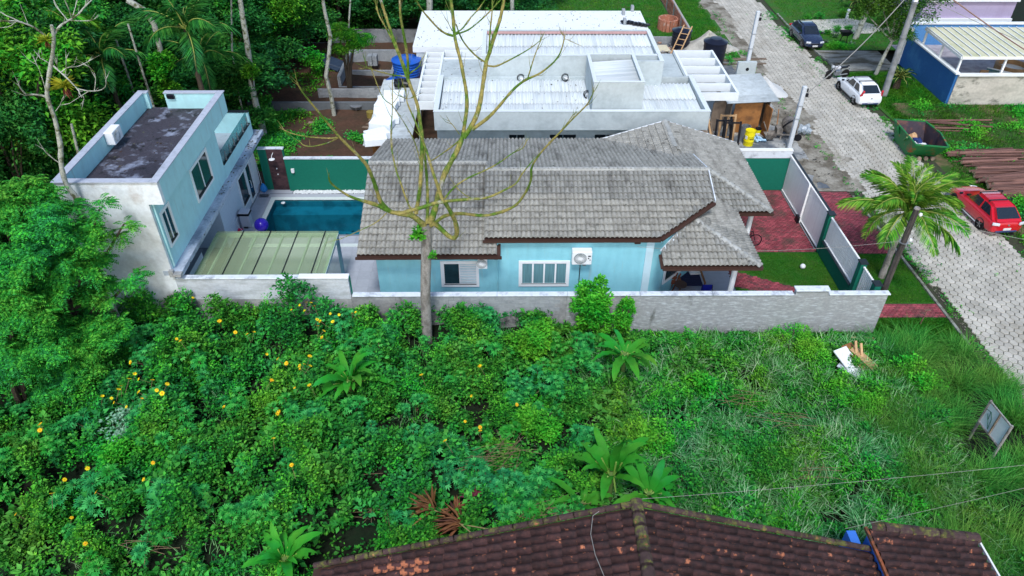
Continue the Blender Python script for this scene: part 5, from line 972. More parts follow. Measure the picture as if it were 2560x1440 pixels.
# ================================================================ DUMPSTER
t = thing('skip_container', 'green open skip with sloping ends and rubbish inside at the road edge', 'skip', (25, 40, 0)); GS = mat('green_skip_paint', (.015, .17, .05), .55, col2=(.25, .09, .03), mscale=1.7, mlo=.56, mhi=.66, var=.15, vscale=7); INN = mat('rusty_dark_inside', (.045, .035, .05), .8, col2=(.13, .06, .05), mscale=2, mlo=.5, mhi=.65, var=.2)
rim = [Vector(p) for p in ((24.2, 41.9, 1.25), (25.75, 41.4, 1.25), (26.25, 39.7, 1.25), (25.95, 38.1, 1.25), (23.95, 38.45, 1.25))]
rim = [Vector(p) for p in ((24.15, 41.8, 1.2), (25.95, 41.45, 1.2), (26.15, 39.9, 1.2), (25.75, 38.1, 1.2), (24.0, 38.45, 1.2))]
basp = [Vector(p) for p in ((24.25, 41.2, .12), (25.9, 40.9, .12), (26.0, 39.9, .12), (25.75, 39.0, .12), (24.1, 39.3, .12))]
cen = sum(rim, Vector())/5
def shell(s, zc): return [cen.lerp(p, s) if False else Vector((cen.x+(p.x-cen.x)*s, cen.y+(p.y-cen.y)*s, p.z)) for p in rim], [Vector((cen.x+(p.x-cen.x)*s, cen.y+(p.y-cen.y)*s, p.z+zc)) for p in basp]
ro, bo = shell(1, 0); ri, bi = shell(.965, .05); n = 5
MB().add(ro+bo, [(i, (i+1) % n, n+(i+1) % n, n+i) for i in range(n)]+[tuple(range(n, 2*n))]).build('shell', GS, t)
MB().add(ri+bi, [(i, (i+1) % n, n+(i+1) % n, n+i) for i in range(n)]+[tuple(range(n, 2*n))]).build('interior', INN, t)
b = MB()
for i in range(n): b.bar(ro[i], ro[(i+1) % n], .09, .07)
b.build('rim', GS, t)
for q in (.25, .7): MB().bar(ro[0].lerp(ro[4], q)+Vector((-.08, 0, -.05)), bo[0].lerp(bo[4], q)+Vector((-.06, 0, .65)), .14, .10).build('lifting_lug', GS, t)
for k in range(3): MB().lathe((24.7+.4*k, 38.75, .13), [(.12, -.06), (.12, .06)], 10, 'Y').build('roller', WOOD, t)
for k, (c_, m_, lb) in enumerate((((24.75, 40.6, .65), WOODN, 'cream cardboard scrap in the green skip'), ((24.95, 40.0, .6), mat('dark_blue_plastic', (.02, .04, .16), .4, var=.3), 'dark blue rubbish bags in the green skip'), ((24.9, 39.6, .6), WHITE, 'white paper rubbish in the green skip'))):
    b = MB()
    for j in range(6): b.obox((random.uniform(-.3, .3), random.uniform(-.3, .3), random.uniform(-.1, .1)), (.4, .3, .2), (random.random(), random.random(), random.random()*3))
    o = link('rubbish', b.mesh('rubbish', m_, bevel=.03)); o.location = c_; tag(o, lb, 'rubbish', 'rubbish in the skip')

# ================================================================ LOG PILES
def pile(lab, x0, x1, y, nlog, dy, z, ang, grp, cat='log', r=.07):
    L = x1-x0; ml = MB().tube([(-.5, 0, 0), (.5, 0, 0)], 1, 8, cap=False).mesh('log', LOGM, smooth=True); me_ = MB().lathe((0, 0, 0), [(1, 0), (1, .002)], 8, 'X').mesh('cut_end', LOGE)
    for k in range(nlog):
        row = k % 3; yy = y+dy*(k/nlog); zz = z+r+row*.17*(1-abs(k/nlog-.5)); ll = L*random.uniform(.7, 1.05); rr = r*random.uniform(.65, 1.4); xs = x0+random.uniform(-.5, .6)
        o = link('timber_pole', ml, None, (xs+ll/2, yy, zz), (0, random.uniform(-.02, .02), ang+random.gauss(0, .06)), (ll, rr, rr)); tag(o, lab, cat, grp)
        e_ = link('cut_end', me_, o, (-.501, 0, 0), None, (1/ll, 1, 1))
pile('thin timber pole in the sparse farthest bundle behind the skip', 27.2, 31.8, 42.4, 7, 1.4, .05, -.12, 'poles of the farthest bundle', r=.055)
pile('dark timber pole in the middle pile beside the skip', 26.9, 31.6, 37.9, 20, 1.8, .05, .03, 'poles of the middle pile')
pile('dark timber pole in the large pile nearest the red car', 27.0, 34.0, 34.5, 46, 3.0, .08, .08, 'poles of the pile nearest the red car', r=.085)

# ================================================================ BLUE PROPERTY ON THE RIGHT
BLUE = mat('cobalt_blue_wall', (.020, .115, .34), .8, col2=(.045, .19, .42), mscale=.6, mlo=.5, mhi=.75, var=.12, vscale=8, bump=.3); BLUEL = mat('faded_blue_wall', (.09, .26, .55), .85, col2=(.02, .10, .26), mscale=.55, mlo=.58, mhi=.66, var=.1, col3=(.28, .42, .6), c3=(1.2, .62, .75, (1, 1, .4)))
bp = thing('blue_garden_wall', 'tall cobalt blue wall with white coping enclosing the covered patio', 'wall', (30.1, 50, 0))
MB().box((30.0, 46.6, 0), (30.16, 53.9, 2.15)).build('blue_wall', BLUE, bp); MB().box((29.9, 46.5, 2.152), (30.26, 53.95, 2.24)).build('coping', WHITE, bp); MB().box((29.9, 53.9, 0), (30.3, 54.3, 2.7)).build('white_pillar', WHITE, bp)
MB().box((30.162, 46.55, 0), (60, 46.75, 2.05)).build('side_wall', mat('stained_cream_wall', (.52, .50, .46), .9, col2=(.30, .30, .27), mscale=.5, mlo=.5, mhi=.68, mstretch=(.5, 1, 1.5), var=.15, bump=.6, col3=(.08, .09, .07), c3=(.7, .58, .7, (1, 1, 1.6))), bp); MB().box((30.162, 46.45, 2.052), (60, 46.85, 2.14)).build('coping', WHITE, bp)
struct('patio_floor', [(30.16, 46.8), (70, 46.8), (70, 56.3), (30.16, 56.3)], .6, mat('patio_tiles', (.42, .39, .42), .7, col2=(.30, .27, .30), mscale=1.6, mlo=.45, mhi=.6, var=.15, vscale=3))
t = thing('patio_cover', 'cream panelled patio cover on white posts inside the blue wall', 'canopy', (33, 49.6, 0)); CRM = mat('cream_panels', (.58, .58, .42), .7, col2=(.42, .45, .26), mscale=.7, mlo=.5, mhi=.7, var=.08); Zc = 3.3
A, B_, C_, D_ = Vector((30.15, 52.2, Zc)), Vector((39.5, 52.2, Zc)), Vector((39.5, 46.9, Zc-.1)), Vector((30.15, 46.9, Zc-.1))
for k in range(16):
    u0, u1 = k/16, (k+1)/16-.006; p = [A.lerp(B_, u0), A.lerp(B_, u1), D_.lerp(C_, u1), D_.lerp(C_, u0)]; z1 = .05
    MB().add(p+[q+Vector((0, 0, z1)) for q in p], [(0, 1, 2, 3), (7, 6, 5, 4), (0, 4, 5, 1), (1, 5, 6, 2), (2, 6, 7, 3), (3, 7, 4, 0)]).build('roof_panel', CRM, t); MB().bar(p[0]+Vector((0, 0, .08)), p[3]+Vector((0, 0, .08)), .05, .05).build('seam', WHITE, t)
for a_, b__ in ((A, D_), (D_, C_)): MB().bar(a_-Vector((0, 0, .07)), b__-Vector((0, 0, .07)), .14, .16).build('beam', WHITE, t)
for x, y in ((30.2, 52.0), (30.2, 49.5), (30.2, 47.0), (33.2, 47.0), (36.5, 47.0)): MB().box((x-.06, y-.06, .6), (x+.06, y+.06, Zc-.2)).build('post', WHITE, t)
t = thing('patio_sofa', 'tan rattan round sofa on the patio floor', 'sofa', (36, 50, .6)); TAN = mat('tan_rattan', (.40, .24, .12), .7, var=.15); MB().lathe((36.2, 50.3, .6), [(1.1, 0), (1.15, .75), (.95, .78), (.9, .4), (.0, .4)], 24).build('base', TAN, t)
MB().lathe((36.2, 50.3, .6), [(.88, .4), (.85, .5), (.01, .52)], 20).build('cushion', WHITE, t)
for k, (x, y) in enumerate(((33.2, 48.4), (34.4, 48.1), (37.6, 50.5))):
    t = thing('patio_chair', ('tan chair under the patio cover nearest the corner', 'cream chair beside the glass screen on the patio', 'cane chair right of the round sofa')[k], 'chair', (x, y, .6), group='chairs on the patio'); MB().box((x-.3, y-.3, 1.0), (x+.3, y+.3, 1.08)).build('seat', TAN if k != 1 else WHITE, t); MB().box((x-.3, y+.24, 1.082), (x+.3, y+.3, 1.6)).build('backrest', TAN if k != 1 else WHITE, t); b = MB()
    for sx in (-.27, .27):
        for sy in (-.27, .27): b.box((x+sx-.03, y+sy-.03, .6), (x+sx+.03, y+sy+.03, 1.0))
    b.build('legs', TAN, t)
t = thing('metal_chair', 'thin black metal chair behind the blue wall', 'chair', (30.9, 49, .6)); b = MB()
for x in (30.7, 31.2):
    for y in (48.6, 49.1): b.bar((x, y, .6), (x, y, 1.5 if y > 49 else 1.05), .03)
b.bar((30.7, 49.1, 1.5), (31.2, 49.1, 1.5), .03).bar((30.7, 48.6, 1.05), (30.7, 49.1, 1.05), .03).bar((31.2, 48.6, 1.05), (31.2, 49.1, 1.05), .03).box((30.7, 48.6, 1.03), (31.2, 49.1, 1.05)); b.build('frame', BLACK, t)
t = thing('glass_screen', 'low glass screen with white rail on the patio', 'screen', (34.6, 47.8, .6)); MB().bar((33.8, 49.4, 1.5), (36.6, 47.0, 1.5), .06).build('rail', WHITE, t); MB().bar((33.8, 49.4, 1.05), (36.6, 47.0, 1.05), .012, .85).build('glass_panel', BG, t)
t = thing('blue_house_wall', 'long faded blue wall with peeling patches behind the patio', 'wall', (36, 58, 0)); MB().box((31.0, 56.3, 0), (75, 56.5, 2.2)).build('wall', BLUEL, t); MB().box((30.9, 56.22, 2.202), (75, 56.58, 2.3)).build('coping', WHITE, t)
for x, z in ((34.6, 1.2), (37.2, 1.25)): MB().box((x-.12, 56.2, z+.4), (x+.12, 56.3, z+.64)).build('wall_light', WHITE, t)
t = thing('lilac_house', 'lilac rendered house block behind the long blue wall', 'house', (40, 64, 0)); MB().box((34.1, 60.5, 0), (41.6, 75, 2.65)).build('wall', mat('lilac_render', (.42, .36, .52), .85, col2=(.34, .28, .42), mscale=.6, mlo=.5, mhi=.65, mstretch=(1, 1, .3), var=.08), t); MB().box((34.0, 60.3, 2.652), (41.7, 75.2, 2.78)).build('coping', WHITE, t); MB().box((34.05, 60.3, 0), (41.65, 60.49, 1.3)).build('base_band', WHITE, t)
simple('folded_parasol', 'folded pinkish parasol leaning on the long blue wall', 'parasol', (39.2, 55.9, .6), lambda b: b.lathe((0, 0, 0), [(.03, 0), (.05, .2), (.2, .35), (.1, 1.2), (.02, 1.4)], 10), mat('faded_pink_cloth', (.45, .34, .36), .9))
# ================================================================ POLES AND CABLES
POLEC = mat('grey_concrete_pole', (.27, .29, .31), .9, col2=(.18, .19, .20), mscale=2, var=.15, vscale=8, bump=.4)
up = thing('utility_pole', 'tall grey concrete utility pole with street lamp beside the white car', 'utility pole', (26.4, 48, 0)); MB().tube([(26.4, 48, -.1), (26.4, 48, 5), (26.4, 48, 9.6)], [.22, .18, .14], 14).build('shaft', POLEC, up, smooth=True)
for z in (4.1, 6.3): MB().lathe((26.4, 48, z), [(.21, 0), (.21, .1)], 14).build('steel_band', STEEL, up)
MB().tube([(26.4, 47.9, 6.8), (25.6, 47.9, 7.9), (24.9, 47.8, 8.2)], .035, 8).build('lamp_arm', STEEL, up); MB().obox((24.65, 47.8, 8.2), (.6, .24, .14), (0, .1, 0)).build('lamp_head', WHITE, up, bevel=.04)
MB().bar((26.0, 47.9, 7.6), (26.9, 47.9, 7.6), .1, .1).build('cross_arm', STEEL, up); MB().box((26.1, 47.6, 6.5), (26.35, 47.8, 6.9)).build('junction_box', WHITE, up)
wp = thing('wooden_pole', 'dark weathered wooden pole at the wall corner beside the palm', 'utility pole', (17.55, 26.4, 0)); WPM = mat('charred_pole', (.045, .040, .040), .9, col2=(.10, .09, .08), mscale=4, mstretch=(3, 3, .3), mlo=.45, mhi=.65, var=.2, bump=.8)
wp.location = (15.98, 24.0, 0); WL[wp.name] = Vector((15.98, 24.0, 0)); MB().tube([(15.98, 24.0, -.1), (15.98, 24.0, 5.9)], [.135, .11], 12).build('shaft', WPM, wp, smooth=True); MB().lathe((15.98, 24.0, 5.9), [(.12, 0), (.10, .06), (.02, .1)], 12).build('top', BARKG, wp)
for z in (4.3,): MB().lathe((15.98, 24.0, z), [(.14, 0), (.18, .04)], 12).build('steel_band', STEEL, wp)
MB().lathe((16.2, 23.95, 4.4), [(.05, 0), (.07, .06), (.05, .12)], 10).lathe((16.18, 23.95, 5.6), [(.05, 0), (.07, .06), (.05, .12)], 10).build('insulator', WHITE, wp)
CAB = mat('pale_cable', (.26, .26, .25), .6, var=.1); CABR = mat('rusty_twisted_cable', (.24, .15, .12), .7, var=.3, vscale=30)
def cable(label, p, q, sag, r, m, n=18, grp='overhead cables'):
    p = Vector(p); q = Vector(q); pts = [p.lerp(q, i/n)-Vector((0, 0, sag*4*(i/n)*(1-i/n))) for i in range(n+1)]
    b = MB().tube(pts, r, 5); o = b.build('cable', m, None, label=label, cat='cable', group=grp)
cable('pale twisted cable from the utility pole to the nearer white post', (26.3, 47.9, 7.8), (17.6, 40.2, 3.6), .5, .03, CAB); cable('reddish cable from the utility pole over the patio cover', (26.6, 47.9, 7.8), (37.5, 42.5, 2.2), .3, .04, CABR)
cable('thin cable from the utility pole over the blue wall', (26.6, 47.8, 6.8), (44, 38, 1.8), .3, .018, CAB); cable('thin pale cable crossing the garden to the utility pole', (26.3, 48, 7.6), (5, 54, 6.6), .6, .02, CAB)
cable('pale cable from the top of the wooden pole toward the lower right', (16.1, 24.0, 5.65), (26, 22.2, 4.9), .4, .009, CAB); cable('pale cable from the band of the wooden pole across the road', (16.1, 24.0, 4.45), (26, 21.6, 3.6), .4, .008, CAB)
cable('thin cable from the aqua house eave to the wooden pole', (5.6, 25.2, 3.3), (15.9, 24.0, 4.4), .35, .007, CAB)
cable('thin cable along the top of the brown tiled roof', (3.5, 11.35, 5.15), (24, 13.2, 5.9), .3, .005, CAB); cable('second thin cable crossing the tall grass at lower right', (9, 11.2, 4.0), (24, 14.5, 4.6), .15, .0045, CAB)
b = MB(); b.tube([(2.55, 11.3, 4.85), (2.25, 11.1, 4.8), (2.15, 10.6, 4.75), (2.2, 10.0, 4.8), (2.35, 9.4, 4.85)], .009, 5); b.build('cable', CAB, None, label='loose wire hanging down the brown tiled roof', cat='cable')

# ================================================================ NEIGHBOUR ROOF IN THE FOREGROUND
nb = thing('brown_tiled_house', 'foreground house with dark mossy brown clay tile roof', 'house', (3.4, 9, 0)); NO = wloc(nb)
def ctile(W, G):
    v = []; prof = [(0, 0), (W*.10, .0), (W*.16, .05), (W*.36, .088), (W*.6, .088), (W*.80, .05), (W*.88, 0), (W, 0)]; n = 7; _x = 0
    for y, dz in ((0, .034), (0, .054), (G, .002)): v += [(x, y, z+dz) for x, z in prof]
    f = [(q*(n+1)+k, q*(n+1)+k+1, (q+1)*(n+1)+k+1, (q+1)*(n+1)+k) for q in range(2) for k in range(n)]
    me = bpy.data.meshes.new('roof_tile'); me.from_pydata(v, [], f); me.materials.append(BTILE); me.polygons.foreach_set('use_smooth', [i >= n for i in range(len(f))]); return me
NW, NG = .235, .40; NT = ctile(NW, NG+.05); NTO = NT.copy(); NTO.materials[0] = BTILEO
rx, rz_, vy, s = 3.36, 5.0, 11.25, .322; nc = []; cth = 1/math.sqrt(1+s*s)
for side in (-1, 1):
    ud = Vector((0, -1, 0)) if side == -1 else Vector((0, 1, 0)); dn = Vector((side, 0, -s)).normalized(); upv = -dn; nr = ud.cross(upv).normalized()
    if nr.z < 0: ud = -ud; nr = ud.cross(upv).normalized()
    M = Matrix((ud, upv, nr)).transposed(); L = 9.2 if side == -1 else 11.5
    for i in range(0, 26):
        yy = vy-.10-i*NW
        for j in range(1, int(L/NG)+1):
            base = Vector((rx, yy, rz_))+dn*(j*NG); 
            if ud.y > 0: base = base-Vector((0, NW, 0))
            base.y += .012*math.sin(j*.8+i)*1; base.z += -.02*math.sin(j*.35)*1
            orange = side == -1 and ((i == 1 and 15 <= j <= 18) or (i == 2 and 15 <= j <= 17)) and random.random() < .9
            nc.append((depth(base), base, M@Euler((random.gauss(0, .012), random.gauss(0, .012), random.gauss(0, .015))).to_matrix(), orange))
nc.sort(key=lambda c: c[0]); vis = []
def onscr(p):
    c = Vector((p.x, p.y, p.z-CH)); d = c.dot(_F); return 720-CAMF*c.dot(CU)/d < 1475 and 0 < 1280+CAMF*c.dot(CR)/d < 2560
inv = [c for c in nc if onscr(c[1])]; out_ = [c for c in nc if not onscr(c[1])]
for d, p, M, o_ in inv[:300]: link('roof_tile', NTO if o_ else NT, nb, p-NO, M.to_euler())
fb = MB()
for d, p, M, o_ in inv[300:]+out_:
    if p.y > 8.2: fb.cur = 1 if o_ else 0; fb.add([p+M@Vector(q.co) for q in NT.vertices], [tuple(pp.vertices) for pp in NT.polygons])
BTILEI = mat('brown_clay_tile_field', (.040, .022, .026), .85, risl=[(.045, .022, .024), (.080, .036, .034), (.032, .020, .022)], col2=(.030, .018, .020), mscale=3, mlo=.4, mhi=.65, var=.35, vscale=9, bump=.9, col3=(.42, .15, .08), c3=(4.2, .61, .68, (1, 1, 1)))
o = fb.build('roof_tiles', [BTILEI, BTILEO], nb); o['kind'] = 'stuff'
for side, L in ((-1, 9.1), (1, 7.1)):
    dn = Vector((side, 0, -s)).normalized(); a = Vector((rx, vy+.02, rz_+.05)); b2 = a+dn*L
    ridge(b2, a, 'verge_tile', MB().add([(.085*math.cos(math.pi*k/6), y, .10*math.sin(math.pi*k/6)) for y in (0, .45) for k in range(7)], [(k, k+1, 8+k, 7+k) for k in range(6)]+[tuple(range(7))]).mesh('verge_tile', BRIDGE), nb, .42)
ridge((rx, 8.0, rz_+.08), (rx, vy, rz_+.08), 'ridge_tile', MB().add([(.16*math.cos(math.pi*k/6), y, .13*math.sin(math.pi*k/6)) for y in (0, .45) for k in range(7)], [(k, k+1, 8+k, 7+k) for k in range(6)]+[tuple(range(7))]).mesh('ridge_tile', BRIDGE), nb, .40)
MB().add([(rx, vy, rz_-.05), (rx-8.7, vy, rz_-.05-8.7*s), (rx-8.7, 5, rz_-.05-8.7*s), (rx, 5, rz_-.05), (rx+11, vy, rz_-.05-11*s), (rx+11, 5, rz_-.05-11*s)], [(0, 1, 2, 3), (0, 3, 5, 4)]).build('roof_deck', BROWN, nb)
BW = mat('bright_blue_paint', (.04, .17, .62), .7, var=.06)
MB().add([(rx-8.2, vy-.3, 0), (rx+10.5, vy-.3, 0), (rx+10.5, vy-.3, rz_-.15-10.5*s), (rx, vy-.3, rz_-.2), (rx-8.2, vy-.3, rz_-.2-8.2*s)], [(0, 1, 2, 3, 4)]).build('gable_wall', BW, nb)
# small raised roof at the right
sr = thing('side_roof', 'small raised brown tiled roof section with blue gable at the lower right', 'roof', (11.6, 11, 2)); SO = wloc(sr); s2 = .19
for i in range(0, 9):
    for j in range(0, 8):
        dn = Vector((1, 0, -s2)).normalized(); ud = Vector((0, 1, 0)); M = Matrix((ud, -dn, ud.cross(-dn))).transposed(); p = Vector((10.08, 11.72-NW-i*NW, 3.22))+dn*((j+1)*NG); 
        link('roof_tile', NT, sr, p-SO, (M@Euler((random.gauss(0, .012), random.gauss(0, .012), random.gauss(0, .015))).to_matrix()).to_euler())
ridge((13.35, 11.74, 2.66), (10.1, 11.74, 3.28), 'ridge_tile', [m for m in bpy.data.meshes if m.name.startswith('ridge_tile')][-1], sr, .42)
MB().bar((10.0, 11.75, 3.22), (10.0, 9.6, 3.22), .07, .10).build('barge_board', mat('orange_barge_board', (.30, .09, .04), .8, col2=(.06, .04, .025), mscale=6, var=.2), sr); MB().add([(10.05, 11.75, 3.15), (13.3, 11.75, 2.55), (13.3, 9.4, 2.55), (10.05, 9.4, 3.15)], [(0, 1, 2, 3)]).build('roof_deck', BROWN, sr)
MB().box((10.03, 9.6, 1.4), (13.2, 11.66, 2.52)).box((10.03, 9.6, 2.5), (10.2, 11.6, 3.1)).build('blue_wall', BW, sr); MB().box((9.55, 11.3, 2.0), (9.8, 11.8, 3.0)).build('blue_post', BW, sr)
MB().bar((13.38, 11.8, 2.6), (13.38, 9.5, 2.6), .05, .10).build('edge_flashing', WHITE, sr)
t = thing('blue_yard_wall', 'bright blue yard wall top in the lower right corner', 'wall', (16, 11.2, 0)); MB().box((13.45, 10.9, -.3), (21, 11.1, 1.55)).build('wall', BW, t); MB().box((13.45, 10.85, 1.55), (21, 11.15, 1.62)).build('coping', mat('light_blue_cap', (.18, .38, .75), .6), t)

# ================================================================ SIGN, BOARDS
sg = thing('sign_board', 'white sign board with cross bars on two posts tilted in the tall grass', 'sign', (17.1, 17.2, 0)); SGM = mat('sign_white', (.66, .72, .76), .7, var=.06)
_a, _b = at(2478, 1003, 2.0), at(2530, 1066, 2.0); pts = [_a, _b, Vector((_b.x, _b.y, .95)), Vector((_a.x, _a.y, .95))]
dv = (pts[1]-pts[0]).normalized(); nv = Vector((-dv.y, dv.x, 0)); nv = -nv if nv.x > 0 else nv
MB().add([p+nv*.01 for p in pts]+[p-nv*.02 for p in pts], [(0, 1, 2, 3), (7, 6, 5, 4), (0, 4, 5, 1), (1, 5, 6, 2), (2, 6, 7, 3), (3, 7, 4, 0)]).build('panel', SGM, sg)
for a_, b__ in ((0, 1), (1, 2), (2, 3), (3, 0)): MB().bar(pts[a_]+nv*.03, pts[b__]+nv*.03, .045, .045).build('frame', BARKG, sg)
m0, m1 = pts[0].lerp(pts[1], .52), pts[3].lerp(pts[2], .52); MB().bar(m0+nv*.04, m1+nv*.04, .06, .04).build('bar', WOOD, sg)
def SP(u, v): return pts[3].lerp(pts[2], u).lerp(pts[0].lerp(pts[1], u), v)+nv*.03
MB().tube([SP(.04, .66), SP(.22, .72), SP(.34, .52), SP(.40, .1), SP(.14, .56)], .012, 5).tube([SP(.2, .7), SP(.25, .42)], .01, 5).build('painted_mark', mat('dark_green_paint', (.03, .12, .09), .6), sg)
for p in (pts[3], pts[2]): MB().bar((p.x, p.y, -.2), (p.x, p.y, 2.03), .07).build('post', BARKG, sg)
q = at(2130, 900, .45)
for k, (o_, sz, rt, m_, lb, ct) in enumerate((((-.25, -.15, .15), (.75, 1.1, .04), (.35, .1, .5), WHITE, 'white cabinet panel dumped on the weeds', 'panel'), ((.2, .1, .1), (.6, 1.25, .04), (.3, .12, .55), PLY, 'reddish brown board dumped beside the white panel', 'board'), ((.45, .0, .12), (.5, 1.15, .04), (.3, .2, .75), WOODN, 'light brown board at the right of the dumped pile', 'board'),
    ((.15, .25, .35), (.09, .7, .07), (.9, 0, .05), WOODN, 'short timber post standing on the dumped boards', 'timber'), ((.36, .2, .33), (.09, .6, .07), (.9, 0, .1), WOODN, 'second short timber post on the dumped boards', 'timber'), ((-.25, -.5, -.02), (.6, .9, .04), (.1, .1, .8), WSTAIN, 'pale frame under the white cabinet panel', 'frame'))):
    simple('dumped_board', lb, ct, q+Vector(o_), lambda b: b.obox((0, 0, 0), sz, rt), m_, 'boards dumped on the weeds')
for k, (px, py, lb) in enumerate(((2150, 845, 'farthest pine lath beside the wall end'), (2115, 852, 'middle pine lath beside the wall end'), (2120, 860, 'nearest pine lath beside the wall end'))): simple('lath', lb, 'plank', at(px, py, .18), lambda b: b.obox((0, 0, 0), (1.2, .1, .05), (0, .05, .04*k)), WOODN, 'pine laths by the wall end')
simple('thin_stake', 'thin dark stake standing on the verge beside the footpath', 'stake', at(2300, 812, 0), lambda b: b.tube([(0, 0, 0), (.05, .05, .75)], .025, 6).obox((.07, .05, .78), (.25, .08, .03)), LOGM)
# ================================================================ VEGETATION
def unit(v): return v/np.maximum(np.linalg.norm(v, axis=-1, keepdims=True), 1e-9)
def leaves(P, D, L, wr=.5, fold=.12):
    """one folded leaf per row: base P, direction D, length L -> vertices, triangles"""
    n = len(P); D = unit(D); up = np.array([0, 0, 1.])+RNG.normal(0, .35, (n, 3)); s = unit(np.cross(D, up)); u = unit(np.cross(s, D)); L = np.asarray(L).reshape(-1, 1)
    m = P+D*L*.45; V = np.stack([P, m+s*L*wr/2+u*L*fold, P+D*L-u*L*.10, m-s*L*wr/2+u*L*fold], 1)
    i = np.arange(n)[:, None]*4; T = np.stack([i+[0, 1, 2], i+[0, 2, 3]], 1).reshape(-1, 3); return V.reshape(-1, 3), T
def join(parts):
    V = []; T = []; o = 0
    for v, t in parts: V.append(v); T.append(t+o); o += len(v)
    return np.concatenate(V), np.concatenate(T)
def sprigs(P, k, L, r=.09, wr=.55, up=.35, droop=0):
    n = len(P); az = RNG.uniform(0, 2*np.pi, (n, k)); el = RNG.normal(up, .35, (n, k)); D = np.stack([np.cos(az)*np.cos(el), np.sin(az)*np.cos(el), np.sin(el)-droop], -1)
    B = P[:, None]+D*RNG.uniform(.1, 1, (n, k, 1))*r+np.stack([np.zeros((n, k))]*2+[RNG.uniform(-.6, .4, (n, k))*r], -1)
    LL = RNG.uniform(L[0], L[1], (n, 1))*RNG.uniform(.7, 1.2, (n, k)); return leaves(B.reshape(-1, 3), D.reshape(-1, 3), LL.reshape(-1), wr)
def blades(P, L, w, lean=.5, seg=3, droop=.6, az=None):
    n = len(P); az = RNG.uniform(0, 2*np.pi, n) if az is None else az; d = np.stack([np.cos(az), np.sin(az), np.zeros(n)], 1); s = np.stack([-np.sin(az), np.cos(az), np.zeros(n)], 1)
    ln = RNG.uniform(.1, 1, (n, 1))*lean; L = np.asarray(L).reshape(-1, 1); V = []
    for q in range(seg+1):
        t = q/seg; c = P+d*L*(ln*t+droop*ln*t*t)+np.array([0, 0, 1.])*L*(t-droop*ln*t*t*.9); ww = w*(1-t**1.6)*.5 if q < seg else 0
        V += [c-s*ww, c+s*ww]
    V = np.stack(V, 1); k = 2*(seg+1); i = np.arange(n)[:, None]*k; T = np.concatenate([np.stack([i[:, 0]+2*q+a for a in t3], 1) for q in range(seg) for t3 in ((0, 1, 3), (0, 3, 2))]); return V.reshape(-1, 3), T
def hveg(x, y):
    x = np.asarray(x, float); y = np.asarray(y, float)
    left = np.clip((4-x)/6, 0, 1); base = .30+.80*left; n = vn(x, y, 1.9)*1.25+vn(x, y, .75)*1.0-.42
    near = np.clip((13.6-y)/1.6, 0, 1)*np.clip((1-x)/2, 0, 1); wall = np.clip((y-22.2)/.9, 0, 1)*np.clip((x-2)/1.5, 0, 1)
    h = base*(.35+n); h = np.maximum(h, .04)*(1-.75*near)*(1-.8*wall)+.02
    h += .45*np.exp(-((y-22.8)/.9)**2)*np.clip((2.5-x)/1.5, 0, 1)*(.4+1.2*vn(x, y*0, 1.3))
    h += .5*np.exp(-(((x+15)/3.5)**2+((y-21)/3)**2)); h += .9*np.exp(-(((x+8.6)/1.1)**2+((y-22.6)/.8)**2))
    return h
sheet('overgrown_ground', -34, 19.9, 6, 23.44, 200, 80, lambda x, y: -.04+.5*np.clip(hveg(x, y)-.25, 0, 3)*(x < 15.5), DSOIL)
def inlot(x, y):
    ok = (y < 23.3) & (y > 10.2) & ~((x > 15.2) & (y > 22.1)) & ~((y < 11.35) & (x > -6)) & ~((x > 9.6) & (x < 13.8) & (y < 11.9)) & (x < 20.1)
    return ok & (x > -y*1.0-3)
def scatter(n, x0, x1, y0, y1, dens=None):
    x = RNG.uniform(x0, x1, n); y = RNG.uniform(y0, y1, n); k = inlot(x, y)
    if dens is not None: k &= RNG.random(n) < dens(x, y)
    return x[k], y[k]
clump = lambda x, y, sc=.42: np.clip((vn(x+9, y, sc)-.37)*4.5, .03, 1)*np.clip((vn(x, y, .75)-.22)*4, .10, 1)
# small-leaved ground cover and vines
x, y = scatter(170000, -27, 16.5, 10.2, 23.3, lambda x, y: clump(x, y)*(1-.8*np.clip((x-3)/5, 0, 1)*clump(x+50, y, 2.2))*np.where((y < 13.2) & (x < -1), .55, 1))
z = hveg(x, y)*RNG.uniform(.55, 1.12, len(x))+.04
o = link('ground_cover', npmesh('ground_cover', *sprigs(np.stack([x, y, z], 1), 6, (.085, .165), .12, .62), LF_VINE)); o['kind'] = 'stuff'
x, y = scatter(36000, -20, 14.5, 11, 23.2, lambda x, y: np.clip((vn(x+70, y+9, 1.6)-.48+.05*(x > 4))*5, 0, 1)*clump(x, y)); z = hveg(x, y)*RNG.uniform(.8, 1.2, len(x))+.08
o = link('bright_vines', npmesh('bright_vines', *sprigs(np.stack([x, y, z], 1), 6, (.07, .12), .10), LF_BUSH)); o['kind'] = 'stuff'
x, y = scatter(7000, -24, 9, 11, 23.2, lambda x, y: np.clip((vn(x+17, y+80, 1.1)-.45)*4, .03, 1)); z = hveg(x, y)*RNG.uniform(.85, 1.2, len(x))+.06
o = link('broad_leaf_weeds', npmesh('broad_leaf_weeds', *sprigs(np.stack([x, y, z], 1), 5, (.15, .27), .10, .6), leafm('broad_weed_leaves', (.012, .13, .018), (.035, .27, .035), (.09, .42, .06)))); o['kind'] = 'stuff'
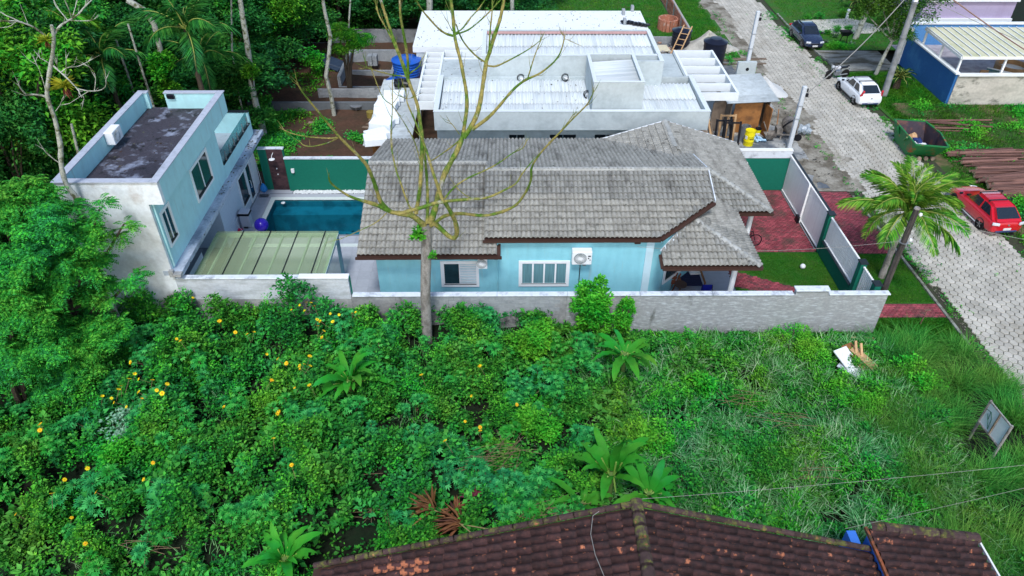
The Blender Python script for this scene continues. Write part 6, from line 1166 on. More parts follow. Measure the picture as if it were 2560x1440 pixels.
# long arching grass on the right
x, y = scatter(60000, 2.5, 16, 11.2, 22.9, lambda x, y: np.clip((x-2.5)/3.5, 0, 1)*np.clip((vn(x, y, 1.1)-.22)*3, .08, 1)); z = hveg(x, y)*RNG.uniform(.2, .8, len(x))
az = vn(x, y, .8)*14+RNG.normal(0, .9, len(x))
o = link('long_grass', npmesh('long_grass', *blades(np.stack([x, y, z], 1), RNG.uniform(.30, .75, len(x)), .030, 1.0, 3, .75, az), GRASS)); o['kind'] = 'stuff'
x, y = scatter(16000, -14, 6, 10.6, 23.2, lambda x, y: np.clip((vn(x+30, y, 1.4)-.55)*4, 0, 1)); z = hveg(x, y)*.5
o = link('mixed_grass', npmesh('mixed_grass', *blades(np.stack([x, y, z], 1), RNG.uniform(.25, .5, len(x)), .018, 1.0, 3, .7), GRASS)); o['kind'] = 'stuff'
# short grass by the wall foot
x = RNG.uniform(1, 16, 26000); y = RNG.uniform(21.6, 23.44, 26000); o = link('wall_foot_grass', npmesh('wall_foot_grass', *blades(np.stack([x, y, x*0], 1), RNG.uniform(.06, .2, len(x)), .02, .6, 2, .4), LAWNG)); o['kind'] = 'stuff'
# tall cane grass tufts at the right edge
tv = []
for k in range(4):
    n = 330; a = RNG.uniform(0, 2*np.pi, n); r = RNG.uniform(0, .55, n); P = np.stack([r*np.cos(a), r*np.sin(a), a*0], 1)
    tv.append(npmesh('blades', *blades(P, RNG.uniform(.45, 1.35, n), .020, .9, 5, .8, a+RNG.normal(0, 1.0, n)), CANEG))
for k in range(85):
    for _ in range(50):
        x = random.uniform(12.2, 20.3); y = random.uniform(11.6, 22.6)
        if x > 12.6+ (y-11)*.12 + (1.5 if y > 19 else 0) and not (x > 19.2 and y > 21.5) and not (abs(x-14) < 1.2 and y > 20) and (x-17.4)**2+(y-17.3)**2 > .9 and not (y < 12.3 and x < 13.9): break
    o = link('grass_tuft', tv[k % 4]); o.location = (x, y, .02); o.rotation_euler = (0, 0, random.uniform(0, 6.3)); sc = random.uniform(.65, 1.1); o.scale = (sc, sc, sc)
    wg = 'between the dumped boards and the road' if y > 18.6 else 'around the white sign board' if y > 15 else 'between the sign board and the blue yard wall'
    tag(o, 'tall arching grass tuft '+wg, 'grass tuft', 'tall grass tufts '+wg)
# palmate shrubs
def palmleaf(C, D, N, s):
    a = np.radians([-72, -36, 0, 36, 72]); ln = [.55, .85, 1.0, .85, .55]; S_ = np.cross(D, N); V = [C]; T = []
    for t, l in zip(a, ln):
        d = D*math.cos(t)+S_*math.sin(t); p = np.cross(d, N); m = C+d*s*l*.5; k = len(V); V += [m+p*s*.13+N*s*.03, C+d*s*l-N*s*.12*l, m-p*s*.13+N*s*.03]; T += [(0, k, k+1), (0, k+1, k+2)]
    return np.array(V), np.array(T)
def rosette(C, ax, n, R0, s):
    out = []; ax = ax/np.linalg.norm(ax); b1 = np.cross(ax, [.3, .9, .1]); b1 /= np.linalg.norm(b1); b2 = np.cross(ax, b1)
    for k in range(n):
        q = k/n; a = k*2.399+random.random()*.3; el = 1.15-1.25*q; d = (b1*math.cos(a)+b2*math.sin(a))*math.cos(el)+ax*math.sin(el); nn = np.cross(np.cross(d, ax), d); nn /= np.linalg.norm(nn)+1e-9; dd = d*.9-ax*.25*q; dd /= np.linalg.norm(dd); nn = nn-dd*(nn@dd); nn /= np.linalg.norm(nn)+1e-9
        out.append(palmleaf(C+d*R0*(.25+.75*q), dd, nn, s*(.55+.45*q)*random.uniform(.85, 1.15)))
    return out
sv = []
for k in range(6):
    out = []; st = MB()
    for j in range(4+k % 4):
        a = random.uniform(0, 6.28); r = random.uniform(.05, .55) if j else 0; h = random.uniform(.45, 1.15)-.3*r; c = np.array([r*math.cos(a), r*math.sin(a), h]); out += rosette(c, np.array([.35*math.cos(a)*r, .35*math.sin(a)*r, 1]), 15, .16, random.uniform(.17, .25)); st.tube([(0, 0, 0), tuple(c*.6), tuple(c)], .014, 5)
        for q in (.45, .72): out += rosette(c*[1, 1, q], np.array([math.cos(a), math.sin(a), .5]), 6, .16, .18)
    sv.append((npmesh('foliage', *join(out), LF_TITH), st.mesh('stem', MUDT)))
def shrub(x, y, sc, k, label, group, z=None):
    t = thing('wild_shrub', label, 'shrub', (x, y, float(hveg(x, y))*.55-.1 if z is None else z), random.uniform(0, 6.3), group); t.scale = (sc,)*3; link('foliage', sv[k % 6][0], t); link('stem', sv[k % 6][1], t); return t
for k in range(230):
    for _ in range(40):
        x = random.uniform(-24, 3.5); y = random.uniform(11.8, 23.1)
        if inlot(np.array([x]), np.array([y]))[0] and float(vn(x+20, y, 2.0))+random.random()*.35 > .55 and not (y < 13.6 and random.random() < .7): break
    wh = ('at the left under the trees' if x < -11 else 'left of the bare tree' if x < -5 else 'around the bare tree trunk' if x < -1 else 'right of the bare tree'); bk_ = 'back' if y > 19.5 else 'middle' if y > 15.5 else 'front'
    shrub(x, y, random.uniform(.5, 1.25), k, 'palmate leaved shrub %s, %s strip of the lot' % (wh, bk_), 'palmate shrubs %s, %s strip' % (wh, bk_))
for px, py in ((1165, 790), (1215, 800), (1155, 835), (1250, 870), (760, 765), (590, 780), (640, 790)):
    p = at(px, py+60, 0); shrub(p.x, min(p.y, 23.1), 1.15, random.randint(0, 5), 'palmate shrub standing close against the boundary wall', 'shrubs against the wall foot', 0)
# rounder bright bushes
def bush(label, px, py, r, h, m, L=(.08, .15), n=900, cat='bush', name='leafy_bush', z0=0., group=None, k=6, loc=None):
    p = Vector(loc) if loc else at(px, py, z0); nl = 13; ca = RNG.uniform(0, 2*np.pi, nl); ce = np.arcsin(RNG.uniform(-1, 1, nl)); cr_ = RNG.uniform(.35, .95, nl); C = np.stack([r*cr_*np.cos(ca)*np.cos(ce), r*cr_*np.sin(ca)*np.cos(ce), h*.5+h*.42*cr_*np.sin(ce)], 1); w_ = RNG.integers(0, nl, n); q_ = unit(RNG.normal(0, 1, (n, 3)))*RNG.uniform(.3, 1, (n, 1))**.5*RNG.uniform(.3, .55, nl)[w_][:, None]*np.array([r, r, min(h*.5, r*1.2)])
    P = C[w_]+q_; P[:, 2] = np.maximum(P[:, 2], .03); t = thing(name, label, cat, p, 0, group); link('foliage', npmesh('foliage', *sprigs(P, k, L, .1), m), t)
    st = MB()
    for q in range(5): a_ = q*1.3; st.tube([(0, 0, 0), (r*.4*math.cos(a_), r*.4*math.sin(a_), h*.7)], .02, 5)
    link('stem', st.mesh('stem', BARKD), t); return t
bush('round bright green leafy bush in front of the wall right of the bare tree', 1325, 905, .95, 1.9, LF_BUSH, (.10, .17), 800)
bush('tall climbing leafy bush rising above the wall coping', 1475, 905, .75, 3.3, LF_BUSH, (.10, .19), 900, loc=(aty(1480, 800, 22.9).x, 22.9, .1)); bush('leafy stem bush leaning on the wall beside the climbing one', 1545, 890, .5, 2.6, LF_BUSH, (.10, .16), 420, loc=(aty(1560, 800, 22.9).x, 22.9, .1))
bush('bright green creeper heap climbing the right wall foot', 1975, 880, 1.3, 1.1, LF_BUSH, (.06, .10), 1300); bush('dark weed bush at the wall foot beside the banana plant', 1700, 880, .5, 1.1, LF_TREE, (.07, .12), 500); bush('pale green broad leaved bush in the middle of the grass', 1745, 990, .6, 1.2, LF_BUSH, (.11, .2), 330)
bush('low green weed bush in front of the dumped boards', 2180, 1010, 1.0, .8, LF_BUSH, (.06, .10), 1300); bush('dark leafy mound in the middle of the long grass', 1900, 1170, .9, .9, LF_VINE, (.06, .10), 1100); bush('yellow green bush at the left near the forest', 480, 1000, .9, 1.6, LF_BUSH, (.07, .12), 900); bush('bright vine heap at the lower left', 545, 1180, 1.0, 1.3, LF_BUSH, (.05, .09), 1100)
bush('small rose bush by the curved path behind the wall', 0, 0, .35, .9, LF_TREE, (.05, .08), 160, loc=(12.3, 24.4, 0)); bush('low green bush at the fence behind the meter box', 0, 0, .4, .8, LF_BUSH, (.05, .08), 260, loc=(14.9, 24.1, 0))
# uneven taller bushes in the thicket
for k, (px, py, r, h, m_, lb) in enumerate(((330, 900, .8, 1.7, LF_TREE, 'tall dark bush below the feathery tree'), (450, 860, .7, 1.6, LF_VINE, 'tall bush at the foot of the stained annex wall'), (620, 880, .9, 1.5, LF_VINE, 'wide bush below the tall stained wall'), (700, 1010, .8, 1.5, LF_BUSH, 'bright bush left of the upper banana-like plant'), (560, 960, .7, 1.7, LF_VINE, 'tall bush between the flower clusters'),
    (980, 900, .8, 1.4, LF_VINE, 'dense bush at the left of the bare trunk foot'), (1180, 960, .9, 1.3, LF_VINE, 'dense low bush right of the bare trunk'), (1010, 1110, .9, 1.2, LF_VINE, 'rounded vine heap below the banana-like plant'), (1350, 1040, 1.0, 1.2, LF_BUSH, 'bright vine heap in the middle of the lot'), (1420, 1000, .7, 1.3, LF_VINE, 'bush below the climbing bush'),
    (780, 1180, 1.0, 1.2, LF_TREE, 'dark bush in the lower middle of the thicket'), (330, 1150, 1.1, 1.5, LF_BUSH, 'large pale green vine mound at the lower left'), (120, 1080, .8, 1.4, LF_VINE, 'bush at the far left of the thicket'), (180, 1260, .9, 1.1, LF_VINE, 'low bush in the lower left corner'), (640, 1290, .8, 1.0, LF_TREE, 'bush left of the lower banana-like plant'), (1620, 1090, .8, 1.0, LF_BUSH, 'bright weed bush at the left of the long grass'), (1700, 1200, .7, .9, LF_VINE, 'vine bush beside the brown roof peak'), (2100, 960, .8, .8, LF_BUSH, 'low weed bush left of the dumped boards'), (2300, 930, .9, .9, LF_BUSH, 'weed bush right of the dumped boards'))):
    bush(lb, px, py+30, r, h, m_, (.08, .15), int(620*r*h), loc=None)
bush('pale grey green heart leaved vine cluster at the lower left', 335, 1105, .9, 1.75, leafm('pale_vine_leaves', (.10, .34, .16), (.22, .48, .28), (.34, .56, .40)), (.09, .15), 210)
# yellow flowers
fm = []
for k in range(3):
    n = 9+k; a = np.arange(n)*2*np.pi/n; D = np.stack([np.cos(a), np.sin(a), a*0+.15], 1); V, T = leaves(D*.02, D, np.full(n, .075), .52, .05); fm.append(npmesh('petals', V, T, YELF))
fc = MB().lathe((0, 0, 0), [(.024, 0), (.026, .012), (.012, .02)], 8).mesh('flower_head', mat('orange_disc', (.75, .28, .01), .8))
FP = [(x/2.667, 900+y/2.667) for x, y in ((870, 15), (898, 92), (862, 125), (925, 127), (1015, 133), (810, 173), (792, 195), (923, 215), (1045, 202), (1115, 160), (682, 240), (743, 255), (760, 283), (945, 255), (1080, 222), (843, 312), (265, 428), (265, 468), (1020, 685), (583, 722), (430, 798), (958, 797), (347, 890), (105, 1028), (477, 1052), (1810, 133), (1965, 185), (2063, 168), (1492, 313), (1858, 342), (1850, 358), (1822, 522), (1910, 22), (1998, 38), (1998, 60), (2028, 27), (2068, 38), (1943, 700), (640, 882), (568, 1225))]
FP += [(700+x/2.88, 700+y/2.88) for x, y in ((80, 215), (142, 180), (190, 160), (222, 162), (250, 185), (175, 220), (362, 243), (425, 250), (268, 285), (288, 298), (275, 330), (315, 365), (300, 415), (380, 300), (520, 237), (543, 232), (215, 548), (1018, 683), (1438, 620), (1378, 835), (1705, 897), (1333, 1018), (1440, 1060), (1440, 1085), (1187, 1158), (83, 1332))]
FP += [(x/2.571, 440+y/2.571) for x, y in ((1240, 782), (1410, 932), (1512, 1005), (1587, 1017), (1632, 1002), (1135, 1047), (1158, 1060), (1715, 1145), (1785, 1175), (1745, 1312))]
for k, (px, py) in enumerate(FP):
    z = 1.0
    for _ in range(12): p = at(px, py, z); z = .5*z+.5*(float(hveg(p.x, min(p.y, 23)))+.85)
    p = at(px, py, z)
    if p.y > 23.3: p = aty(px, py, 23.25)
    wf = 'near the taller stained wall' if py < 860 else 'beside the feathery tree' if px < 480 and py < 1030 else 'left of the upper banana-like plant' if px < 830 and py < 1080 else 'at the lower left of the lot' if px < 830 else 'right of the bare trunk'
    t = thing('yellow_flower', 'yellow daisy-like flower above the green shrubs '+wf, 'flower', p, random.uniform(0, 6), 'yellow flowers '+wf); t.rotation_euler = (R(30)+random.uniform(-.3, .3), random.uniform(-.4, .4), random.uniform(0, 6)); sc = random.uniform(.65, 1.05); t.scale = (sc,)*3
    link('petals', fm[k % 3], t); link('flower_head', fc, t); link('stem', MB().tube([(0, 0, 0), (.02, .02, -.5)], .008, 4).mesh('stem', MUDT), t)
# banana-like plants
def bleaf(L, W, bend, tear=False):
    n = 12; V = []; F = []
    for q in range(n+1):
        t = q/n; x = L*t*(1-.25*bend*t); z = L*(.35*math.sin(t*1.5)-bend*t*t*.55); w = W*max(0, math.sin(math.pi*min(1, (t*.93+.07))))**.55*(.5 if q == 0 else 1)/2
        w *= random.uniform(.88, 1.05); V += [(x, -w, z+w*.28+.02*math.sin(q*2)), (x, 0, z), (x, w, z+w*.28-.02*math.sin(q*2.3))]
    for q in range(n):
        if q == 0: continue
        for s_ in (0, 1):
            if tear and random.random() < .12: continue
            a = q*3+s_; F.append((a, a+1, a+4, a+3))
    me = bpy.data.meshes.new('leaf'); me.from_pydata(V, [], F); me.materials.append(BANANA); me.polygons.foreach_set('use_smooth', [True]*len(F)); return me
BL = [bleaf(1.35, .27, .7), bleaf(1.1, .28, 1.0, True), bleaf(1.55, .26, .5), bleaf(.9, .24, .8)]
RIB = MB().tube([(-.25, 0, -.25), (0, 0, 0), (.4, 0, .14)], .018, 5).mesh('midrib', mat('pale_midrib', (.22, .38, .07), .5))
def banana(label, px, py, n, sc, z0=0., lean=(.5, 1.1), hh=.7):
    p = at(px, py, hh+z0); p.z = z0; t = thing('banana_plant', label, 'plant', p); MB().tube([p, p+Vector((0, 0, hh*sc+.2))], .07*sc, 8).build('stem', mat('banana_stem', (.12, .20, .05), .7) if 'banana_stem' not in bpy.data.materials else bpy.data.materials['banana_stem'], t)
    n = int(n*1.5)
    for k in range(n):
        a = k*2.399+random.random()*.7; e = -random.uniform(*lean)*(.2+.8*(1-k/n)); s_ = sc*random.uniform(.6, 1.1)
        l = link('leaf', BL[k % 4], t, (.08*math.cos(a), .08*math.sin(a), hh*sc+.15), (random.uniform(-.25, .25), e, a), s_); link('midrib', RIB, l)
banana('large banana-like plant with bright leaves left of the bare trunk', 880, 975, 15, 1.35, .2, (-.1, 1.1), .9); banana('banana-like plant with drooping leaves beneath the wall', 1560, 905, 11, 1.25, .1, (-.2, .8), .9)
banana('upright banana-like plant near the ridge of the brown roof', 1525, 1215, 9, 1.55, .0, (.7, 1.5), .8); banana('broad leaved plant right behind the peak of the brown roof', 1620, 1250, 12, 1.15, .1, (-.1, 1.0), .8); banana('dark broad leaved plant left of the roof peak', 1455, 1265, 8, .95, .2, (.0, .9), .7)
banana('bright banana-like plant at the left end of the brown roof', 715, 1410, 12, 1.1, .3, (.3, 1.3), .9); banana('low broad leaved plant near the purple leaves', 1180, 1240, 7, .6, .2, (.1, .9), .5)
for px, py, lb in ((1180, 1245, 'reddish purple leaved plant in the middle of the weeds'), (1140, 1275, 'orange and brown drooping leaves beside the purple plant')):
    z = 1.15; p = at(px, py, z); t = thing('cordyline', lb, 'plant', p); n = 34; a = RNG.uniform(0, 2*np.pi, n); D = np.stack([np.cos(a), np.sin(a), RNG.uniform(-.2, 1, n)], 1); link('leaves', npmesh('leaves', *leaves(np.zeros((n, 3)), D, RNG.uniform(.3, .5, n), .22), PURP if py < 1260 else DRYL), t)
for px, py, az, lb in ((1085, 1275, 2.6, 'large dead brown fan of palm leaves lying on the weeds'), (1150, 1310, 2.9, 'smaller yellowish dead palm leaf below the large dead fan')):
    p = at(px, py, 1.2); t = thing('dead_frond', lb, 'dead leaf', p); n = 42; a = az+RNG.normal(0, .5, n); D = np.stack([np.cos(a), np.sin(a), RNG.uniform(-.1, .35, n)], 1); link('leaflets', npmesh('leaflets', *leaves(RNG.normal(0, .05, (n, 3)), D, RNG.uniform(.5, .95, n), .11), DRYL), t); link('stalk', MB().tube([(0, 0, 0), (-math.cos(az)*.9, -math.sin(az)*.9, .05), (-math.cos(az)*1.9, -math.sin(az)*1.9-.2, -.05)], .02, 5).mesh('stalk', MUD), t)
b = MB()
for (px, py) in ((1230, 1130), (1250, 1150), (1380, 1270), (1330, 1290), (1420, 1280), (870, 1180), (1290, 1110), (500, 1130), (930, 1290), (1200, 1160), (360, 1370), (1960, 1050), (1850, 990), (2050, 1180)):
    for _ in range(9):
        p = at(px+random.uniform(-45, 45), py+random.uniform(-20, 20), 1.15); a = random.uniform(-.5, .6)+random.choice((0, 0, 1.4)); L = random.uniform(.5, 1.5); d = Vector((math.cos(a), math.sin(a)*.7, random.uniform(-.08, .2)))*L/2
        b.tube([p-d, p+Vector((0, 0, .05)), p+d], .009, 4)
o = b.build('dry_stalks', MUDT, None, kind='stuff')
# short lawns
def lawn(name, poly, n, L, w, z=.02, m=LAWNG):
    xs = [p[0] for p in poly]; ys = [p[1] for p in poly]; x = RNG.uniform(min(xs), max(xs), n); y = RNG.uniform(min(ys), max(ys), n); k = inpoly(x, y, poly); x = x[k]; y = y[k]
    o = link(name, npmesh(name, *blades(np.stack([x, y, x*0+z], 1), RNG.uniform(*L, len(x)), w, .9, 1, .3), m)); o['kind'] = 'stuff'
lawn('lawn_grass', [(10.8, 23.7), (15.4, 23.7), (15.4, 25.4), (14.6, 26.0), (13.8, 26.55), (12.7, 27.0), (11.6, 27.6), (10.8, 28.0), (10.8, 29.3), (15.4, 29.3), (15.4, 29.3)], 1, (.03, .05), .01)
lawn('lawn_grass', [(15.45, 25.45), (14.6, 26.05), (13.8, 26.6), (12.7, 27.05), (11.6, 27.65), (10.75, 28.05), (10.75, 29.32), (15.45, 29.32)], 34000, (.03, .055), .016); lawn('lawn_grass', [(10.75, 23.65), (14.2, 23.65), (14.3, 24.5), (13.1, 25.3), (12.1, 25.95), (11.2, 26.35), (10.75, 26.5)], 12000, (.03, .055), .016)
lawn('lawn_grass', [(15.9, 25.4), (19.45, 25.4), (19.45, 29.15), (15.9, 29.15)], 30000, (.03, .055), .016); lawn('lawn_grass', [(15.9, 22.4), (19.5, 22.4), (19.5, 24.35), (15.9, 24.35)], 18000, (.04, .09), .018)
lawn('lawn_grass', [(-4, 58.5), (14.4, 58.5), (14, 80), (-4, 80)], 36000, (.08, .18), .05, .06); lawn('lawn_grass', [(15.0, 58.4), (18.0, 55.5), (17.9, 75), (15, 75)], 12000, (.08, .16), .045)
lawn('lawn_grass', [(24.9, 56.8), (40, 56.8), (45, 75), (24.6, 75)], 26000, (.06, .14), .045, .03); lawn('lawn_grass', [(25.6, 44), (29.9, 44), (29.9, 52.2), (25.2, 52)], 22000, (.06, .16), .04, .03)
# weeds on the vacant lot
def weeds(name, n, x0, x1, y0, y1, f, L=(.08, .15), m=LF_BUSH, dens=1.0, sc=1.6, th=.45, h=.35):
    x = RNG.uniform(x0, x1, n); y = RNG.uniform(y0, y1, n); k = (np.clip((vn(x+5, y+60, sc)-th)*5, 0, 1) > RNG.random(n)) & f(x, y); x = x[k]; y = y[k]; z = .03+h*np.clip(vn(x+5, y+60, sc)-th, 0, 1)*RNG.uniform(.3, 1.6, len(x))*2
    o = link(name, npmesh(name, *sprigs(np.stack([x, y, z], 1), 5, L, .12), m)); o['kind'] = 'stuff'
lotf = lambda x, y: (x > 26.2+.2*np.sin(y)) & ~((x > 25.8) & (x < 34) & (y > 34.6) & (y < 38)) & ~((np.abs(x-25) < 1.2) & (np.abs(y-40) < 2.2))
weeds('lot_weeds', 30000, 25.4, 46, 27, 46.4, lotf); weeds('lot_weeds', 14000, 25.4, 46, 27, 46.4, lotf, m=LF_TREE, sc=2.6, th=.5); lawn('lot_grass', [(26.2, 27), (46, 27), (46, 46.4), (25.9, 46.4), (25.6, 42.5), (26.4, 42), (26.4, 37.9), (25.9, 37.5)], 95000, (.10, .26), .035)
lawn('lot_grass', [(26.2, 5), (33, 5), (33, 27), (26.2, 27)], 8000, (.10, .3), .03)
weeds('plot_weeds', 9000, -16, -8, 36, 44.6, lambda x, y: (y < 40+3*vn(x, y, 3)) | (vn(x, y, 1.2) > .7), m=LF_TREE, th=.35, L=(.1, .2)); weeds('plot_weeds', 6000, -17, -4, 36, 58, lambda x, y: ~((x > -11.8) & (x < -4)), m=LF_FOR2, th=.55, L=(.1, .2))
weeds('site_weeds', 700, 17, 19, 50, 56, lambda x, y: y > 0, th=.5, m=LF_TREE)

# ---------------------------------------------------------------- traced bare trees
def traced(t, segs, s, ox, oy, y0, m, pref='branch', extra=None, spikes=True):
    """limbs laid along sight lines at chosen distances: (points, width0, width1, depth change, part name)"""
    made = []; rnd = random.Random(11)
    for seg in segs:
        pts, w0, w1, dy, nm = seg; q = [(x/s+ox, y/s+oy) for x, y in pts]; st = y0
        if made:
            best = min(made, key=lambda r: (r[0]-q[0][0])**2+(r[1]-q[0][1])**2)
            if (best[0]-q[0][0])**2+(best[1]-q[0][1])**2 < 900: st = best[2]
        # smooth the traced line
        cum = [0]
        for a, c in zip(q[:-1], q[1:]): cum.append(cum[-1]+math.hypot(c[0]-a[0], c[1]-a[1]))
        n = max(4, int(cum[-1]/9)); P = []
        def cr(t_):
            d = t_*cum[-1]; i = max(0, min(len(q)-2, next((k for k in range(len(q)-1) if cum[k+1] >= d), len(q)-2))); u = (d-cum[i])/max(1e-6, cum[i+1]-cum[i])
            p0, p1, p2, p3 = q[max(0, i-1)], q[i], q[i+1], q[min(len(q)-1, i+2)]
            return tuple(.5*((2*p1[a])+(-p0[a]+p2[a])*u+(2*p0[a]-5*p1[a]+4*p2[a]-p3[a])*u*u+(-p0[a]+3*p1[a]-3*p2[a]+p3[a])*u**3) for a in (0, 1))
        rad = []
        for k in range(n+1):
            u = k/n; x, yy = cr(u); Y = st+dy*u**1.1; p = aty(x, yy, Y); P.append(p); made.append((x, yy, Y)); rad.append(max(.006, 1.0*(w0*(1-u)+w1*u)/s/2*depth(p)/CAMF)*(1+.13*rnd.uniform(-1, 1)))
        b = MB().tube(P, rad, 9)
        if spikes:
            for k in range(1, n, 2):
                d = Vector((rnd.uniform(-1, 1), rnd.uniform(-1, 1), rnd.uniform(-.2, 1))).normalized(); b.tube([P[k]+d*rad[k]*.8, P[k]+d*(rad[k]+.035)], [.012, .004], 3)
        if nm != 'trunk':
            for k in range(3, n, 5):
                d = (P[min(k+1, n)]-P[k-1]).normalized()+Vector((rnd.uniform(-1, 1), rnd.uniform(-1, 1), rnd.uniform(-.3, 1)))*.8; L_ = rnd.uniform(.12, .45); b.tube([P[k], P[k]+d*L_*.5, P[k]+(d+Vector((0, 0, .5)))*L_], [.012, .008, .003], 4)
            for q in range(3 if w1 < 10 else 0): d = (P[-1]-P[-3]).normalized()+Vector((rnd.uniform(-1, 1), rnd.uniform(-1, 1), rnd.uniform(-.2, .8)))*.6; b.tube([P[-1], P[-1]+d*rnd.uniform(.15, .35)], [.010, .003], 4)
        b.build(nm, m, t, smooth=True)
bt = thing('bare_tree', 'tall leafless tree with curving mossy branches in front of the boundary wall', 'tree', (-3.24, 22.4, 0))
_p0, _p1 = Vector((-3.27, 22.45, -.2)), aty(1064, 562, 22.4)
MB().tube([_p0.lerp(_p1, q)+Vector((.025*math.sin(q*9), 0, 0)) for q in (0, .08, .2, .35, .5, .65, .8, .9, 1)], [.29, .24, .215, .21, .20, .20, .195, .20, .21], 16).build('trunk', BARKG, bt, smooth=True)
K = 'branch'
traced(bt, [([(850, 1330), (820, 1295), (770, 1255), (700, 1240), (640, 1228), (560, 1190), (430, 1150), (370, 1120), (320, 1085), (290, 1055), (283, 1028)], 38, 9, -1.0, K),
 ([(640, 1228), (590, 1180), (560, 1100), (540, 1040), (500, 955), (430, 880), (345, 795), (240, 670), (150, 560), (115, 510), (100, 480)], 27, 9, -1.6, K),
 ([(345, 795), (300, 803), (230, 800), (170, 795), (110, 785), (60, 772), (25, 755)], 9, 5, -.4, K), ([(345, 795), (310, 815), (270, 832), (190, 850), (140, 845), (118, 825)], 9, 5, .4, K),
 ([(775, 1250), (735, 1160), (700, 1060), (675, 990), (655, 900), (648, 860), (645, 760), (652, 640), (653, 470)], 13, 4, 1.6, K), ([(652, 610), (600, 570), (560, 480), (540, 418)], 6, 4, .3, 'twig'), ([(652, 612), (700, 680), (740, 745), (780, 820), (812, 925)], 5, 7, .2, 'twig'), ([(655, 600), (685, 560), (690, 520)], 4, 3, .2, 'twig'),
 ([(790, 1240), (805, 1150), (815, 1060), (822, 940), (825, 800), (812, 700), (795, 600), (750, 480), (725, 400), (690, 310), (650, 200), (610, 80), (585, 0), (572, -60)], 26, 15, 2.2, K),
 ([(735, 450), (700, 350), (660, 250), (620, 170), (575, 90), (560, 35)], 14, 7, .8, K), ([(745, 450), (740, 330), (720, 210), (700, 90), (695, -40)], 17, 14, -.3, K), ([(728, 442), (690, 440), (640, 432), (560, 412), (505, 393)], 9, 5, -.5, K), ([(742, 432), (780, 408), (812, 380), (815, 360)], 10, 5, .4, K),
 ([(505, 393), (495, 360)], 4, 2, 0, 'twig'), ([(505, 393), (480, 400)], 4, 2, .1, 'twig'), ([(560, 60), (555, 20)], 4, 2, 0, 'twig'),
 ([(852, 1300), (858, 1200), (855, 1080), (848, 980), (840, 900), (825, 800)], 20, 14, 1.4, K),
 ([(870, 1300), (895, 1230), (915, 1150), (935, 1070), (960, 1000), (990, 945), (1030, 870), (1062, 790)], 38, 28, 1.6, K),
 ([(1062, 790), (1075, 700), (1085, 620), (1082, 540), (1065, 440), (1045, 340), (1022, 250), (1010, 170), (1000, 60), (985, -50)], 24, 17, 1.6, K),
 ([(1015, 210), (970, 198), (925, 170), (860, 100), (820, 50), (785, -10)], 14, 8, -.8, K), ([(1015, 195), (1060, 165), (1100, 110), (1150, 55), (1200, -15)], 9, 6, .6, K), ([(1018, 200), (1090, 175), (1150, 130), (1210, 75), (1285, -5)], 10, 7, 1.0, K), ([(1022, 140), (1050, 215), (1090, 275), (1150, 335), (1195, 362)], 7, 11, .4, K), ([(1000, 180), (975, 130)], 6, 3, 0, 'twig'), ([(1022, 150), (1015, 120)], 5, 2, 0, 'twig'),
 ([(1066, 800), (1110, 735), (1145, 660), (1165, 580), (1180, 480), (1192, 400), (1200, 350), (1215, 310), (1245, 210), (1275, 120), (1295, 30), (1305, -50)], 30, 18, 1.8, K),
 ([(1198, 380), (1250, 385), (1310, 360), (1400, 312), (1460, 275), (1508, 238)], 11, 5, .5, K), ([(1213, 315), (1220, 180), (1232, 60), (1232, -30)], 10, 8, .7, K),
 ([(1115, 752), (1200, 690), (1260, 630), (1310, 570), (1370, 505), (1430, 462), (1510, 425), (1590, 360), (1630, 300), (1650, 225)], 22, 7, .6, K), ([(1650, 225), (1668, 232)], 4, 2, 0, 'twig'), ([(1650, 225), (1645, 205)], 4, 2, 0, 'twig'), ([(1435, 465), (1455, 400), (1480, 320), (1515, 232)], 9, 5, .3, K),
 ([(1060, 800), (1000, 850), (930, 900), (878, 935)], 10, 6, .3, K), ([(1042, 780), (1010, 735), (985, 705)], 6, 3, 0, 'twig'),
 ([(875, 1310), (900, 1300), (940, 1335), (985, 1375), (1015, 1380), (1028, 1350), (1015, 1280), (985, 1220), (955, 1170)], 30, 24, -.9, K),
 ([(945, 1165), (915, 1080), (885, 990), (855, 890), (830, 820), (800, 740), (765, 660), (740, 600), (735, 575)], 20, 8, .9, K), ([(735, 575), (715, 565)], 5, 2, 0, 'twig'), ([(735, 575), (732, 535)], 5, 2, 0, 'twig'), ([(735, 575), (765, 570)], 4, 2, 0, 'twig'),
 ([(955, 1170), (900, 1180), (840, 1200), (760, 1222), (700, 1240)], 22, 24, 0, K), ([(955, 1170), (1050, 1160), (1130, 1155), (1210, 1145), (1290, 1110), (1370, 1065), (1405, 1010), (1470, 930)], 20, 6, .6, K),
 ([(955, 1155), (990, 1110), (1040, 1065), (1110, 1025), (1200, 985), (1280, 940), (1350, 890), (1410, 860), (1430, 820)], 12, 5, .9, K), ([(1200, 1148), (1140, 1160), (1080, 1135), (1025, 1090)], 8, 5, .3, K),
 ([(895, 1300), (930, 1270), (970, 1250), (1050, 1240), (1180, 1252), (1280, 1232), (1370, 1190), (1430, 1110), (1458, 1040), (1462, 970), (1520, 880), (1620, 775), (1700, 690), (1780, 610), (1815, 548)], 22, 7, -1.4, K), ([(1815, 548), (1822, 535)], 4, 2, 0, 'twig'), ([(1560, 830), (1640, 750), (1700, 670)], 8, 5, .2, K),
 ([(620, 1235), (560, 1290), (460, 1340), (350, 1388)], 6, 4, -.3, 'twig')], 2.3225, 700, 0, 22.4, BARK)
bush('small bright epiphyte fern at the fork of the bare tree', 0, 0, .22, .4, LF_BUSH, (.12, .25), 26, 'plant', 'epiphyte', loc=tuple(aty(1048, 585, 22.2)-Vector((0, 0, .25))))
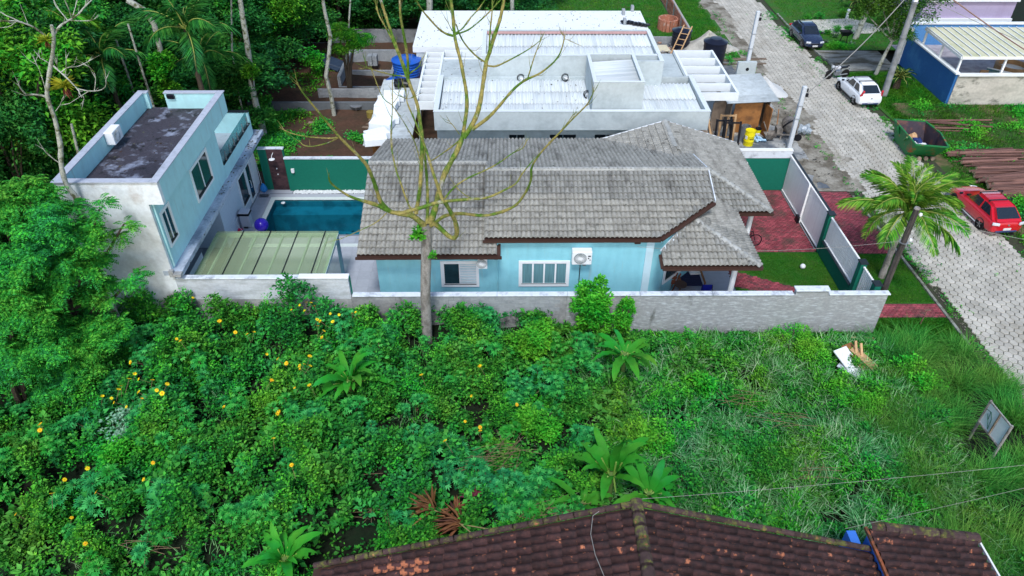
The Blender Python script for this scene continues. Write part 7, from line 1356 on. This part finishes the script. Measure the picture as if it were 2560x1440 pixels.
bush('small green epiphyte on the middle of the bare trunk', 0, 0, .14, .3, LF_BUSH, (.08, .14), 18, 'plant', 'epiphyte', loc=tuple(aty(1080, 640, 22.25)-Vector((0, 0, .15))))
pt = thing('lichen_tree', 'leafless pale lichen covered tree in front of the annex', 'tree', (-15.6, 22.6, 0)); MB().tube([(-15.3, 22.0, -.2), (-15.5, 22.4, 4), tuple(aty(192, 492, 23.0))], [.2, .16, .13], 10).build('trunk', BARKW, pt)
traced(pt, [([(560, 1440), (520, 1385), (480, 1330), (450, 1240), (438, 1150), (435, 1050), (415, 950), (395, 860), (360, 760), (340, 690), (345, 600), (360, 500), (372, 420), (385, 330), (385, 250), (370, 180)], 38, 24, 0, 'trunk'),
 ([(388, 250), (430, 190), (490, 150), (550, 115), (600, 60), (650, 10), (690, -30)], 18, 7, 1.2, K), ([(510, 148), (580, 150), (640, 152), (676, 140)], 8, 4, .3, K), ([(560, 110), (610, 50), (620, -20)], 7, 4, .2, K), ([(520, 140), (500, 80), (470, 0)], 8, 4, -.3, K), ([(520, 130), (540, 60), (560, -10)], 7, 4, .3, K), ([(490, 150), (450, 100), (400, 40), (385, -10)], 8, 4, .5, K),
 ([(385, 290), (330, 260), (280, 220), (220, 185), (130, 155), (60, 150), (-10, 152)], 16, 8, -1.0, K), ([(150, 160), (90, 130), (40, 110), (-10, 78)], 9, 6, .4, K), ([(180, 170), (130, 150), (70, 190), (0, 200)], 6, 3, -.3, 'twig'),
 ([(385, 475), (430, 515), (470, 550), (520, 600), (565, 650), (575, 680)], 12, 8, -1.0, K), ([(440, 520), (490, 485), (560, 478), (632, 445)], 8, 4, .4, K), ([(565, 640), (640, 655), (720, 650), (762, 620), (760, 575)], 8, 4, -.3, K), ([(575, 680), (605, 700), (600, 725)], 5, 3, 0, 'twig'), ([(640, 655), (570, 700), (500, 745)], 5, 3, 0, 'twig'), ([(680, 652), (688, 560), (665, 500), (630, 475)], 6, 3, .3, 'twig'), ([(470, 545), (475, 480), (475, 430)], 5, 3, 0, 'twig'), ([(385, 478), (330, 440), (288, 418)], 7, 4, .3, K), ([(420, 510), (410, 460)], 4, 2, 0, 'twig'),
 ([(338, 700), (290, 685), (230, 680), (190, 680), (160, 650), (135, 615)], 16, 9, -.6, K), ([(335, 680), (310, 580), (280, 500), (255, 445)], 5, 3, .3, 'twig'), ([(440, 1180), (380, 1140), (315, 1075)], 8, 4, -.2, 'twig'), ([(400, 800), (430, 760), (450, 710)], 5, 3, 0, 'twig')], 2.88, 0, 0, 23.0, BARKW, spikes=False)
for k, (x, y, s_) in enumerate(((330, 295, .55), (465, 625, .9))):
    p = aty(x/2.88, y/2.88, 22.6); t = thing('bromeliad', ('upper small yellow green bromeliad on the pale bare tree', 'larger yellow bromeliad hanging on the pale bare tree')[k], 'bromeliad', p); n = 46; a = RNG.uniform(0, 2*np.pi, n); D = np.stack([np.cos(a), np.sin(a), RNG.uniform(-.1, 1.3, n)], 1); link('leaves', npmesh('leaves', *leaves(np.zeros((n, 3)), D, RNG.uniform(.35, .6, n)*s_, .12), BROM), t)
    n = 20; a = RNG.uniform(0, 2*np.pi, n); D = np.stack([np.cos(a)*.4, np.sin(a)*.4, a*0-1], 1); link('dry_roots', npmesh('dry_roots', *leaves(np.zeros((n, 3)), D, RNG.uniform(.3, .5, n)*s_, .12), DRYL), t)

# ---------------------------------------------------------------- palm and cycads
def frond(L, n, ll, m, arch=.55, hang=.5, w=.03):
    V = []; T = []; C = []
    for q in range(n): t = .12+.88*q/n; C.append((t, np.array([L*t*(1-.18*t*t), 0, L*(arch*t-.95*arch*t*t*1.25)])))
    P = []; D = []; LL = []
    for (t, c) in C:
        for s_ in (-1, 1):
            l = ll*(math.sin(math.pi*min(1, t*.85+.12))**.6)*random.uniform(.85, 1.1); P.append(c); D.append([.55+.5*t, s_*(1.0-.35*t), .25-hang*random.uniform(.6, 1.4)]); LL.append(l)
    P = np.array(P); D = unit(np.array(D)); LL = np.array(LL)[:, None]; s_ = unit(np.cross(D, [0, 0, 1.])); m1 = P+D*LL*.5; tip = P+D*LL+np.array([0, 0, -1.])*LL*.28
    Vv = np.stack([P, m1+s_*w*.5, tip, m1-s_*w*.5], 1).reshape(-1, 3); i = np.arange(len(P))[:, None]*4; Tt = np.stack([i+[0, 1, 2], i+[0, 2, 3]], 1).reshape(-1, 3)
    rb = MB().tube([(0, 0, 0)]+[tuple(c) for t, c in C[::3]], [.035]+[.03*(1-t)+.006 for t, c in C[::3]], 5)
    return npmesh('leaflets', Vv, Tt, m), rb.mesh('rachis', mat('palm_rachis', (.30, .36, .08), .6) if 'palm_rachis' not in bpy.data.materials else bpy.data.materials['palm_rachis'])
PF = [frond(2.7, 52, .62, PALML), frond(2.4, 46, .58, PALML, .75, .35), frond(2.9, 54, .60, PALML, .35, .7)]
def palm(name, label, loc, h, n, fr, sc, r=.14, els=(-1.2, .35), lean=(0, 0), trunkm=None, cat='palm'):
    t = thing(name, label, cat, loc); L = Vector(loc); top = L+Vector((lean[0], lean[1], h)); k = 12; pts = [L.lerp(top, i/k) for i in range(k+1)]
    MB().tube(pts, [r*(1.25-.35*i/k)*(1.08 if i % 2 else .95) for i in range(k+1)], 12).build('trunk', trunkm or BARKG, t)
    for i in range(n):
        a = i*2.399; q = i/(n-1); e = els[0]*(1-q)**1.0+els[1]*q
        f = link('frond', fr[i % len(fr)][0], t, Vector((lean[0], lean[1], h+.05)), (random.uniform(-.3, .3), e, a), sc*random.uniform(.85, 1.08)*(.75 if q < .15 else 1)); link('rachis', fr[i % len(fr)][1], f)
palm('coconut_palm', 'young coconut palm with arching fronds on the verge beside the gate', (17.8, 27.3, 0), 3.6, 28, PF, 1.17, .12, (-1.25, .5), (0.05, .1))
CF = [frond(1.0, 30, .16, CYCADL, .6, .1, .02)]
palm('cycad', 'small dark cycad at the foot of the blue wall', (27.8, 49.3, 0), .75, 26, CF, 1.25, .2, (-1.1, .3), trunkm=BARKD); palm('cycad', 'large cycad in the far garden', (31.2, 66.5, 0), .7, 22, CF, 1.6, .2, (-1.1, .3), trunkm=BARKD)
FFR = [frond(3.4, 40, .85, LF_FOR2, .6, .5, .07), frond(3.4, 40, .85, LF_FOR, .6, .6, .07)]
for k, (px, py, z, lb) in enumerate(((95, 40, 9.0, 'bright palm at the upper left corner of the forest'), (250, 130, 7.0, 'forest palm with arching fronds behind the pale bare tree'), (500, 135, 6.0, 'dark forest palm left of the white trunk'), (460, 60, 8.5, 'tall dark palm in the middle of the forest'))):
    p = at(px, py, z); palm('forest_palm', lb, (p.x, p.y, 0), z-.3, 11, FFR[:1] if k < 1 else FFR[1:], .9, .13, (-1.0, .4), trunkm=BARKD)
# ---------------------------------------------------------------- leafy trees
def crown(blobs, n, L, k, wr, m, r=.3, droop=.15, name='crown'):
    tot = sum(b[3] for b in blobs); P = []
    for bx, by, bz, br in blobs:
        c = int(n*br/tot); a = RNG.uniform(0, 2*np.pi, c); e = np.arcsin(RNG.uniform(-.5, 1, c)); rr = br*RNG.uniform(.5, 1.0, c)**.6*(1+.2*np.sin(4*a+bx*3)+.12*np.sin(6*e+by)); g = np.stack([bx+rr*np.cos(a)*np.cos(e), by+rr*np.sin(a)*np.cos(e), bz+rr*.75*np.sin(e)], 1); w_ = RNG.integers(0, max(1, c//14), c); P.append(g[w_]+RNG.normal(0, .17*br, (c, 3)))
    return npmesh(name, *sprigs(np.concatenate(P), k, L, r, wr, .1, droop), m)
def feather(P, D, n, L, ll):
    """pinnate sprays: a drooping stalk with paired leaflets"""
    D = unit(D); s_ = unit(np.cross(D, [0, 0, 1.])); out_P = []; out_D = []; out_L = []
    for q in range(n):
        t = (q+1)/n; c = P+D*L*t+np.array([0, 0, -1.])*L*.35*t*t
        for sg in (-1, 1): out_P.append(c); out_D.append(D*.45+s_*sg+np.array([0, 0, -.25])); out_L.append(np.full(len(P), ll*(1-.5*abs(t-.5))))
    return leaves(np.concatenate(out_P), np.concatenate(out_D), np.concatenate(out_L)*RNG.uniform(.85, 1.15, len(P)*2*n), .38)
def feathertree(label, base, blobs, n, m, name='feathery_tree', L=.42, ll=.15, npair=7, trunk=True):
    t = thing(name, label, 'tree', base); tot = sum(b[3]**2 for b in blobs); P = []; D = []
    for bx, by, bz, br in blobs:
        c = int(n*br**2/tot); g = max(2, int(c/17)); a = RNG.uniform(0, 2*np.pi, g); e = np.arcsin(RNG.uniform(-.5, 1, g)); rr = br*RNG.uniform(.35, 1.12, g); G = np.stack([bx+rr*np.cos(a)*np.cos(e), by+rr*np.sin(a)*np.cos(e), bz+rr*.75*np.sin(e)], 1)
        w_ = RNG.integers(0, g, c); a2 = RNG.uniform(0, 2*np.pi, c); P.append(G[w_]+RNG.normal(0, .07, (c, 3))-np.array(base)); D.append(np.stack([np.cos(a2)+.6*np.cos(a[w_]), np.sin(a2)+.6*np.sin(a[w_]), RNG.normal(.08, .28, c)], 1))
    P = np.concatenate(P); D = np.concatenate(D); link('crown', npmesh('crown', *feather(P, D, npair, L, ll), m), t); b = MB()
    for bx, by, bz, br in blobs: q = Vector((bx, by, bz))-Vector(base); b.tube([(0, 0, 0), (q.x*.3, q.y*.3, q.z*.5), tuple(q)], [.16, .10, .03], 6)
    link('trunk', b.mesh('trunk', BARKD), t); return t
def PB(px, py, Y, r): p = aty(px, py, Y); return (p.x, p.y, p.z, r)
feathertree('big feathery green tree in front of the left side of the annex', (-17.3, 21.3, 0), [PB(190, 590, 21.8, .9), PB(120, 540, 21.5, .95), PB(40, 500, 21.8, .8), PB(60, 640, 20.8, 1.0), PB(170, 680, 21.2, 1.0), PB(110, 760, 20.4, 1.0), PB(260, 735, 21.6, .7), PB(335, 692, 21.9, .36), PB(285, 600, 22.2, .26), PB(310, 560, 22.3, .2), PB(250, 520, 22.2, .3), PB(200, 830, 20.8, .9), PB(10, 570, 21.5, .8), PB(10, 720, 20.8, .8), PB(215, 650, 21.6, .5), PB(70, 470, 22, .5)], 3600, LF_TREE)
feathertree('lower feathery tree at the left edge above the flowering shrubs', (-18.0, 18.8, 0), [PB(90, 860, 19.6, 1.2), PB(200, 900, 19.8, .8), PB(30, 760, 19.8, 1.1), PB(20, 900, 18.6, .9), PB(140, 950, 19, .7), PB(270, 830, 20.5, .6)], 2600, LF_TREE)
feathertree('small tree beside the white trunk over the soil plot', (-10.6, 48.2, 0), [PB(870, 110, 48, .9), PB(890, 90, 48, .7), PB(845, 75, 48.3, .8)], 300, LF_FOR2, L=.6, ll=.25, npair=5)
TV = []
for k, m in enumerate((LF_FOR, LF_FOR, LF_FOR2, LF_FOR, LF_TREE)):
    bl = [(random.uniform(-1.8, 1.8), random.uniform(-1.8, 1.8), random.uniform(3.2, 7.6)-.3*j*0, random.uniform(1.0, 1.9)) for j in range(9)]; tm = MB().tube([(0, 0, -.3), (.1, .1, 3), (random.uniform(-.4, .4), 0, 7)], [.2, .15, .06], 7)
    for b_ in bl[:6]: tm.tube([(.1, .05, 2.8), (b_[0]*.5, b_[1]*.5, b_[2]*.75), b_[:3]], [.09, .06, .02], 5)
    TV.append((crown(bl, 1900, (.16, .30), 7, .5, m, .32), tm.mesh('trunk', BARKD)))
FT = []
for x in np.arange(-44, -16.5, 3.0):
    for y in np.arange(25.5, 66, 3.3):
        if x > -20.2 and y < 37: continue
        if y < 31 and x < -36: continue
        if x > -21 and y < 43: continue
        FT.append((min(x+random.uniform(-1.2, 1.2)+.4, -17.2), y+random.uniform(-1.4, 1.4)))
for x in np.arange(-16, 1.5, 2.9):
    for y in np.arange(60.6, 73, 3.2): FT.append((x+random.uniform(-1, 1), y+random.uniform(-1, 1)))
FT += [(-17.2, 41.5), (-17.8, 47), (-16.8, 50.5), (-14.9, 53.5), (-15.3, 57)]
for k, (x, y) in enumerate(FT):
    e = k % 5 if random.random() < .7 else 0; wt_ = ('behind the unfinished house' if x > -14 else 'beside the soil plot' if x > -18 else 'in the forest directly behind the annex' if x > -25 and y < 44 else 'in the far forest left of the soil plot' if x > -25 else 'in the forest at the far left, near side' if y < 40 else 'in the forest at the far left, far side'); ct_ = ('dark green', 'dark green', 'light yellowish green', 'dark green', 'fresh green')[e]
    t = thing('forest_tree', 'leafy tree with %s crown %s' % (ct_, wt_), 'tree', (x, y, -.1), random.uniform(0, 6.3), '%s trees %s' % (ct_, wt_))
    s_ = random.uniform(.75, 1.15)*(1.1 if x < -24 else 1); t.scale = (s_, s_, s_*random.uniform(.85, 1.2)*(.62 if (x > -20.5 and y < 45) or x > -13 else 1)); link('crown', TV[e][0], t); link('trunk', TV[e][1], t)
x = RNG.uniform(-46, -8, 26000); y = RNG.uniform(23.6, 72, 26000); k = (x < -16.6) | (y > 58.6); x = x[k]; y = y[k]
o = link('forest_undergrowth', npmesh('forest_undergrowth', *sprigs(np.stack([x, y, RNG.uniform(0, 1.3, len(x))], 1), 6, (.15, .32), .25), LF_FOR)); o['kind'] = 'stuff'
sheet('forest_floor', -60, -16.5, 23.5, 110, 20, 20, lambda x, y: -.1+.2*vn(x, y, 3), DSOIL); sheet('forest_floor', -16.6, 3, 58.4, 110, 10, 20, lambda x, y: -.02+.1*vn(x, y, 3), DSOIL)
def trunkline(label, pts, Y, w0, w1, m, foliage=0, dy=0):
    p0 = aty(pts[-1][0], pts[-1][1], Y); t = thing('slender_tree', label, 'tree', (p0.x, p0.y, 0)); q = [aty(a, b_, Y+dy*(1-i/len(pts))) for i, (a, b_) in enumerate(pts)]; q.append(Vector((q[-1].x, q[-1].y, -.1))); n = len(q)
    MB().tube(q, [max(.02, (w0+(w1-w0)*i/(n-1))/2*depth(q[min(i, n-2)])/CAMF) for i in range(n)], 9).build('trunk', m, t, smooth=True)
    if foliage:
        c = q[0]-wloc(t); link('crown', crown([(c.x, c.y, c.z+.8, 1.5), (c.x+1.2, c.y, c.z+.2, 1.1), (c.x-1.1, c.y, c.z+.4, 1.0)], foliage, (.16, .3), 7, .5, LF_FOR, .3), t)
trunkline('slender white barked tree at the edge of the forest', [(596, -30), (606, 40), (618, 110), (625, 165), (630, 215), (640, 262), (652, 300)], 41.5, 12, 17, BARKW, 380); trunkline('crooked pale tree standing by the foundation', [(800, -40), (812, 30), (826, 90), (822, 140), (815, 190), (828, 240), (836, 292)], 44.5, 8, 12, BARKW, 300)
trunkline('thin tree between the foundation walls', [(878, -30), (872, 60), (866, 130), (868, 200), (872, 225)], 49, 4, 7, BARKW); trunkline('pale trunk rising behind the white slab', [(1074, -60), (1074, 30)], 57, 16, 17, BARKW); trunkline('second pale trunk behind the white slab on the right', [(1279, -60), (1281, 26)], 57, 10, 11, BARKW)
trunkline('thin dark trunk at the left of the white trunk', [(578, -10), (580, 120), (590, 210), (600, 250)], 42.5, 4, 5, BARKW); trunkline('thin leaning trunk above the annex roof', [(320, 60), (335, 110), (352, 165)], 38, 5, 6, BARKW); trunkline('pale short trunk behind the annex parapet', [(178, 310), (188, 350), (196, 385)], 30, 6, 8, BARKW); trunkline('thin brown trunk in the forest middle', [(290, 100), (300, 130), (312, 165)], 40, 5, 6, BARKW); trunkline('vine wrapped trunk above the annex', [(318, 0), (360, 25), (385, 60), (400, 120), (410, 200)], 39, 15, 12, BARKW)
bush('hanging vine column covering a trunk above the annex', 0, 0, .75, 4.6, LF_FOR2, (.14, .24), 620, 'vine', 'hanging_vine', loc=tuple(aty(405, 190, 38)-Vector((0, 0, 2.2)))); bush('leafy vine cluster on the white trunk', 0, 0, .45, 1.7, LF_FOR2, (.14, .22), 130, 'vine', 'hanging_vine', loc=tuple(aty(624, 175, 41.2)-Vector((0, 0, 1)))); bush('dark green vines around the foot of the white trunk', 0, 0, .5, 2.2, LF_TREE, (.12, .2), 240, 'vine', 'hanging_vine', loc=(-15.2, 43.8, 0)); bush('bright leafy shrub beside the crooked pale tree', 0, 0, .9, 2.4, LF_BUSH, (.14, .22), 240, 'bush', loc=tuple(at(790, 195, 0))); bush('yellow green philodendron at the far left edge', 0, 0, 1.0, 2.6, LF_BUSH, (.28, .5), 90, 'plant', 'philodendron', loc=tuple(at(25, 400, 2.5))); bush('leafy vine mass hanging at the far left', 0, 0, 1.0, 3, LF_FOR2, (.12, .2), 500, 'vine', 'hanging_vine', loc=tuple(at(40, 440, 1.5)))
# garden trees on the right
def gtree(label, x, y, blobs, n, m, h, r=.13, tm=BARKW, lean=(0, 0)):
    t = thing('garden_tree', label, 'tree', (x, y, 0)); b = MB().tube([(0, 0, -.1), (lean[0]*.4, lean[1]*.4, h*.5), (lean[0], lean[1], h)], [r*1.2, r, r*.7], 9)
    for q in blobs: b.tube([(lean[0], lean[1], h*.95), (q[0]*.6, q[1]*.6, q[2]*.85), q[:3]], [r*.5, r*.3, .02], 5)
    link('trunk', b.mesh('trunk', tm, smooth=True), t); link('crown', crown(blobs, n, (.12, .21), 6, .5, m, .28), t)
GT = leafm('olive_green_leaves', (.020, .085, .010), (.045, .15, .018), (.10, .22, .03))
gtree('leafy garden tree with pale trunk beside the utility pole', 27.3, 51.7, [(.2, 0, 3.6, 1.2), (1.1, .2, 4.6, 1.35), (-.8, .3, 4.8, 1.2), (.2, .3, 5.8, 1.5), (-1.5, .2, 5.6, 1.1), (1.9, .6, 6.2, 1.3), (-.4, .2, 6.9, 1.3), (1.0, -.4, 3.2, .7), (-2.2, 0, 4.6, .8), (3.0, .4, 5.6, .9), (1.2, 0, 7.2, 1.3)], 3600, GT, 2.6, lean=(.5, .1))
gtree('garden tree with lighter crown at the top right', 28.7, 59.3, [(1.5, 0, 6, 1.5), (.3, 0, 7, 1.5), (2.8, .3, 6.6, 1.3), (1.8, 0, 8.2, 1.4)], 600, GT, 5.0, .2, BARKW, (.9, 0))
for k, (px, py, r, lb) in enumerate(((2017, 48, .32, 'clipped agave like plant on the garden lawn'), (2047, 45, .35, 'small round bush left of the white marker'), (2107, 40, .5, 'round bush beside the white marker'), (2068, 82, .3, 'small shrub at the near edge of the pale path'), (2090, 78, .38, 'second shrub at the near edge of the pale path'), (2121, 78, .38, 'third shrub at the near edge of the pale path'), (2047, 82, .2, 'tiny shrub beside the dark blue car roof'))):
    bush(lb, px, py+4, r, r*1.6, LF_TREE, (.06, .11), 170, 'bush', 'garden_bush')
for k, (px, py, lb) in enumerate(((2087, 92, 'pale agave by the raised barrow planter'), (2128, 113, 'pale agave in the middle of the small lawn'), (2061, 106, 'grey green agave nearest the blue car'))):
    p = at(px, py, .1); t = thing('agave', lb, 'agave', p, group='agaves on the small garden lawn'); n = 26; a = RNG.uniform(0, 2*np.pi, n); D = np.stack([np.cos(a), np.sin(a), RNG.uniform(.1, 1.4, n)], 1); link('leaves', npmesh('leaves', *leaves(np.zeros((n, 3)), D, RNG.uniform(.3, .5, n), .14), leafm('agave_leaf', (.10, .20, .12), (.2, .33, .2)) if k == 0 else bpy.data.materials['agave_leaf']), t)
t = thing('barrow_planter', 'dark raised tray planter on thin legs in the garden', 'planter', at(2106, 112, 0)); MB().add([(-.45, -.3, 1.1), (.45, -.3, 1.1), (.45, .3, 1.1), (-.45, .3, 1.1), (-.25, -.15, .75), (.25, -.15, .75), (.25, .15, .75), (-.25, .15, .75)], [(0, 1, 5, 4), (1, 2, 6, 5), (2, 3, 7, 6), (3, 0, 4, 7), (4, 5, 6, 7)]).bar((-.2, 0, .75), (-.35, 0, 0), .05).bar((.2, 0, .75), (.3, 0, 0), .05).build('tray', BLACK, t, local=True)
simple('marker_post', 'short white marker post on the garden path edge', 'post', at(2116, 48, 0), lambda b: b.box((-.1, -.1, 0), (.1, .1, .85)), WHITE)
bush('low clipped hedge strip along the small lawn edge', 0, 0, 1.0, .35, LF_BUSH, (.06, .1), 500, 'hedge', 'hedge', loc=(26.6, 57.3, 0))
for k in range(9): MB().tube([(25.2+.5*k, 70, 0), (25.1+.5*k, 70.2, 1.3)], .05, 5).build('fence_stake', WOODN, None, label='pale stake of the fence at the far edge of the garden lawn', cat='stake', group='stakes at the garden back')
bush('dark hedge at the far edge of the garden', 0, 0, 3.0, 2.0, LF_FOR, (.12, .2), 900, 'hedge', 'hedge', loc=(33, 72.5, 0)); bush('dark shrub mass beyond the garden stakes', 0, 0, 2.6, 2.2, LF_FOR, (.12, .2), 800, 'hedge', 'hedge', loc=(28, 73, 0)); bush('round green shrub beside the lilac house', 0, 0, 1.0, 2.0, LF_BUSH, (.12, .2), 400, 'bush', loc=(48, 59.8, 2.0))

def specks(name, n, x0, x1, y0, y1, z, m=None, L=(.08, .2)):
    x = RNG.uniform(x0, x1, n); y = RNG.uniform(y0, y1, n); a = RNG.uniform(0, 6.3, n); D = np.stack([np.cos(a), np.sin(a), a*0+.02], 1); z = z(x, y) if callable(z) else x*0+z
    V, T = leaves(np.stack([x, y, z], 1), D, RNG.uniform(L[0], L[1], n), .45, .02); o = link(name, npmesh(name, V, T, m or DARKL)); o['kind'] = 'stuff'
DARKL = leafm('fallen_leaf', (.02, .03, .03), (.08, .05, .03), (.12, .13, .10))
specks('fallen_leaves', 260, -5.9, 10, 48, 55.2, 3.515); specks('fallen_leaves', 60, -3.4, 4.6, 37, 41.3, lambda x, y: 3.75+.04*(y-36.9)); specks('fallen_leaves', 50, -13.15, -12.85, 29, 35.8, 3.41); specks('fallen_leaves', 60, -16.1, -12.9, 24, 31.2, 6.69)
specks('fallen_leaves', 50, -16.2, -13.4, 31, 35.2, 3.51, None, (.06, .14)); specks('fallen_leaves', 120, 10.5, 15.3, 29.5, 35.2, .05, None, (.04, .09)); specks('litter', 300, 16, 19, 36, 52, .1, None, (.06, .2)); specks('fallen_leaves', 40, -3.8, -1.3, 41.7, 45.8, 3.43)

x = []; y = []
for k in range(2600):
    yy = random.uniform(17, 66); lft = random.random() < (.5 if yy < 35 else .12); xx = (ix(ROADL, yy)-.1+random.expovariate(4) if lft else ix(ROADR, yy)-.1-random.expovariate(2.2)); x.append(xx); y.append(yy)
x = np.array(x); y = np.array(y); k = vn(x, y, .9) > .45; x = x[k]; y = y[k]
o = link('road_edge_weeds', npmesh('road_edge_weeds', *sprigs(np.stack([x, y, x*0+.04], 1), 6, (.05, .12), .07), LF_TREE)); o['kind'] = 'stuff'
n = 1500; yy = RNG.uniform(17, 66, n); xx = np.array([ix(ROADL, q) for q in yy])+RNG.exponential(.5, n)*np.where(yy > 35, 1.6, .4)
pebbles('road_gravel', np.stack([xx, yy, xx*0+.035], 1), (.02, .07), RDIRT, .5)
